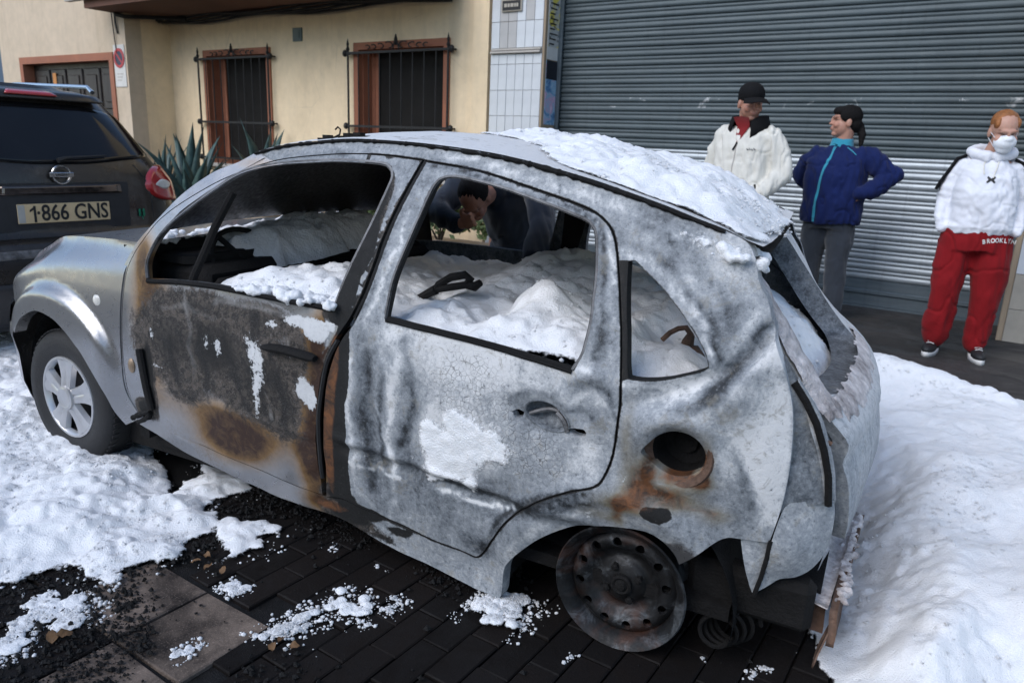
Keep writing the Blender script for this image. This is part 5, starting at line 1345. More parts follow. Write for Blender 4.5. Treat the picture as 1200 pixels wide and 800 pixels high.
def mat_rim():
    m, nt, p = nodes('burnt_rim'); t = NT(nt)
    n = t.noise(9, 6, .7, 1.0); f = t.noise(70, 5, .7); g = t.noise(3.5, 4, .6, .6)
    c = t.ramp(n, [(.38, (.008, .0075, .0075)), (.54, (.020, .0205, .022)), (.70, (.12, .13, .14))])
    c = t.mix(t.ramp(g, [(.50, 0.0), (.68, .8)]), c, (.09, .035, .018))
    t.l(c, p.inputs['Base Color']); p.inputs['Metallic'].default_value = .5
    t.l(t.ramp(f, [(.3, .4), (.7, .7)]), p.inputs['Roughness']); t.l(t.bump(f, .35, .004), p.inputs['Normal'])
    return m
MAT['burnt_rim'] = mat_rim()
def rear_wheel(x, y, z, flip=1):
    e = empty('rear_wheel'); e.parent = car; e.matrix_basis = wheel_axis(x, y, z, R(1), R(0)) @ (Matrix.Identity(4) if flip == 1 else Matrix.Rotation(R(180), 4, 'X'))
    # rim well
    MB().lathe([(.176, .052), (.186, .060), (.190, .054), (.186, .046), (.170, .036), (.160, .0), (.150, -.03), (.158, -.07), (.180, -.085), (.19, -.09), (.184, -.096), (.15, -.075), (.142, -.03), (.150, .0), (.158, .03), (.168, .044), (.176, .052)], 64).build('rim', MAT['burnt_rim'], e, True)
    # steel disc with twelve real vent holes
    def prof(r):
        return np.interp(r, [0, .03, .045, .060, .075, .095, .115, .135, .150, .160], [.022, .022, .018, .012, -.004, .002, .024, .028, .016, .004])
    outer = np.array([(.160 * math.cos(a), .160 * math.sin(a)) for a in np.linspace(0, 2 * math.pi, 97)[:-1]])
    holes = []
    for k in range(12):
        a = 2 * math.pi * k / 12 + .18
        holes.append(np.array([(.128 * math.cos(a) + .0135 * math.cos(q), .128 * math.sin(a) + .0135 * math.sin(q)) for q in np.linspace(0, 2 * math.pi, 17)[:-1]])[::-1])
    for k in range(4):
        a = 2 * math.pi * k / 4 + .5
    V, F, loops = tri_region(outer, holes, .0085)
    r_ = np.hypot(V[:, 0], V[:, 1]); P = np.stack([V[:, 0], V[:, 1], prof(r_)], 1)
    v = [tuple(q) for q in P]; f = [tuple(q) for q in F]
    for lp in loops[1:]:
        b0 = len(v); n = len(lp); v += [tuple(P[i]) for i in lp] + [(P[i][0] * .97, P[i][1] * .97, P[i][2] - .012) for i in lp]
        for i in range(n): f.append((b0 + i, b0 + n + i, b0 + n + (i + 1) % n, b0 + (i + 1) % n))
    mesh_obj('disc', v, f, MAT['burnt_rim'], e)
    MB().lathe([(.030, .018), (.030, .034), (.024, .038), (.018, .034), (.012, .042), (0, .044)], 24).build('hub', MAT['soot'], e, True)
    for k in range(4):
        a = 2 * math.pi * k / 4 + .5
        MB().lathe([(.011, .010), (.011, .028), (.006, .031), (0, .031)], 6, Matrix.Translation((.052 * math.cos(a), .052 * math.sin(a), 0))).build('wheel_bolt', MAT['soot'], e)
    MB().lathe([(.135, -.045), (.135, -.02), (.05, -.02)], 40).lathe([(.115, -.09), (.115, -.045), (.0, -.045)], 40).build('brake_drum', MAT['soot'], e, True)
    # beads and wire left from the burnt tyre
    rr = random.Random(3); t_ = MB()
    for k in range(5):
        rad = .186 + .004 * k; zz = -.10 - .012 * k
        t_.tube([(rad * math.cos(a) + rr.uniform(-.002, .002), rad * math.sin(a), zz + rr.uniform(-.004, .004)) for a in np.linspace(0, 2 * math.pi, 40)], .0025, 4, cap=False)
    t_.build('bead_wire', MAT['soot'], e)
    return e
rear_wheel(2.455, .105, .190); rear_wheel(2.455, CW - .105, .190, -1)
# ------------------------------------------------------------------ dark parked estate car ahead of the burnt one
SUX, SUY = -4.65, 2.20
suv = tag(empty('parked_car', (SUX, SUY, 0)), 'dark brown grey parked car seen from behind with intact red tail lamp', 'car')
def mat_suvpaint():
    m, nt, p = nodes('dark_car_paint'); t = NT(nt)
    n = t.noise(4, 5, .6, .5); f = t.noise(300, 2, .6); d = t.noise(16, 6, .7)
    c = t.mix(t.ramp(f, [(.4, 0.0), (.7, 1.0)]), (.022, .019, .017), (.036, .031, .027))
    c = t.mix(t.ramp(t.math('MULTIPLY', n, d), [(.28, 0.0), (.42, .35)]), c, (.11, .10, .09))
    t.l(c, p.inputs['Base Color']); p.inputs['Metallic'].default_value = .35
    t.l(t.ramp(d, [(.3, .22), (.7, .42)]), p.inputs['Roughness']); p.inputs['Coat Weight'].default_value = .3; p.inputs['Coat Roughness'].default_value = .08
    return m
MAT['suv'] = mat_suvpaint()
MAT['suv_glass'] = simple('tinted_glass', (.008, .008, .009), .08, var=.3, scale=4, spec=.35)
ZR = [.22, .30, .40, .46, .55, .64, .70, .735, .75, .85, .96, 1.06, 1.13, 1.19, 1.30, 1.42, 1.52, 1.565, 1.59]
XR = [-.05, .03, .09, .115, .13, .13, .115, .08, .02, .005, 0, -.005, -.02, -.045, -.12, -.21, -.29, -.31, -.42]
WD = [.78, .83, .85, .855, .86, .86, .855, .85, .84, .845, .84, .82, .775, .73, .685, .635, .58, .53, .43]
XF = [-4.3, -4.38, -4.42, -4.44, -4.44, -4.43, -4.40, -4.38, -4.35, -4.2, -3.9, -3.4, -3.1, -2.95, -2.7, -2.45, -2.2, -2.0, -1.8]
def suv_pt(z, t, off=0):
    """t 0..1: rear centre -> right rear corner -> right flank"""
    xr = np.interp(z, ZR, XR); W = np.interp(z, ZR, WD) + off; xf = np.interp(z, ZR, XF)
    rc = .34
    L1 = W - rc; L2 = rc * math.pi / 2; L3 = abs(xf - xr) - 2 * rc
    if t <= .4:
        y = L1 * t / .4; return (xr + off - .05 * (y / W) ** 2, y, z)
    x1 = xr + off - .05 * (L1 / W) ** 2
    if t <= .7:
        a = (t - .4) / .3 * math.pi / 2; return (x1 - rc * (1 - math.cos(a)), L1 + rc * math.sin(a), z)
    return (x1 - rc - L3 * (t - .7) / .3, W, z)
zs = [.22, .26, .30, .35, .40, .43, .46, .5, .55, .6, .64, .67, .70, .72, .735, .745, .75, .8, .85, .9, .96, 1.01, 1.06, 1.1, 1.13, 1.16, 1.19, 1.24, 1.3, 1.36, 1.42, 1.47, 1.52, 1.545, 1.565, 1.58, 1.59]
ts = list(np.linspace(0, .4, 12)) + list(np.linspace(.43, .7, 12)) + [.75, .8, .85, .9, .95, 1.0]
def full_ring(z):
    half = [suv_pt(z, t) for t in ts]
    xf = half[-1][0]; Wf = half[-1][1]
    front = [(xf - .34 * math.sin(a), (Wf - .34) + .34 * math.cos(a), z) for a in (R(30), R(60), R(90))] + [(xf - .40, .25, z)]
    right = half + front
    left = [(x, -y, z) for x, y, z in right[1:]][::-1]
    return right + left
v = []
for z in zs: v += full_ring(z)
nn = len(full_ring(.5)); f = [q[::-1] for q in grid_faces(len(zs), nn, True)]
top = [(x * .97 - .03, y * .82, 1.615) for x, y, z in full_ring(1.59)]; b0 = len(v); v += top
for j in range(nn): f.append(((len(zs) - 1) * nn + j, (len(zs) - 1) * nn + (j + 1) % nn, b0 + (j + 1) % nn, b0 + j))
cc = len(v); v.append((-1.6, 0, 1.635))
for j in range(nn): f.append((b0 + j, b0 + (j + 1) % nn, cc))
body = mesh_obj('body', v, f, MAT['suv'], suv)
def suv_patch(name, zf, t0, t1, mat, off=.004, nz=12, nt_=26, mirror=False, parent=None, thick=.012):
    """piece lying on the shell between heights zf(t) and tail parameters t0..t1"""
    v = []; 
    T_ = np.linspace(t0, t1, nt_)
    for o_ in (off, off - thick):
        for t in T_:
            za, zb = zf(t)
            for k in range(nz):
                p = suv_pt(za + (zb - za) * k / (nz - 1), abs(t), o_); v.append((p[0], (p[1] if t >= 0 else -p[1]) * (-1 if mirror else 1), p[2]))
    n = nt_ * nz; f = grid_faces(nt_, nz)
    if mirror: f = [q[::-1] for q in f]
    rim = [i * nz for i in range(nt_)] + [(nt_ - 1) * nz + k for k in range(1, nz)] + [i * nz + nz - 1 for i in range(nt_ - 2, -1, -1)] + list(range(nz - 2, 0, -1))
    f += [(a, n + a, n + c, c) if not mirror else (a, c, n + c, n + a) for a, c in zip(rim, rim[1:] + rim[:1])]
    return mesh_obj(name, v, f, mat, parent or suv)
suv_patch('rear_window', lambda t: (1.165 + .055 * max(0, abs(t) - .1) ** 1.6 * 3, 1.505 - .10 * max(0, abs(t) - .40) * 2.5), -.60, .60, MAT['suv_glass'], .005, 14, 50)
for mir in (False, True): suv_patch('side_window', lambda t: (1.16, 1.47), .74, .98, MAT['suv_glass'], .004, 10, 16, mir)
suv_patch('roof_spoiler', lambda t: (1.525, 1.592), -.5, .5, MAT['suv'], .055, 6, 40, thick=.05)
MAT['lamp_red'] = simple('lamp_red', (.38, .02, .02), .14, var=.2, scale=12, spec=.7)
MAT['lamp_red'].node_tree.nodes['Principled BSDF'].inputs['Coat Weight'].default_value = .5
suv_patch('brake_light', lambda t: (1.548, 1.578), -.21, .21, MAT['lamp_red'], .066, 4, 16)
for mir in (False, True):
    lp = suv_patch('tail_lamp', lambda t: (1.03 - .10 * max(0, 1 - abs((t - .565) / .145) ** 3) ** .5, 1.03 + .125 * max(0, 1 - abs((t - .585) / (.165 if t < .585 else .125)) ** 2.2) ** .6), .421, .709, MAT['lamp_red'], .022, 12, 22, mir, thick=.03)
    suv_patch('reversing_lens', lambda t: (1.01 + 14 * (t - .49) ** 2, 1.07 - 14 * (t - .49) ** 2), .446, .534, MAT['lens_clear'], .0255, 6, 10, mir, lp, .008)
# number plate in its recess, garnish, badge
MB().box((-.02, -.39, .79), (.0085, .39, 1.06)).build('plate_recess', MAT['dark_plastic'], suv)
gb = suv_patch('garnish', lambda t: (1.0 - .004, 1.046), -.262, .262, MAT['chrome'], .030, 5, 20, thick=.03)
gb.data.materials.clear(); gb.data.materials.append(simple('dark_chrome', (.12, .10, .09), .12, metal=.9, var=.2))
MAT['plate'] = simple('number_plate', (.66, .49, .28), .45, var=.08, scale=12)
npl = MB().box((.009, -.26, .835), (.016, .26, .945), bev=.003).build('number_plate', MAT['plate'], suv)
FX = Matrix(((0, 0, 1, 0), (1, 0, 0, 0), (0, 1, 0, 0), (0, 0, 0, 1)))
text_obj('registration', '\u00b7866 GNS', .128, MAT['ink'], Matrix.Translation((.018, .042, .888)) @ FX, npl, .0015, .0016, .80)
MB().box((.0165, -.176, .842), (.0195, -.164, .934)).add([(.0165, -.166, .934), (.0165, -.166, .918), (.0165, -.196, .900), (.0165, -.196, .912), (.0194, -.166, .934), (.0194, -.166, .918), (.0194, -.196, .900), (.0194, -.196, .912)], [(0, 1, 2, 3), (7, 6, 5, 4), (0, 3, 7, 4), (1, 5, 6, 2), (2, 6, 7, 3), (0, 4, 5, 1)]).build('digit', MAT['ink'], npl)
MAT['plate_band'] = simple('plate_band', (.42, .40, .36), .5, var=.1)
MB().box((.0165, -.258, .84), (.0175, -.222, .94)).build('plate_band', MAT['plate_band'], npl)
bd = bpy.data.objects.new('badge', None); COL.objects.link(bd); bd.parent = suv; bd.location = (.004, 0, 1.105)
MB().lathe([(.043, .004), (.046, .012), (.054, .012), (.057, .004)], 32, FX).build('ring', MAT['chrome'], bd, True)
MB().box((.006, -.068, -.014), (.016, .068, .014), bev=.003).build('bar', MAT['chrome'], bd)
text_obj('bar_lettering', 'NISSAN', .020, MAT['ink'], Matrix.Translation((.0165, 0, 0)) @ FX, bd, .0006, .0005, 1.1)
for k, (yy, s) in enumerate(((.50, 1), (.57, -1))): pass
MAT['clover'] = simple('clover_green', (.01, .22, .12), .5, var=.2)
st = MB()
def suv_on(y, z, off):
    lo, hi = 0, .7
    for _ in range(30):
        mid = (lo + hi) / 2
        if suv_pt(z, mid, off)[1] < y: lo = mid
        else: hi = mid
    return suv_pt(z, lo, off)
for dy, dz in ((-.014, .012), (.014, .012), (-.014, -.012), (.014, -.012)):
    p = suv_on(.475 + dy, .865 + dz, .003); st.lathe([(.0135, 0), (.0135, .003), (0, .004)], 10, Matrix.Translation(p) @ Matrix.Rotation(R(35), 4, 'Z') @ FX)
p = suv_on(.475, .845, .003); st.tube([p, (p[0], p[1] + .008, p[2] - .022)], .003, 4)
st.build('clover_sticker', MAT['clover'], suv)
MAT['orange_sticker'] = simple('orange_sticker', (.45, .16, .06), .5, var=.1)
p = suv_on(.385, .875, .002); MB().lathe([(.020, 0), (.020, .003), (0, .003)], 16, Matrix.Translation(p) @ Matrix.Rotation(R(25), 4, 'Z') @ FX @ Matrix.Diagonal((1, 1.4, 1, 1))).build('orange_sticker', MAT['orange_sticker'], suv)
suv_patch('bumper_strip', lambda t: (.655, .70), -.66, .66, MAT['burnt_steel'], .008, 4, 40)
suv_patch('lower_bumper', lambda t: (.25, .52), -.69, .69, MAT['dark_plastic'], .008, 8, 40)
# aerial, wiper, roof rails
MB().tube([(-.55, -.36, 1.60), (-.56, -.36, 1.645), (-.52, -.36, 1.68)], [.022, .014, .008], 8).tube([(-.53, -.36, 1.67), (-.36, -.36, 2.02)], [.005, .0035], 6).build('aerial', MAT['black_rubber'], suv, True)
MB().tube([suv_on(.0, 1.185, .03), suv_on(.05, 1.20, .035), suv_on(.30, 1.215, .025)], [.016, .010, .006], 6).build('wiper', MAT['black_rubber'], suv)
for s in (-1, 1): MB().tube([(-.52, s * .50, 1.60), (-.60, s * .515, 1.635), (-1.6, s * .52, 1.665), (-2.4, s * .50, 1.64)], .014, 8).build('roof_rail', MAT['chrome'], suv, True)
for x in (-.86, -3.5):
    for s in (-1, 1):
        e = empty('wheel'); e.parent = suv; e.location = (x, s * .80, .33); e.rotation_euler = (R(-90 * s), 0, 0)
        MB().lathe([(.215, .09), (.26, .10), (.31, .09), (.33, .06), (.33, -.08), (.3, -.1), (.215, -.1)], 48).build('tyre', MAT['tyre'], e, True)
        h = MB().lathe([(.218, .085), (.205, .09), (.19, .06), (.08, .05), (.05, .075), (0, .08)], 40)
        h.build('rim', MAT['alloy'], e, True)
# number of seams: tailgate shut line
sl = MB()
for s in (-1, 1): sl.tube([tuple(np.array(suv_pt(z, .43, .001)) * (1, s, 1)) for z in np.linspace(.76, 1.16, 10)], .0035, 4)
sl.tube([tuple(np.array(suv_pt(.752, abs(t), .002)) * (1, 1 if t >= 0 else -1, 1)) for t in np.linspace(-.43, .43, 24)], .004, 4)
o = sl.build('shut_line', MAT['black_rubber'], suv); o['kind'] = 'stuff'
# ------------------------------------------------------------------ people
from mathutils.bvhtree import BVHTree
class Fuse(MB):
    """overlapping solids, welded into one continuous skin by a voxel remesh"""
    def ell(s, c, r, rot=None):
        bm = bmesh.new(); bmesh.ops.create_uvsphere(bm, u_segments=18, v_segments=12, radius=1)
        M_ = Matrix.Translation(c) @ (rot.to_4x4() if rot is not None else Matrix.Identity(4)) @ Matrix.Diagonal((*r, 1))
        bm.verts.index_update()
        s.add([M_ @ q.co for q in bm.verts], [[q.index for q in p.verts] for p in bm.faces]); bm.free(); return s
    def limb(s, P, r, flat=None, n=14):
        for p, q in zip(P, r): s.ell(p, (q, q * .98, q))
        Q = []; rr_ = []
        for i in range(len(P) - 1):
            for k in range(4): t = k / 4; Q.append(np.array(P[i]) * (1 - t) + np.array(P[i + 1]) * t); rr_.append(r[i] * (1 - t) + r[i + 1] * t)
        Q.append(np.array(P[-1])); rr_.append(r[-1])
        for a in range(len(P) - 1): s.tube(Q[a * 4:a * 4 + 5], rr_[a * 4:a * 4 + 5], n)
        return s
    def loft(s, rings, n=28):
        """rings: (cx, cy, z, rx, ry), closed"""
        v = []
        for cx, cy, z, rx, ry in rings:
            for k in range(n):
                a = 2 * math.pi * k / n; c, d = math.cos(a), math.sin(a)
                v.append((cx + rx * abs(c) ** .85 * (1 if c > 0 else -1), cy + ry * abs(d) ** .85 * (1 if d > 0 else -1), z))
        m = len(rings); f = grid_faces(m, n, True)
        f = [q[::-1] for q in f]
        f.append(tuple(range(n))[::-1]); f.append(tuple((m - 1) * n + k for k in range(n)))
        return s.add(v, f)
    def fuse(s, name, mat, parent, voxel=.008, it=5, folds=0, seed=1, fscale=(9, 9, 4)):
        me = bpy.data.meshes.new(name); me.from_pydata(s.v, [], s.f); me.update()
        bm = bmesh.new(); bm.from_mesh(me); bmesh.ops.recalc_face_normals(bm, faces=bm.faces); bm.to_mesh(me); bm.free()
        o = bpy.data.objects.new(name, me); COL.objects.link(o)
        m1 = o.modifiers.new('r', 'REMESH'); m1.mode = 'VOXEL'; m1.voxel_size = voxel
        if it: m2 = o.modifiers.new('s', 'SMOOTH'); m2.factor = .5; m2.iterations = it
        me2 = bpy.data.meshes.new_from_object(o.evaluated_get(bpy.context.evaluated_depsgraph_get()))
        bpy.data.objects.remove(o)
        n = len(me2.vertices); co = np.empty(n * 3); me2.vertices.foreach_get('co', co); co = co.reshape(-1, 3)
        if folds:
            no = np.empty(n * 3); me2.vertices.foreach_get('normal', no); no = no.reshape(-1, 3)
            u = co[:, 0] * fscale[0] + co[:, 1] * fscale[1] * .7; w_ = co[:, 2] * fscale[2]
            d = fbm(u + .8 * fbm(w_ * 1.5, u, seed + 3, 2), w_ + u * .35, seed, 3) - .5
            d = .8 * d + .45 * (fbm(u * 3, w_ * 2.4, seed + 7, 2) - .5) - .16 * np.exp(-(np.abs(fbm(u * 1.1 + 3 + w_ * .5, w_ * 1.3, seed + 1, 2) - .5) / .035) ** 2)
            co = co + no * (d * folds)[:, None]
            me2.vertices.foreach_set('co', co.ravel()); me2.update()
        me2.polygons.foreach_set('use_smooth', [True] * len(me2.polygons)); me2.materials.clear(); me2.materials.append(mat)
        me2.name = name
        ob = bpy.data.objects.new(name, me2); COL.objects.link(ob); ob.parent = parent
        ob['_co'] = 0; del ob['_co']
        return ob
def squeeze(o, k):
    for v in o.data.vertices: v.co.x *= k
    o.data.update()
def bvh(o):
    me = o.data; return BVHTree.FromPolygons([v.co.copy() for v in me.vertices], [tuple(p.vertices) for p in me.polygons])
def drape(name, pts, faces, trees, off, mat, parent):
    """flat piece in (x, z) laid on the front (-Y) of garments"""
    v = []
    for p in pts:
        x, z = p[0], p[1]; y = None
        for t in trees:
            h = t.ray_cast(Vector((x, -2, z)), Vector((0, 1, 0)))
            if h[0] is not None and (y is None or h[0].y < y): y = h[0].y
        v.append((x, (y if y is not None else -.1) - off - (p[2] if len(p) > 2 else 0), z))
    return mesh_obj(name, v, faces, mat, parent)
def strip(name, path, w_, trees, off, mat, parent, n=40):
    P = smooth_poly(path, .01, False); v = []
    for i, p in enumerate(P):
        t = P[min(i + 1, len(P) - 1)] - P[max(0, i - 1)]; t /= np.linalg.norm(t) + 1e-9; nr = np.array([-t[1], t[0]])
        for s in (-1, -.4, .4, 1): v.append((p[0] + nr[0] * s * w_ / 2, p[1] + nr[1] * s * w_ / 2, .003 if abs(s) < .5 else 0))
    return drape(name, v, grid_faces(len(P), 4), trees, off, mat, parent)
def cloth(name, col, rough=.9, var=.12, sheen=.3, weave=260):
    m, nt, p = nodes(name); t = NT(nt)
    n = t.noise(7, 5, .6, .4); f = t.noise(weave, 3, .6)
    t.l(t.mix(t.ramp(n, [(.3, 0.0), (.7, 1.0)]), tuple(c * (1 - var) for c in col), tuple(min(1, c * (1 + var)) for c in col)), p.inputs['Base Color'])
    p.inputs['Roughness'].default_value = rough; p.inputs['Sheen Weight'].default_value = sheen
    p.inputs['Specular IOR Level'].default_value = .2
    t.l(t.bump(t.math('ADD', f, n), .25, .004), p.inputs['Normal']); return m
MAT['fleece_white'] = cloth('fleece_white', (.66, .64, .58), sheen=.1); MAT['cloth_black'] = cloth('cloth_black', (.006, .006, .007), sheen=.0); MAT['cloth_red'] = cloth('cloth_red', (.20, .012, .014))
MAT['cloth_navy'] = cloth('cloth_navy', (.006, .014, .075), sheen=.08); MAT['cloth_teal'] = cloth('cloth_teal', (.03, .25, .36)); MAT['denim'] = cloth('denim_dark', (.035, .042, .055)); MAT['cloth_white'] = cloth('cloth_white', (.70, .71, .76), sheen=.1); MAT['sweat_red'] = cloth('sweat_red', (.20, .006, .009), sheen=.05); MAT['cloth_darknavy'] = cloth('cloth_dark_navy', (.012, .017, .028))
MAT['mask_white'] = cloth('mask_white', (.75, .77, .80), .7)
MAT['hair_black'] = simple('hair_black', (.006, .005, .005), .8, var=.5, scale=60, stretch=(1, 1, .25), bump=.5); MAT['hair_black'].node_tree.nodes['Principled BSDF'].inputs['Specular IOR Level'].default_value = .2; MAT['hair_ginger'] = simple('hair_ginger', (.26, .095, .025), .5, var=.45, scale=60, stretch=(1, 1, .3), bump=.5)
MAT['shoe_black'] = simple('shoe_black', (.012, .012, .013), .6, var=.3, scale=50, bump=.3); MAT['sole_white'] = simple('sole_white', (.65, .64, .62), .6, var=.1)
def mat_body():
    m, nt, p = nodes('person_skin'); t = NT(nt); a = t.attr('tint'); n = t.noise(40, 5, .6)
    t.l(t.mix(t.ramp(n, [(.3, 0.0), (.7, .18)]), a.outputs['Color'], (.30, .12, .08)), p.inputs['Base Color'])
    p.inputs['Roughness'].default_value = .55; p.inputs['Subsurface Weight'].default_value = .12; p.inputs['Subsurface Radius'].default_value = (1, .4, .25); p.inputs['Subsurface Scale'].default_value = .01
    return m
MAT['body'] = mat_body()
def head_shapes(F, M_, jaw=1.0):
    Rm = M_.to_3x3()
    def E(c, r): F.ell(M_ @ Vector(c), r, Rm)
    E((0, .012, .035), (.074, .092, .082)); E((0, -.022, -.035), (.060 * jaw, .066, .078)); E((0, -.058, -.092), (.030 * jaw, .026, .022))
    E((0, -.080, .028), (.052, .014, .012)); E((-.038, -.060, -.028), (.024, .026, .026)); E((.038, -.060, -.028), (.024, .026, .026))
    E((0, -.090, .004), (.009, .012, .026)); E((0, -.099, -.020), (.014, .013, .010)); E((0, -.086, -.050), (.024, .012, .008)); E((0, -.084, -.062), (.020, .012, .008))
    for s in (-1, 1): E((s * .074, .012, -.012), (.010, .020, .031))
def neck(F, M_, base, r=.058): F.limb([tuple(base), tuple(M_ @ Vector((0, .02, -.06)))], [r * 1.12, r])
def hand(F, w_, d, nrm, curl=.5, s=1.0):
    """palm and five fingers; w_ wrist point, d finger direction, nrm palm normal"""
    d = Vector(d).normalized(); nrm = Vector(nrm).normalized(); sd = d.cross(nrm).normalized(); w_ = Vector(w_)
    Rm = Matrix((sd, d, nrm)).transposed()
    F.ell(w_ + d * .05 * s, (.042 * s, .055 * s, .016 * s), Rm)
    for k, (o_, L) in enumerate(((-.030, .068), (-.010, .078), (.011, .074), (.030, .058))):
        b_ = w_ + d * .092 * s + sd * o_ * s; m_ = b_ + (d * math.cos(curl * .6) + nrm * math.sin(curl * .6)) * L * .5 * s
        F.limb([tuple(b_), tuple(m_), tuple(m_ + (d * math.cos(curl * 1.7) + nrm * math.sin(curl * 1.7)) * L * .5 * s)], [.0095 * s, .0088 * s, .0075 * s], n=8)
    b_ = w_ + d * .03 * s - sd * .036 * s
    F.limb([tuple(b_), tuple(b_ + (d * .6 - sd * .7 + nrm * .3).normalized() * .04 * s), tuple(b_ + (d * .9 - sd * .45 + nrm * .4).normalized() * .075 * s)], [.013 * s, .011 * s, .009 * s], n=8)
def tint_body(o, M_, skin, lips, brow, lash=None, beard=0):
    n = len(o.data.vertices); co = np.empty(n * 3); o.data.vertices.foreach_get('co', co); co = co.reshape(-1, 3)
    Mi = np.array(M_.inverted()); h = co @ Mi[:3, :3].T + Mi[:3, 3]
    c = np.tile(np.array([*skin, 1.0]), (n, 1))
    def blob(cx, cz, rx, rz, col, w_=1, ymax=-.05):
        g = w_ * np.exp(-(((h[:, 0] - cx) / rx) ** 2 + ((h[:, 2] - cz) / rz) ** 2) ** 1.5) * (h[:, 1] < ymax)
        c[:, :3] = c[:, :3] * (1 - g[:, None]) + np.array(col) * g[:, None]
    for s in (-1, 1):
        blob(s * .033, .031, .019, .0055, brow, .55); blob(s * .031, .008, .017, .007, lash or (.04, .02, .015), .85)
        blob(s * .045, -.03, .02, .018, tuple(q * f_ for q, f_ in zip(skin, (1.0, .75, .72))), .5)
    blob(0, -.056, .022, .009, lips, .85); blob(0, -.012, .012, .02, tuple(q * f_ for q, f_ in zip(skin, (1.05, .85, .82))), .4)
    if beard: blob(0, -.08, .06, .04, tuple(q * .72 for q in skin), beard)
    a = o.data.color_attributes.new('tint', 'FLOAT_COLOR', 'POINT'); a.data.foreach_set('color', c.astype(np.float32).ravel())
def shoes(parent, x, y, yaw, mat=None, L=.27):
    M_ = Matrix.Translation((x, y, 0)) @ Matrix.Rotation(yaw, 4, 'Z')
    F = Fuse()
    F.ell(M_ @ Vector((0, -.07, .045)), (.044, .10, .040), M_.to_3x3()); F.ell(M_ @ Vector((0, .05, .06)), (.040, .075, .060), M_.to_3x3()); F.ell(M_ @ Vector((0, .055, .10)), (.042, .05, .035), M_.to_3x3())
    sh_ = F.fuse('shoe', mat or MAT['shoe_black'], parent, .008, 3)
    v = []; f = []; n = 26
    for z in (.0, .028, .034):
        for k in range(n):
            a = 2 * math.pi * k / n; ax = .047 if z < .03 else .044
            p = M_ @ Vector((ax * math.cos(a) * (1 if math.sin(a) < 0 else .88), -.015 + (.152 if z < .03 else .147) * math.sin(a), z)); v.append(tuple(p))
    f = [q[::-1] for q in grid_faces(3, n, True)]; f.append(tuple(range(n))[::-1]); f.append(tuple(2 * n + k for k in range(n)))
    mesh_obj('sole', v, f, MAT['sole_white'], sh_)
    w_ = MB()
    for k in range(4): w_.tube([tuple(M_ @ Vector((-.022, -.06 + .022 * k, .080 + .010 * k))), tuple(M_ @ Vector((0, -.066 + .022 * k, .088 + .010 * k))), tuple(M_ @ Vector((.022, -.06 + .022 * k, .080 + .010 * k)))], .0035, 5)
    w_.build('lace', MAT['sole_white'] if mat is None else MAT['cloth_black'], sh_)
    return sh_
def trousers(F, hip, kneeL, ankL, kneeR, ankR, r=(.105, .085, .075), hipr=(.185, .125), top=1.0):
    z = hip[2]
    F.loft([(hip[0], hip[1], z - .10, hipr[0] * .96, hipr[1]), (hip[0], hip[1], z - .02, hipr[0], hipr[1] * 1.03), (hip[0], hip[1], z + .08, hipr[0] * .96, hipr[1]), (hip[0], hip[1], top, hipr[0] * .88, hipr[1] * .92)])
    for s, k, a in ((-1, kneeL, ankL), (1, kneeR, ankR)):
        F.limb([(hip[0] + s * hipr[0] * .47, hip[1], z - .06), tuple((np.array((hip[0] + s * hipr[0] * .50, hip[1], z - .06)) + np.array(k)) / 2), k, tuple((np.array(k) + np.array(a)) / 2), a], [r[0], r[0] * .97, r[1], r[1] * .98, r[2]])
HM = lambda loc, yaw=0, pitch=0, roll=0, s=1.0: Matrix.Translation(loc) @ Matrix.Rotation(yaw, 4, 'Z') @ Matrix.Rotation(roll, 4, 'Y') @ Matrix.Rotation(pitch, 4, 'X') @ Matrix.Scale(s, 4)

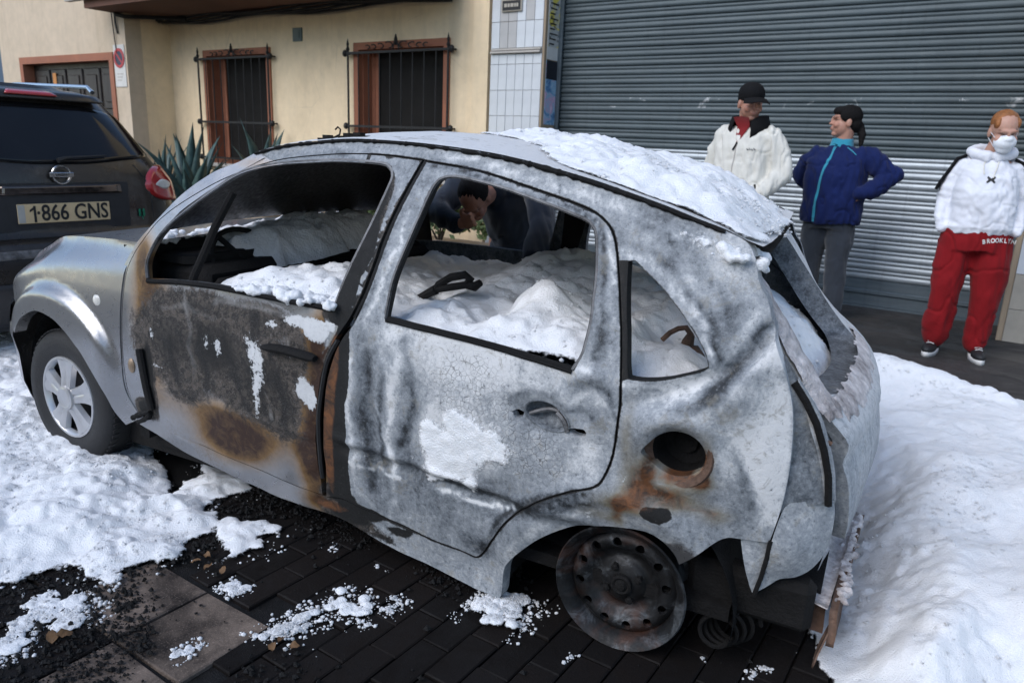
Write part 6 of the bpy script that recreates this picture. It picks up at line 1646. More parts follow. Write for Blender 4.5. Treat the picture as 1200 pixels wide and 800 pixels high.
# ---- man in the white fleece
def man():
    e = tag(empty('person', (-1.865, 6.06, PZ), R(-14)), 'person in black cap and white half zip fleece looking to the side', 'person'); e.scale = (1.06, 1.05, 1.025)
    Hm = HM((.015, -.025, 1.650), R(52), R(10), 0, 1.08)
    F = Fuse(); head_shapes(F, Hm, 1.08); neck(F, Hm, (0, .015, 1.46), .062)
    F.loft([(0, 0, .92, .15, .10), (0, 0, 1.1, .155, .105), (0, 0, 1.3, .17, .11), (0, .01, 1.44, .15, .09), (0, .01, 1.49, .07, .06)])
    for s in (-1, 1): F.limb([(s * .10, 0, .92), (s * .10, .0, .5), (s * .11, .03, .09)], [.085, .055, .04])
    F.limb([(-.19, .01, 1.41), (-.275, .05, 1.14), (-.25, -.05, .93)], [.05, .042, .03]); F.limb([(.19, .01, 1.41), (.275, .04, 1.16), (.225, -.09, 1.0)], [.05, .042, .03])
    hand(F, (-.25, -.05, .93), (.05, -.1, -1), (1, 0, 0)); hand(F, (.222, -.10, 1.0), (-.35, -.25, -.8), (-1, 0, 0))
    b = F.fuse('body', MAT['body'], e, .0055, 2); tint_body(b, Hm, (.40, .205, .145), (.30, .11, .09), (.06, .035, .025), beard=.5)
    F = Fuse(); F.loft([(0, -.005, .86, .225, .145), (0, -.01, .90, .232, .155), (0, -.01, 1.02, .225, .152), (0, 0, 1.18, .222, .148), (0, .005, 1.32, .228, .142), (0, .01, 1.42, .205, .115), (0, .015, 1.475, .13, .085), (0, .015, 1.50, .088, .075)])
    F.limb([(-.185, .01, 1.405), (-.26, .04, 1.28), (-.295, .05, 1.13), (-.275, -.01, 1.03), (-.262, -.05, .955)], [.088, .082, .074, .066, .056])
    F.limb([(.185, .01, 1.405), (.262, .03, 1.28), (.295, .035, 1.14), (.265, -.04, 1.06), (.235, -.10, 1.00)], [.088, .082, .074, .066, .058])
    j = F.fuse('fleece', MAT['fleece_white'], e, .009, 4, .048, 3)
    t = [bvh(j)]
    drape('shirt_front', [(-.060, 1.545, .012), (-.02, 1.55, .014), (.03, 1.55, .014), (.070, 1.545, .012), (-.045, 1.48, .004), (-.012, 1.48, .004), (.020, 1.48, .004), (.052, 1.48, .004), (-.026, 1.42, .002), (-.004, 1.42, .002), (.014, 1.42, .002), (.034, 1.42, .002), (.003, 1.36), (.004, 1.355), (.006, 1.355), (.008, 1.36)], [q[::-1] for q in grid_faces(4, 4)], t, .003, MAT['cloth_red'], e)
    Fs = Fuse(); Fs.limb([(0, .012, 1.44), (.003, -.005, 1.545)], [.085, .068]); Fs.fuse('shirt_collar', MAT['cloth_red'], e, .009, 3, .006, 2)
    # stand-up collar folded open
    v = []; 
    n = 22
    for i in range(n):
        a = R(-58) + (R(296)) * i / (n - 1)      # gap at the front
        ca, sa = math.cos(a + R(0)), math.sin(a)
        ang = a
        for rx, ry, z in ((.092, .082, 1.475), (.108, .098, 1.560), (.130, .115, 1.560), (.146, .124, 1.500), (.158, .134, 1.445)):
            v.append((rx * math.cos(ang), .015 + ry * math.sin(ang), z - .035 * (math.sin(ang) < 0) * abs(math.sin(ang)) - (.02 if i in (0, n - 1) else 0)))
    col = mesh_obj('collar', v, grid_faces(n, 5), MAT['cloth_black'], e)
    sm = col.modifiers.new('t', 'SOLIDIFY'); sm.thickness = .008
    strip('zip', [(.005, 1.36), (.004, 1.26), (0, 1.15), (-.003, 1.0), (-.004, .90)], .008, t, .002, MAT['cement_pale'], e)
    strip('zip_puller', [(.005, 1.365), (-.004, 1.33), (-.016, 1.305)], .016, t, .008, MAT['cloth_black'], e)
    strip('pocket_edge', [(.175, 1.06), (.19, 1.01), (.20, .95)], .006, t, .002, MAT['cloth_black'], e)
    for k in range(4): strip('chest_emblem', [(.088 + k * .016, 1.318 + .004 * (k % 2)), (.098 + k * .016, 1.306 + .003 * (k % 2)), (.101 + k * .016, 1.314)], .006, t, .003, MAT['burnt_steel'], e)
    F = Fuse(); trousers(F, (0, .01, .88), (-.12, -.02, .48), (-.12, .04, .10), (.12, -.04, .48), (.13, .02, .10), (.10, .08, .075), (.19, .13), 1.0); F.fuse('trousers', MAT['denim'], e, .012, 4, .03, 5)
    shoes(e, -.12, .02, R(-6)); shoes(e, .13, 0, R(8))
    # cap
    F = Fuse(); Rm = Hm.to_3x3(); F.ell(Hm @ Vector((0, .012, .062)), (.087, .105, .082), Rm); F.ell(Hm @ Vector((0, .085, .028)), (.065, .045, .045), Rm)
    c_ = F.fuse('cap', MAT['cloth_black'], e, .007, 4)
    v = []; 
    for i in range(5):
        for k in range(13):
            a = R(-75) + R(150) * k / 12; u = i / 4
            x = (.082 + .012 * u) * math.sin(a); y = -.062 - .040 * math.cos(a) - u * .085 * math.cos(a) ** .7 if math.cos(a) > 0 else -.062
            v.append(tuple(Hm @ Vector((x, y, .055 - .022 * u - .022 * (x / .09) ** 2))))
    br = mesh_obj('brim', v, grid_faces(5, 13), MAT['cloth_black'], c_); br.modifiers.new('t', 'SOLIDIFY').thickness = .005
    F = Fuse(); F.ell(Hm @ Vector((0, .055, -.005)), (.068, .050, .055), Rm); F.fuse('hair', MAT['hair_black'], e, .008, 2)
man()

# ---- woman in the navy jacket
def woman_blue():
    e = tag(empty('person', (-1.27, 6.62, PZ), R(-8)), 'person with black tied hair and navy jacket with teal zip, hands on hips', 'person'); e.scale = (1.07, 1.05, 1.015)
    Hm = HM((.01, .0, 1.570), R(-62), R(-2), 0, 1.03)
    F = Fuse(); head_shapes(F, Hm, 1.06); neck(F, Hm, (0, .03, 1.38), .056)
    F.loft([(0, 0, .88, .16, .11), (0, 0, 1.05, .15, .105), (0, 0, 1.2, .16, .11), (0, .01, 1.33, .14, .085), (0, .015, 1.39, .07, .06)])
    F.limb([(-.10, 0, .84), (-.12, .06, .46), (-.13, .10, .09)], [.08, .05, .035]); F.limb([(.10, 0, .84), (.09, 0, .46), (.10, .05, .09)], [.08, .05, .035])
    F.limb([(.17, .02, 1.31), (.36, .06, 1.18), (.215, -.09, 1.02)], [.045, .04, .028]); F.limb([(-.17, .02, 1.31), (-.29, .11, 1.16), (-.19, .15, 1.0)], [.045, .04, .028])
    hand(F, (.225, -.10, 1.02), (-.75, -.35, -.35), (-.3, .9, .1), .9); hand(F, (-.19, .15, 1.0), (.6, .3, -.5), (0, -1, 0), .7)
    b = F.fuse('body', MAT['body'], e, .0055, 2); tint_body(b, Hm, (.46, .245, .175), (.34, .12, .10), (.035, .02, .016))
    F = Fuse(); F.loft([(0, -.01, .78, .225, .155), (0, -.015, .82, .235, .168), (0, -.025, .95, .228, .175), (0, -.025, 1.06, .212, .170), (0, -.025, 1.17, .214, .165), (0, -.01, 1.27, .212, .145), (0, .01, 1.34, .17, .105), (0, .02, 1.395, .085, .072)])
    F.limb([(.165, .02, 1.305), (.27, .035, 1.265), (.375, .05, 1.175), (.33, -.01, 1.09), (.235, -.10, 1.03)], [.088, .083, .078, .068, .054])
    F.limb([(-.165, .02, 1.305), (-.24, .06, 1.25), (-.30, .10, 1.16), (-.26, .12, 1.08), (-.19, .14, 1.02)], [.088, .083, .076, .066, .054])
    j = F.fuse('jacket', MAT['cloth_navy'], e, .009, 4, .058, 13); t = [bvh(j)]
    F = Fuse(); F.loft([(0, .02, 1.37, .088, .078), (0, .022, 1.40, .082, .072), (0, .03, 1.445, .076, .068)]); F.fuse('collar', MAT['cloth_teal'], e, .008, 3)
    strip('zip', [(-.015, 1.40), (-.022, 1.30), (-.045, 1.12), (-.060, .95), (-.068, .79)], .020, t, .003, MAT['cloth_teal'], e)
    strip('shoulder_piping', [(.07, 1.375), (.10, 1.355), (.145, 1.32)], .006, t, .002, MAT['cloth_teal'], e)
    F = Fuse(); trousers(F, (0, .0, .84), (-.12, .06, .46), (-.13, .10, .10), (.09, .0, .46), (.10, .05, .10), (.105, .085, .075), (.20, .135), .95); F.fuse('trousers', MAT['denim'], e, .012, 4, .03, 15)
    shoes(e, -.13, .08, R(-10), MAT['shoe_black']); shoes(e, .10, .03, R(8), MAT['shoe_black'])
    Rm = Hm.to_3x3().normalized()
    F = Fuse(); F.ell(Hm @ Vector((0, .020, .046)), (.083, .096, .084), Rm); F.ell(Hm @ Vector((0, .060, -.015)), (.068, .055, .07), Rm); F.ell(Hm @ Vector((0, -.046, .074)), (.066, .050, .038), Rm)
    for s in (-1, 1): F.ell(Hm @ Vector((s * .066, -.012, .040)), (.016, .042, .042), Rm)
    F.limb([Hm @ Vector((0, .10, -.02)), Hm @ Vector((.02, .125, -.09)), Hm @ Vector((.03, .125, -.17))], [.030, .028, .014]); F.fuse('hair', MAT['hair_black'], e, .0065, 3, .006, 21, (40, 40, 10))
    MB().lathe([(.0, 0), (.006, .002), (0, .005)], 8, Hm @ Matrix.Translation((.085, .012, -.035))).build('earring', MAT['chrome'], e)
woman_blue()

# ---- woman in red sweatpants
def woman_red():
    e = tag(empty('person', (-.20, 5.93, PZ), R(6)), 'person in white hoodie, face mask and red sweatpants looking down', 'person')
    Hm = HM((.035, -.075, 1.515), R(14), R(22), R(-3), 1.05)
    F = Fuse(); head_shapes(F, Hm, .98); neck(F, Hm, (0, .015, 1.36), .052)
    F.loft([(0, 0, .90, .17, .11), (0, 0, 1.05, .14, .10), (0, 0, 1.2, .16, .11), (0, .01, 1.31, .14, .085), (0, .015, 1.37, .065, .055)])
    for s in (-1, 1): F.limb([(s * .10, 0, .88), (s * .10, -.01, .47), (s * .11, .03, .09)], [.09, .06, .04])
    F.limb([(-.17, .02, 1.29), (-.24, .03, 1.07), (-.205, -.05, .89)], [.045, .038, .028]); F.limb([(.17, .02, 1.29), (.25, .03, 1.07), (.21, -.05, .90)], [.045, .038, .028])
    hand(F, (-.205, -.05, .89), (.35, .1, -.8), (1, 0, 0), .6); hand(F, (.210, -.05, .90), (-.35, .1, -.8), (-1, 0, 0), .6)
    b = F.fuse('body', MAT['body'], e, .0055, 2); tint_body(b, Hm, (.50, .285, .21), (.36, .14, .12), (.14, .06, .03), (.05, .025, .02))
    for v in b.data.vertices:
        if v.co.z < 1.32: v.co.x *= .88
    b.data.update()
    F = Fuse(); F.loft([(0, -.02, .855, .215, .150), (0, -.025, .90, .228, .168), (0, -.03, 1.0, .215, .165), (0, -.03, 1.12, .198, .165), (0, -.02, 1.22, .195, .150), (0, .0, 1.29, .168, .115), (0, .015, 1.345, .11, .085), (0, .015, 1.375, .085, .075)])
    F.limb([(-.165, .015, 1.275), (-.215, .03, 1.18), (-.248, .03, 1.07), (-.252, -.02, .97), (-.245, -.07, .895)], [.072, .068, .062, .054, .042]); F.limb([(.165, .015, 1.275), (.22, .03, 1.18), (.258, .03, 1.07), (.262, -.02, .98), (.25, -.07, .915)], [.072, .068, .062, .054, .042])
    for s in (-1, 1): F.limb([(s * .248, -.055, .925), (s * .243, -.072, .885)], [.050, .043])
    j = F.fuse('hoodie', MAT['cloth_white'], e, .009, 5, .042, 23, (7, 7, 7)); squeeze(j, .90); t = [bvh(j)]
    F = Fuse(); ring = [(.115 * math.cos(a), .02 + .10 * math.sin(a), 1.385 + .025 * math.sin(a)) for a in np.linspace(R(-75), R(255), 16)]
    ring = [(-.028, -.088, 1.335)] + [(x, y, z) for x, y, z in ring][::-1] + [(.034, -.088, 1.335)]
    F.limb(ring, [.022] + [.036] * (len(ring) - 2) + [.022], n=10); F.ell((0, .13, 1.35), (.12, .06, .075)); F.fuse('hood', MAT['cloth_white'], e, .009, 4, .014, 31)
    for s, x0, z1 in ((-1, -.035, 1.245), (1, .040, 1.225)): strip('drawstring', [(x0, 1.33), (x0 - .006, 1.29), (x0 - .012 * s - .008, z1)], .009, t, .006, MAT['fleece_white'], e)
    lg = text_obj('chest_logo', '\u2318', .05, MAT['ink'], Matrix.Identity(4), None, 0)
    bpy.data.objects.remove(lg)
    for pth in ([(-.022, 1.222), (.0, 1.206), (.022, 1.222)], [(-.022, 1.186), (.0, 1.204), (.022, 1.186)], [(-.020, 1.222), (-.010, 1.204), (-.022, 1.186)], [(.020, 1.222), (.010, 1.204), (.022, 1.186)]): strip('chest_emblem', [(p[0] + .012, p[1] + .008) for p in pth], .010, t, .004, MAT['ink'], e)
    # dark stripe with white edges down the sleeve
    for s in (-1, 1):
        v = []
        P_ = [(.135, .0, 1.345), (.182, .01, 1.325), (.216, .02, 1.25), (.252, .02, 1.18), (.274, .02, 1.12)]
        for x, y, z in P_:
            for dy in (-.026, .026): v.append((s * (x + .002), y - .02 + dy, z + .006))
        q = mesh_obj('sleeve_stripe', v, grid_faces(5, 2), MAT['cloth_black'], e); q.modifiers.new('t', 'SOLIDIFY').thickness = .02
    F = Fuse(); trousers(F, (0, -.005, .84), (-.125, -.035, .46), (-.13, .02, .145), (.125, -.03, .46), (.13, .01, .14), (.128, .098, .092), (.232, .160), .93)
    for s in (-1, 1): F.limb([(s * .13, .015, .20), (s * .128, .012, .13)], [.100, .075])
    tr = F.fuse('sweatpants', MAT['sweat_red'], e, .009, 5, .055, 41, (6, 6, 3.2)); squeeze(tr, .94); tt = [bvh(tr)]
    # BROOKLYN across the hip, in an arc
    letters = 'BROOKLYN'; 
    for k, ch in enumerate(letters):
        q = (k - 3.5) / 3.5; cx = .125 + q * .085; cz = .815 + .012 * (1 - q * q) + .006 * k / 7
        lo = text_obj('letter', ch, .040, MAT['sole_white'], Matrix.Identity(4), None, 0, .0012, .78)
        a = -q * .14 + .06
        v = [(cx + p.co.x * math.cos(a) - p.co.y * math.sin(a), cz + p.co.x * math.sin(a) + p.co.y * math.cos(a)) for p in lo.data.vertices]
        fcs = [tuple(p.vertices) for p in lo.data.polygons]; bpy.data.objects.remove(lo)
        drape('letter', v, fcs, tt, .004, MAT['sole_white'], tr)
    shoes(e, -.135, -.01, R(-14)); shoes(e, .135, -.03, R(8))
    Rm = Hm.to_3x3().normalized()
    F = Fuse(); F.ell(Hm @ Vector((0, .024, .048)), (.079, .090, .080), Rm); F.ell(Hm @ Vector((0, .05, .0)), (.070, .06, .07), Rm); F.ell(Hm @ Vector((0, .105, .05)), (.035, .035, .035), Rm)
    for s in (-1, 1): F.ell(Hm @ Vector((s * .056, -.022, .058)), (.018, .035, .034), Rm)
    F.fuse('hair', MAT['hair_ginger'], e, .0065, 3, .007, 51, (40, 40, 10))
    F = Fuse(); F.ell(Hm @ Vector((0, -.060, -.044)), (.066, .060, .054), Rm); F.ell(Hm @ Vector((0, -.085, -.012)), (.036, .034, .022), Rm); F.ell(Hm @ Vector((0, -.064, -.080)), (.050, .045, .034), Rm)
    mk = F.fuse('face_mask', MAT['mask_white'], e, .005, 9, .0016, 61, (2, 2, 80))
    lp = MB()
    for s in (-1, 1):
        lp.tube([Hm @ Vector((s * .052, -.062, -.025)), Hm @ Vector((s * .070, -.01, -.005)), Hm @ Vector((s * .078, .014, .012))], .0018, 5).tube([Hm @ Vector((s * .050, -.055, -.078)), Hm @ Vector((s * .068, -.01, -.05)), Hm @ Vector((s * .078, .016, -.035))], .0018, 5)
    lp.build('ear_loop', MAT['mask_white'], mk)
woman_red()

# ---- person bending down at the far front window of the burnt car
def person_far():
    c_, s_ = math.cos(0.114683), math.sin(0.114683)
    def cw(x, y): return ((-3.1704,1.3769,0)[0] + c_ * x - s_ * y, (-3.1704,1.3769,0)[1] + s_ * x + c_ * y)
    x, y = cw(1.03, 2.02)
    e = tag(empty('person', (x, y, 0), 0.114683), 'person in dark navy jacket bending into the far window of burnt car', 'person')
    Hm = HM((-.02, -.34, 1.10), R(10), R(62))
    F = Fuse(); head_shapes(F, Hm); F.limb([(0, -.10, 1.20), tuple(Hm @ Vector((0, .03, -.07)))], [.07, .058])
    F.limb([(0, .16, .88), (0, .06, 1.05), (0, -.08, 1.18)], [.14, .14, .13])
    for s in (-1, 1): F.limb([(s * .10, .16, .86), (s * .11, .10, .46), (s * .12, .16, .09)], [.09, .06, .045])
    F.limb([(.20, -.09, 1.19), (.36, -.30, 1.00), (.46, -.58, .84)], [.05, .043, .03]); F.limb([(-.20, -.09, 1.19), (-.24, -.34, 1.02), (-.02, -.46, .98)], [.05, .043, .03])
    hand(F, (.46, -.58, .84), (.3, -.8, -.4), (0, -.3, -1), .8); hand(F, (-.02, -.46, .98), (.7, -.35, .25), (0, -1, -.2), .7)
    b = F.fuse('body', MAT['body'], e, .0065, 2); tint_body(b, Hm, (.36, .17, .11), (.28, .1, .08), (.03, .02, .015))
    F = Fuse(); F.limb([(0, .20, .84), (0, .12, .98), (0, .0, 1.12), (0, -.09, 1.19)], [.18, .19, .19, .15]); F.ell((0, -.04, 1.16), (.25, .12, .11))
    F.limb([(.20, -.09, 1.19), (.29, -.20, 1.09), (.365, -.31, .99), (.41, -.46, .92), (.45, -.56, .86)], [.085, .080, .075, .068, .058]); F.limb([(-.20, -.09, 1.19), (-.23, -.22, 1.10), (-.25, -.34, 1.02), (-.16, -.41, 1.0), (-.06, -.45, .98)], [.085, .080, .075, .066, .056])
    F.fuse('jacket', MAT['cloth_darknavy'], e, .012, 4, .035, 71)
    F = Fuse(); trousers(F, (0, .18, .80), (-.12, .10, .46), (-.13, .17, .09), (.12, .10, .46), (.13, .17, .09), (.105, .085, .08), (.19, .14), .9); F.fuse('trousers', MAT['denim'], e, .014, 4, .03, 75)
    shoes(e, -.13, .16, 0, MAT['shoe_black']); shoes(e, .13, .16, 0, MAT['shoe_black'])
    Rm = Hm.to_3x3().normalized(); F = Fuse(); F.ell(Hm @ Vector((0, .026, .040)), (.081, .094, .086), Rm); F.ell(Hm @ Vector((0, .06, -.01)), (.062, .05, .06), Rm); F.fuse('hair', MAT['hair_black'], e, .008, 3, .008, 81, (40, 40, 10))
person_far()
# ------------------------------------------------------------------ fire foam
def billow(x, y, s=0, o=3):
    v = 0; a = 1.0; t = 0
    for k in range(o):
        v = v + a * np.abs(2 * vnoise(x * 2.03 ** k, y * 2.03 ** k, s + 13 * k) - 1); t += a; a *= .5
    return v / t
def foam_sheet(name, poly, H, res, base=None, edge=.30, edge_noise=.09, seed=1, matrix=None, hfun=None, lift=0.0, amp=1.0, mfun=None, box=None, en2=.5, dome=0, grains=0, flecks=0):
    if mfun is None:
        P = np.array(poly, float); lo = P.min(0) - .10; hi = P.max(0) + .10
    else: lo, hi = np.array(box[0]), np.array(box[1])
    xs = np.arange(lo[0], hi[0], res); ys = np.arange(lo[1], hi[1], res)
    X, Y = np.meshgrid(xs, ys, indexing='ij'); Q = np.stack([X.ravel(), Y.ravel()], 1)
    m = (sdist(Q, P) if mfun is None else mfun(Q)).reshape(X.shape)
    ca, sa = math.cos(.6), math.sin(.6)
    U = X * ca - Y * sa + .05 * (fbm(X * 6, Y * 6, seed + 40, 3) - .5); V_ = X * sa + Y * ca + .05 * (fbm(X * 6, Y * 6, seed + 41, 3) - .5)
    n1 = billow(U * 3.6, V_ * 3.6, seed, 2); n2 = billow(U * 9, V_ * 9, seed + 1, 2); n3 = billow(U * 23, V_ * 23, seed + 2, 2); n4 = fbm(U * 70, V_ * 70, seed + 3, 2)
    m = m + edge_noise * 2 * (fbm(X * 4, Y * 4, seed + 4, 3) - .5) + edge_noise * en2 * 2 * (fbm(X * 16, Y * 16, seed + 5, 3) - .5) + edge_noise * .35 * (n3 - .4)
    big = fbm(X * 1.9, Y * 1.9, seed + 6, 3)
    Hh = H if hfun is None else hfun(X, Y)
    p1 = np.sqrt(np.clip(1 - (1 - np.clip(m / min(.045, edge * .3), 0, 1)) ** 2, 0, 1)); p2 = sstep(0, edge, m)
    bump = .046 * n1 + .034 * n2 + .018 * n3 + .006 * n4
    h = p1 * (.006 + amp * bump * (.38 + .62 * p2)) + p2 * Hh * (.45 + 1.1 * big)
    if dome:
        q = np.clip(m / (dome * 1.1), 0, 1)
        h = dome * np.sqrt(1 - (1 - q) ** 2) * (.55 + .55 * billow(U * .32 / dome, V_ * .32 / dome, seed, 3)) + dome * .16 * fbm(U * 1.6 / dome, V_ * 1.6 / dome, seed + 2, 3)
    on = m > 0
    h = np.where(on, h, -.012)
    zb = base(X, Y) if base is not None else 0
    jx = .007 * (fbm(X * 26, Y * 26, seed + 8, 2) - .5) * 2; jy = .007 * (fbm(X * 26, Y * 26, seed + 9, 2) - .5) * 2
    V = np.stack([X + jx, Y + jy, h + zb + lift], -1).reshape(-1, 3)
    nx, ny = X.shape; I = np.arange(nx * ny).reshape(nx, ny)
    F = np.stack([I[:-1, :-1], I[1:, :-1], I[1:, 1:], I[:-1, 1:]], -1).reshape(-1, 4)
    keep = on.ravel()[F].any(1); F = F[keep]
    use = np.zeros(len(V), bool); use[F.ravel()] = True; idx = np.cumsum(use) - 1
    V = V[use]; F = idx[F]; mm = m.ravel()[use]; thin = np.clip(1 - mm / (.035 if not dome else dome * .5), 0, 1)
    rr_ = np.random.RandomState(seed); extra = []
    ico = bmesh.new(); bmesh.ops.create_icosphere(ico, subdivisions=1, radius=1); ico.verts.index_update()
    IV = np.array([tuple(q.co) for q in ico.verts]); IF = np.array([[q.index for q in p.verts] for p in ico.faces]); ico.free()
    P_ = []; r_ = []
    if grains:
        dn = sstep(.42, .62, fbm(V[:, 0] * 5, V[:, 1] * 5, seed + 60, 4)) * (mm > .004) + .03
        k = rr_.choice(len(V), grains, p=dn / dn.sum()); r = .0025 + .0060 * rr_.uniform(0, 1, grains) ** 2.2
        P_.append(V[k] + np.stack([rr_.normal(0, .004, grains), rr_.normal(0, .004, grains), -r * .5], 1)); r_.append(r)
    if flecks:
        xr = rr_.uniform(lo[0], hi[0], flecks * 14); yr = rr_.uniform(lo[1], hi[1], flecks * 14)
        ii = np.clip(((xr - lo[0]) / res).astype(int), 0, nx - 1); jj = np.clip(((yr - lo[1]) / res).astype(int), 0, ny - 1); mf_ = m[ii, jj]
        ok = (mf_ < .004) & (rr_.uniform(0, 1, len(xr)) < np.exp(mf_ / .028) * sstep(.40, .62, fbm(xr * 9, yr * 9, seed + 61, 3)))
        xr, yr = xr[ok][:flecks], yr[ok][:flecks]; ii, jj = ii[ok][:flecks], jj[ok][:flecks]; r = .0016 + .006 * rr_.uniform(0, 1, len(xr)) ** 3
        zf = (zb[ii, jj] if isinstance(zb, np.ndarray) else np.full(len(xr), float(zb))) + lift + r * .3 + .001
        P_.append(np.stack([xr, yr, zf], 1)); r_.append(r)
    me = bpy.data.meshes.new(name)
    T3 = np.zeros((0, 3), int); nq = len(F)
    if P_:
        C = np.concatenate(P_); r = np.concatenate(r_); n = len(C)
        GV = IV[None] * (r[:, None, None] * rr_.uniform(.7, 1.3, (n, 12, 1))) * np.array([1, 1, .75]) + C[:, None]
        T3 = (IF[None] + (np.arange(n) * 12)[:, None, None]).reshape(-1, 3) + len(V)
        V = np.concatenate([V, GV.reshape(-1, 3)]); thin = np.concatenate([thin, np.zeros(n * 12)])
    me.vertices.add(len(V)); me.vertices.foreach_set('co', V.ravel().astype(np.float32))
    li = np.concatenate([F.ravel(), T3.ravel()]).astype(np.int32); me.loops.add(len(li)); me.loops.foreach_set('vertex_index', li)
    tot = np.concatenate([np.full(nq, 4), np.full(len(T3), 3)]).astype(np.int32); me.polygons.add(len(tot))
    me.polygons.foreach_set('loop_start', np.concatenate([[0], np.cumsum(tot)[:-1]]).astype(np.int32)); me.polygons.foreach_set('loop_total', tot)
    me.update(); me.validate(); me.polygons.foreach_set('use_smooth', [True] * len(me.polygons))
    at = me.attributes.new('thin', 'FLOAT', 'POINT'); at.data.foreach_set('value', thin.astype(np.float32))
    o = link(name, me, MAT['foam'])
    if matrix is not None: o.matrix_world = matrix
    return o
CARM = Matrix.Translation((-3.1704,1.3769,0)) @ Matrix.Rotation(0.114683, 4, 'Z')
# on the ground
GL_ = [(-2.372,0.813),(-2.361,0.868),(-2.339,0.945),(-2.173,0.966),(-2.061,0.985),(-2.082,1.036),(-2.134,1.129),(-2.121,1.216),(-2.188,1.274),(-2.29,1.252),(-2.317,1.268),(-2.251,1.298),(-2.15,1.362),(-2.03,1.363),(-1.969,1.309),(-1.941,1.364),(-1.945,1.429),(-2.022,1.478),(-2.004,1.53),(-2.159,1.527),(-2.345,1.55),(-2.27,1.61),(-2.315,1.695),(-2.445,1.761),(-2.62,1.772),(-2.757,1.775),(-2.876,1.75),(-3.033,1.745),(-3.289,1.807)]
GL_ += [(-2.55, 1.50), (-2.7, 1.75), (-3.0, 2.1), (-3.9, 2.35), (-4.6, 2.5), (-5.4, 2.4), (-5.7, 1.6), (-4.9, .3), (-4.2, -.3), (-2.9, -.3)]
def hL(X, Y): return .065 + .02 * np.exp(-(((X + 3.6) / .5) ** 2 + ((Y - .9) / .5) ** 2)) - .035 * np.exp(-(((X + 3.05) / .35) ** 2 + ((Y - 1.25) / .25) ** 2))
tag(foam_sheet('foam', GL_, .07, .0105, None, .34, .085, 1, None, hL, amp=.9, grains=9000, flecks=2600), kind='stuff')
GR_ = [(-.28, 2.05), (-.20, 1.85), (-.14, 1.72), (-.02, 1.62), (.12, 1.74), (.30, 1.92), (.6, 2.0), (1.6, 2.2), (1.9, 4.0), (1.2, 4.75), (.6, 4.72), (.2, 4.85), (-.2, 5.05), (-.55, 5.15), (-.9, 5.2), (-1.4, 5.1), (-1.7, 4.6), (-1.6, 3.9), (-1.1, 3.5), (-.6, 3.45), (-.44, 3.1), (-.36, 2.5)]
GR2 = [(-0.204,2.119),(-0.199,2.33),(-0.183,2.501),(-0.223,2.668)]
def hR(X, Y): return .09 + .09 * sstep(1.7, 2.6, Y) * sstep(5.1, 4.3, Y) + .06 * np.exp(-(((X + .0) / .5) ** 2 + ((Y - 2.3) / .4) ** 2))
def bR(X, Y): return PZ * sstep(4.40, 4.62, Y)
tag(foam_sheet('foam', GR_, .1, .0125, bR, .40, .07, 21, None, hR, amp=.36, grains=5000, flecks=1500), kind='stuff')
# on the roof, in car coordinates
RN = np.array(roof_near)
def roof_z(X, Y):
    yn = np.interp(X, RN[:, 0], RN[:, 1]); zn = np.interp(X + .06 * sstep(.3, 1.4, Y), RN[:, 0], RN[:, 2]); s = np.clip((Y - yn) / (CW - 2 * yn), 0, 1)
    return zn + .004 + roof_crown(X) * (1 - np.abs(2 * s - 1) ** 2.4)
RF = [(2.02, .38), (2.2, .26), (2.4, .23), (2.55, .20), (2.66, .17), (2.70, .22), (2.69, .6), (2.64, 1.1), (2.54, 1.45), (2.3, 1.50), (1.9, 1.42), (1.5, 1.38), (1.32, 1.1), (1.55, .86), (1.75, .72), (1.86, .62)]
def hF(X, Y): return .006 + .034 * sstep(1.6, 2.3, X) * sstep(.15, .45, Y)
tag(foam_sheet('foam', RF, .06, .0085, roof_z, .20, .05, 31, CARM, hF, lift=-.006, amp=.7, grains=1800), kind='stuff')
# ash-grey scum heaped on the dashboard
DS = [(.40, .42), (.62, .40), (.80, .5), (.82, 1.3), (.40, 1.42)]
MAT['foam_grey'] = simple('sooty_foam', (.66, .65, .65), .95, var=.22, scale=9, bump=.7, bscale=90)
o = foam_sheet('foam', DS, .03, .012, lambda X, Y: .93 + .03 * np.exp(-((Y - .95) / .3) ** 2) - .06 * sstep(.65, .8, X), .10, .04, 45, CARM, lambda X, Y: .03 + 0 * X)
o.data.materials.clear(); o.data.materials.append(MAT['foam_grey']); tag(o, kind='stuff')
# inside the cabin
IN = [(.74, .045), (2.55, .055), (2.76, .20), (2.86, .34), (2.93, .6), (2.93, 1.1), (2.80, 1.3), (2.6, 1.42), (.8, 1.52)]
def zI(X, Y):
    g = lambda x, y, a, b: np.exp(-(((X - x) / a) ** 2 + ((Y - y) / b) ** 2))
    z = .765 + .04 * sstep(1.55, 1.75, X) + .09 * g(1.78, 1.05, .24, .4) + .10 * g(2.05, .40, .10, .13) - .05 * g(1.88, .35, .06, .2)
    z = z + .075 * sstep(.9, .2, Y) * sstep(1.6, 1.4, X) * sstep(.72, 1.0, X) + .05 * g(1.22, .5, .14, .16) - .04 * sstep(.95, .8, X) + .06 * g(2.46, .3, .12, .12) - .10 * sstep(2.3, 2.45, X) * sstep(.75, .45, Y) + .06 * g(2.62, .85, .16, .35) - .08 * sstep(2.5, 2.75, X) - .70 * np.clip(X - 2.74, 0, 1)
    return z
tag(foam_sheet('foam', IN, .06, .0115, zI, .12, .02, 41, CARM, lambda X, Y: .02 + 0 * X, amp=1.0, grains=1500), kind='stuff')
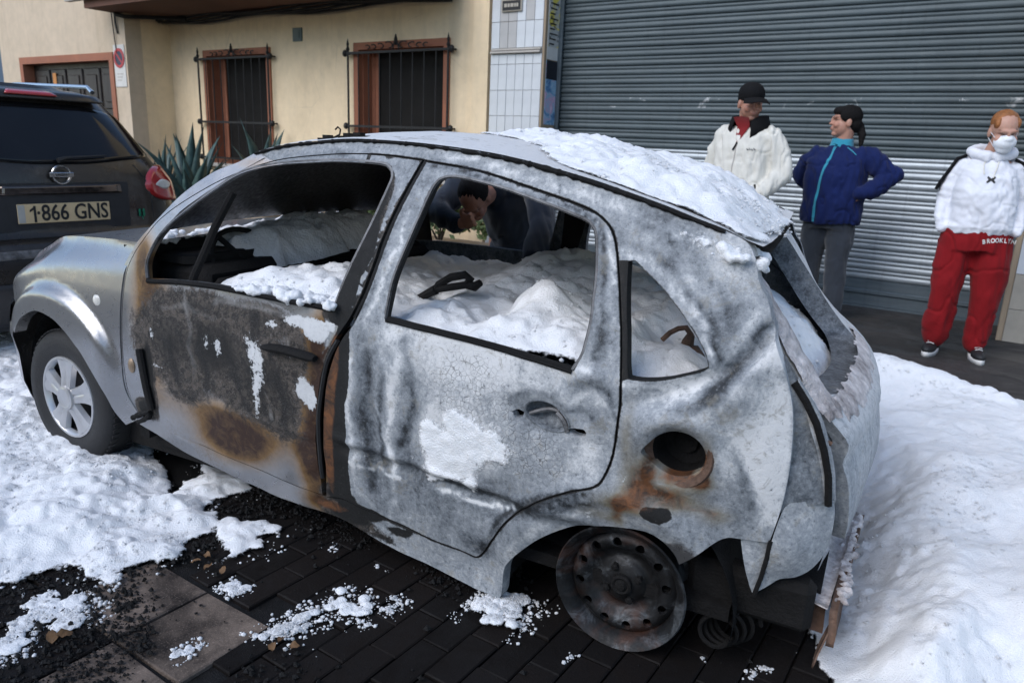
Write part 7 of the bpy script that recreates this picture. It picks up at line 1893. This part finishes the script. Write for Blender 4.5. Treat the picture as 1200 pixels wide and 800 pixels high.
# foam lying along the front door's window ledge, foot of the windscreen and bonnet edge
def blob_cluster(name, pts, r, seed, mat='foam', voxel=.008, n=5, spread=.6, flat=.7, parent=None, it=3):
    rr = random.Random(seed); F = Fuse()
    for p in pts:
        for k in range(n):
            q = r * rr.uniform(.35, 1.0)
            F.ell((p[0] + rr.gauss(0, spread * r), p[1] + rr.gauss(0, spread * r), p[2] + rr.uniform(0, .5) * r), (q, q, q * flat))
    o = F.fuse(name, MAT[mat], parent, voxel, it)
    me = o.data; n_ = len(me.vertices); co = np.empty(n_ * 3); me.vertices.foreach_get('co', co); co = co.reshape(-1, 3); no = np.empty(n_ * 3); me.vertices.foreach_get('normal', no); no = no.reshape(-1, 3)
    u_, w_ = co[:, 0] + .6 * co[:, 2], co[:, 1] - .5 * co[:, 2]; d = r * (.9 * (billow(u_ * .55 / r, w_ * .55 / r, seed, 3) - .4) + .5 * (fbm(u_ * 1.8 / r, w_ * 1.8 / r, seed + 1, 3) - .5))
    me.vertices.foreach_set('co', (co + no * d[:, None]).ravel()); me.update(); return o
def ledge(P, off): return [(q[0], q[1] + off, q[2]) for q in P]
o = blob_cluster('foam', ledge([(1.08,0.025,0.868),(1.13,0.025,0.868),(1.188,0.024,0.867),(1.244,0.025,0.868),(1.299,0.025,0.867),(1.353,0.024,0.866),(1.406,0.024,0.865),(1.454,0.025,0.868)], .03), .024, 51, n=9, voxel=.006, spread=.9); o.matrix_world = CARM; tag(o, kind='stuff')
o = blob_cluster('foam', [(1.0 + .07 * k, .14 + .03 * (k % 3), .80 + .01 * (k % 2)) for k in range(8)], .06, 52, n=5); o.matrix_world = CARM; tag(o, kind='stuff')
o = blob_cluster('foam', [(.50, .20, .965), (.44, .26, .965), (.38, .34, .965), (.52, .30, .975), (.45, .45, .97)], .035, 53, n=5); o.matrix_world = CARM; tag(o, kind='stuff')
# scum on the hatch rim and the rear pillar
def dens(P, n): return [tuple(q) for q in smooth_poly(P, n, False)]
CRP = dens([tuple(p) for p in [(2.644,0.152,1.174),(2.671,0.149,1.156),(2.695,0.143,1.133),(2.717,0.134,1.099),(2.737,0.126,1.061)]], .02)
hb_ = dens([(float(T(y, z)) + .004, y, z) for y, z in ((.24, 1.09), (.225, 1.03), (.215, .98), (.205, .93), (.205, .88), (.205, .83), (.21, .79))], .02)
def hatch_smear(y0, y1, z0, z1, amp, seed):
    ys = np.arange(y0, y1, .005); zs_ = np.arange(z0, z1, .006); Yg, Zg = np.meshgrid(ys, zs_, indexing='ij')
    e = np.minimum(np.minimum(Yg - y0, y1 - Yg), np.minimum(Zg - z0, z1 - Zg)) + .06 * (fbm(Yg * 20, Zg * 14, seed, 4) - .50)
    h = np.where(e > 0, amp * (np.sqrt(np.clip(e / .04, 0, 1)) * (.4 + .7 * billow(Yg * 22, Zg * 22, seed, 3))) + .003, -.004)
    V = np.stack([T(Yg, Zg) + .004 + h, Yg, Zg], -1).reshape(-1, 3); F = np.array(grid_faces(*Yg.shape)); F = F[(e.ravel()[F] > 0).any(1)]
    o = mesh_obj('foam_crust', V, F, MAT['crust']); o.matrix_world = CARM; return tag(o, kind='stuff')
hatch_smear(.18, .31, .74, 1.10, .022, 61)
hatch_smear(.30, 1.3, .705, .775, .010, 66)
top_ = dens([(2.56, .155, 1.155), (2.62, .15, 1.135), (2.67, .155, 1.115), (2.695, .19, 1.10), (2.69, .24, 1.115), (2.655, .26, 1.13), (2.60, .22, 1.15)], .025)
o = blob_cluster('foam', top_, .020, 62, 'foam', .005, 8, .9, .7, it=4); o.matrix_world = CARM; tag(o, kind='stuff')
o = blob_cluster('foam_crust', [(3.012, .25 + .03 * k, .235 + .0016 * k) for k in range(17)], .013, 63, 'crust', .005, 6, .9, .9); o.matrix_world = CARM; tag(o, kind='stuff')
# smear of foam on the rear door
def smear(name, outline, amp, seed, cut=.64):
    Po = smooth_poly(outline, .012, True); V, F, L = tri_region(Po if area(Po) > 0 else Po[::-1], [], .0065)
    x, z = V[:, 0], V[:, 1]; dd = dist_poly(V, Po) + .13 * (fbm(x * 13, z * 13, seed + 5, 5) - cut)
    h = amp * (sstep(0, .07, dd) * (.5 * billow(x * 11, z * 11, seed, 2) + .5) + .35 * np.clip(dd / .02, 0, 1) * billow(x * 34, z * 34, seed + 2, 2))
    y = Ssm(x, z) - dent(x, z) + .002 - np.where(dd > 0, h + .0022, -.004)
    F = F[(dd[F] > 0).any(1)]
    o = mesh_obj(name, np.stack([x, y, z], 1), F, MAT['foam']); at = o.data.attributes.new('thin', 'FLOAT', 'POINT'); at.data.foreach_set('value', np.clip(1 - dd / .085, 0, 1).astype(np.float32)); o.matrix_world = CARM; return tag(o, kind='stuff')
smear('foam', [(2.5,1.2),(2.552,1.204),(2.616,1.192),(2.664,1.173),(2.693,1.145),(2.715,1.107),(2.738,1.065),(2.757,1.023),(2.749,0.998),(2.724,1.036),(2.699,1.07),(2.667,1.091),(2.628,1.107),(2.583,1.128),(2.535,1.14),(2.496,1.166)], .016, 81)
smear('foam', [(2.538,1.124),(2.589,1.116),(2.639,1.088),(2.677,1.056),(2.693,1.013),(2.667,1.002),(2.63,1.031),(2.585,1.055),(2.543,1.079)], .010, 83)
smear('foam', [(1.749,0.494),(1.801,0.602),(1.886,0.658),(1.972,0.677),(2.056,0.669),(2.136,0.633),(2.162,0.549),(2.121,0.46),(2.035,0.374),(1.926,0.32),(1.827,0.322),(1.762,0.389)], .012, 71, .70)
# small lumps on the paving: things
def clump(px, r, label, seed, group=None, name='foam_clump', n=6, flat=.6):
    P = np.array([p[:2] for p in px], float); c = P.mean(0); P = P - c
    rs_ = np.random.RandomState(seed); P = np.concatenate([P, P + rs_.normal(0, r * .8, P.shape), P + rs_.normal(0, r * 1.1, P.shape)]); rs = r * (.35 + .75 * rs_.rand(len(P)))
    def mf(Q): return np.max(np.stack([rr_ - np.hypot(*(Q - p).T) for p, rr_ in zip(P, rs)]), 0)
    o = foam_sheet(name, None, 0, max(.0024, r * .085), None, r * 1.2, r * .5, seed, None, None, 0, 1, mf, (P.min(0) - 2 * r, P.max(0) + 2 * r), .9, r * .62 * flat / .6, int(9 * len(P) * r / .03), int(16 * len(P) * r / .03))
    o.location = (c[0], c[1], 0); tag(o, label, 'foam', group)
clump([(-1.533,1.257),(-1.517,1.295),(-1.502,1.338),(-1.503,1.391),(-1.454,1.396),(-1.452,1.442),(-1.531,1.218)], .030, 'long lumpy foam streak on dark pavers below the front door', 1, n=8)
clump([(-1.356,1.449),(-1.356,1.471)], .020, 'small foam lump right of the long streak on the pavers', 2)
clump([(-1.108,1.661),(-1.143,1.674),(-1.069,1.637),(-1.077,1.685),(-1.066,1.716),(-1.071,1.595)], .034, 'foam lump on the pavers under the rear end of the sill', 3, n=9, flat=.9)
clump([(-1.673,0.948),(-1.668,0.983),(-1.665,1.012)], .012, 'thin foam streak on the large pale slab', 4)
clump([(-1.833,1.252),(-1.831,1.23),(-1.789,1.239)], .016, 'foam lump between the pale slab and the foam sheet edge', 5)
clump([(-2.116,0.772),(-2.142,0.817),(-2.142,0.853),(-2.126,0.881),(-2.091,0.744),(-2.098,0.821),(-2.211,0.837),(-2.092,0.886)], .034, 'lacy foam patch on the burnt crumbs at lower left', 6, n=8, flat=.45)
clump([(-1.769,1.595)], .011, 'tiny upright foam blob beside the sill', 7)
clump([(-1.553,1.167),(-1.556,1.146)], .015, 'foam lump at the lower left end of the long streak', 8)
CRL = ['white foam crumb on dark pavers left of the rear wheel', 'white foam crumb in front of the burnt spring', 'white foam crumb at the lower right on dark ground', 'small foam crumb nearest the sill beside the rear door', 'small foam crumb just right of the one nearest the sill', 'foam crumb between the long streak and the rear wheel', 'foam crumb below the long foam streak', 'foam crumb directly below the rear wheel rim', 'foam crumb at the bottom edge near the spring']
for k, p in enumerate([(-0.811,1.6),(-0.509,1.819),(-0.361,1.886),(-1.562,1.599),(-1.514,1.61),(-1.353,1.495),(-1.362,1.357),(-0.66,2.133),(-0.379,1.829)]): clump([p], .0085, CRL[k], 20 + k, 'foam crumbs on the dark ground', 'foam_crumb', 4)

# ------------------------------------------------------------------ burnt crumbs and leaves
rr = np.random.RandomState(5)
def crumbs():
    n0 = 60000
    x = rr.uniform(-3.0, .4, n0); y = rr.uniform(.45, 2.4, n0)
    d = fbm(x * 2.2, y * 2.2, 77, 4) + .25 * np.exp(-(((x + 2.0) / .35) ** 2 + ((y - .85) / .3) ** 2)) + .16 * np.exp(-(((x + 1.9) / .5) ** 2 + ((y - 1.32) / .12) ** 2)) + .03 * np.exp(-((y - 1.75) / .2) ** 2) + .12 * sstep(-1.5, -1.8, x) - .26 * np.exp(-(((x + 1.70) / .13) ** 2 + ((y - 1.03) / .12) ** 2))
    m = rr.uniform(0, 1, n0) < sstep(.50, .72, d) ** 1.3 + .012
    x, y = x[m], y[m]; n = len(x); s = .0022 + .0090 * rr.uniform(0, 1, n) ** 4
    base = np.array([(1, 0, 0), (-1, 0, 0), (0, 1, 0), (0, -1, 0), (0, 0, 1), (0, 0, -.6)], float)
    fc = np.array([(0, 2, 4), (2, 1, 4), (1, 3, 4), (3, 0, 4), (2, 0, 5), (1, 2, 5), (3, 1, 5), (0, 3, 5)])
    V = base[None] * (s[:, None, None] * rr.uniform(.5, 1.5, (n, 6, 1))); a = rr.uniform(0, 6.28, n)
    c, q = np.cos(a), np.sin(a); V = np.stack([V[..., 0] * c[:, None] - V[..., 1] * q[:, None], V[..., 0] * q[:, None] + V[..., 1] * c[:, None], V[..., 2]], -1)
    V += np.stack([x, y, s * .5 + .002], -1)[:, None]
    F = (fc[None] + (np.arange(n) * 6)[:, None, None]).reshape(-1, 3)
    return mesh_obj('burnt_crumbs', V.reshape(-1, 3), F, MAT['char'], None, False)
tag(crumbs(), kind='stuff')
MAT['dead_leaf'] = simple('dead_leaf', (.16, .085, .035), .7, var=.4, scale=30, bump=.3)
def leaf(p, L, a, seed):
    rr_ = random.Random(seed); v = []; n = 7
    for i in range(n):
        t = i / (n - 1); w_ = L * .30 * math.sin(math.pi * min(1, t * 1.05)) ** .8 + .0005
        for s in (-1, 0, 1): v.append((L * (t - .5), s * w_, .008 + .006 * abs(s) * rr_.random() + .010 * math.sin(t * 3) * rr_.random()))
    o = mesh_obj('dead_leaf', v, grid_faces(n, 3), MAT['dead_leaf']); o.location = (p[0], p[1], .004); o.rotation_euler = (rr_.uniform(-.3, .3), rr_.uniform(-.3, .3), a)
    tag(o, LFL[seed], 'leaf', 'dead leaves on the paving')
LFL = ['brown dead leaf uppermost among the crumbs by the foam edge', 'brown dead leaf on dark crumbs just below the uppermost leaf', 'brown dead leaf lying on the foam at left', 'brown dead leaf under the long foam streak', 'second brown leaf right of the one under the foam streak', 'brown dead leaf between foam edge and pale slab', 'brown dead leaf at the foam edge above the pale slab', 'brown dead leaf lowest of those below the foam streak', 'brown dead leaf close to the ragged foam tongue', 'large brown leaf under the lacy foam patch', 'large brown leaf right under the lacy foam patch']
for k, p in enumerate([(-2.03,1.294),(-1.97,1.256),(-2.236,1.025),(-1.49,1.154),(-1.442,1.159),(-1.917,1.272),(-2.029,1.249),(-1.488,1.124),(-2.149,1.222),(-2.003,0.788),(-1.983,0.812)]): leaf(p, .035 if k < 8 else .05, k * 1.7, k)
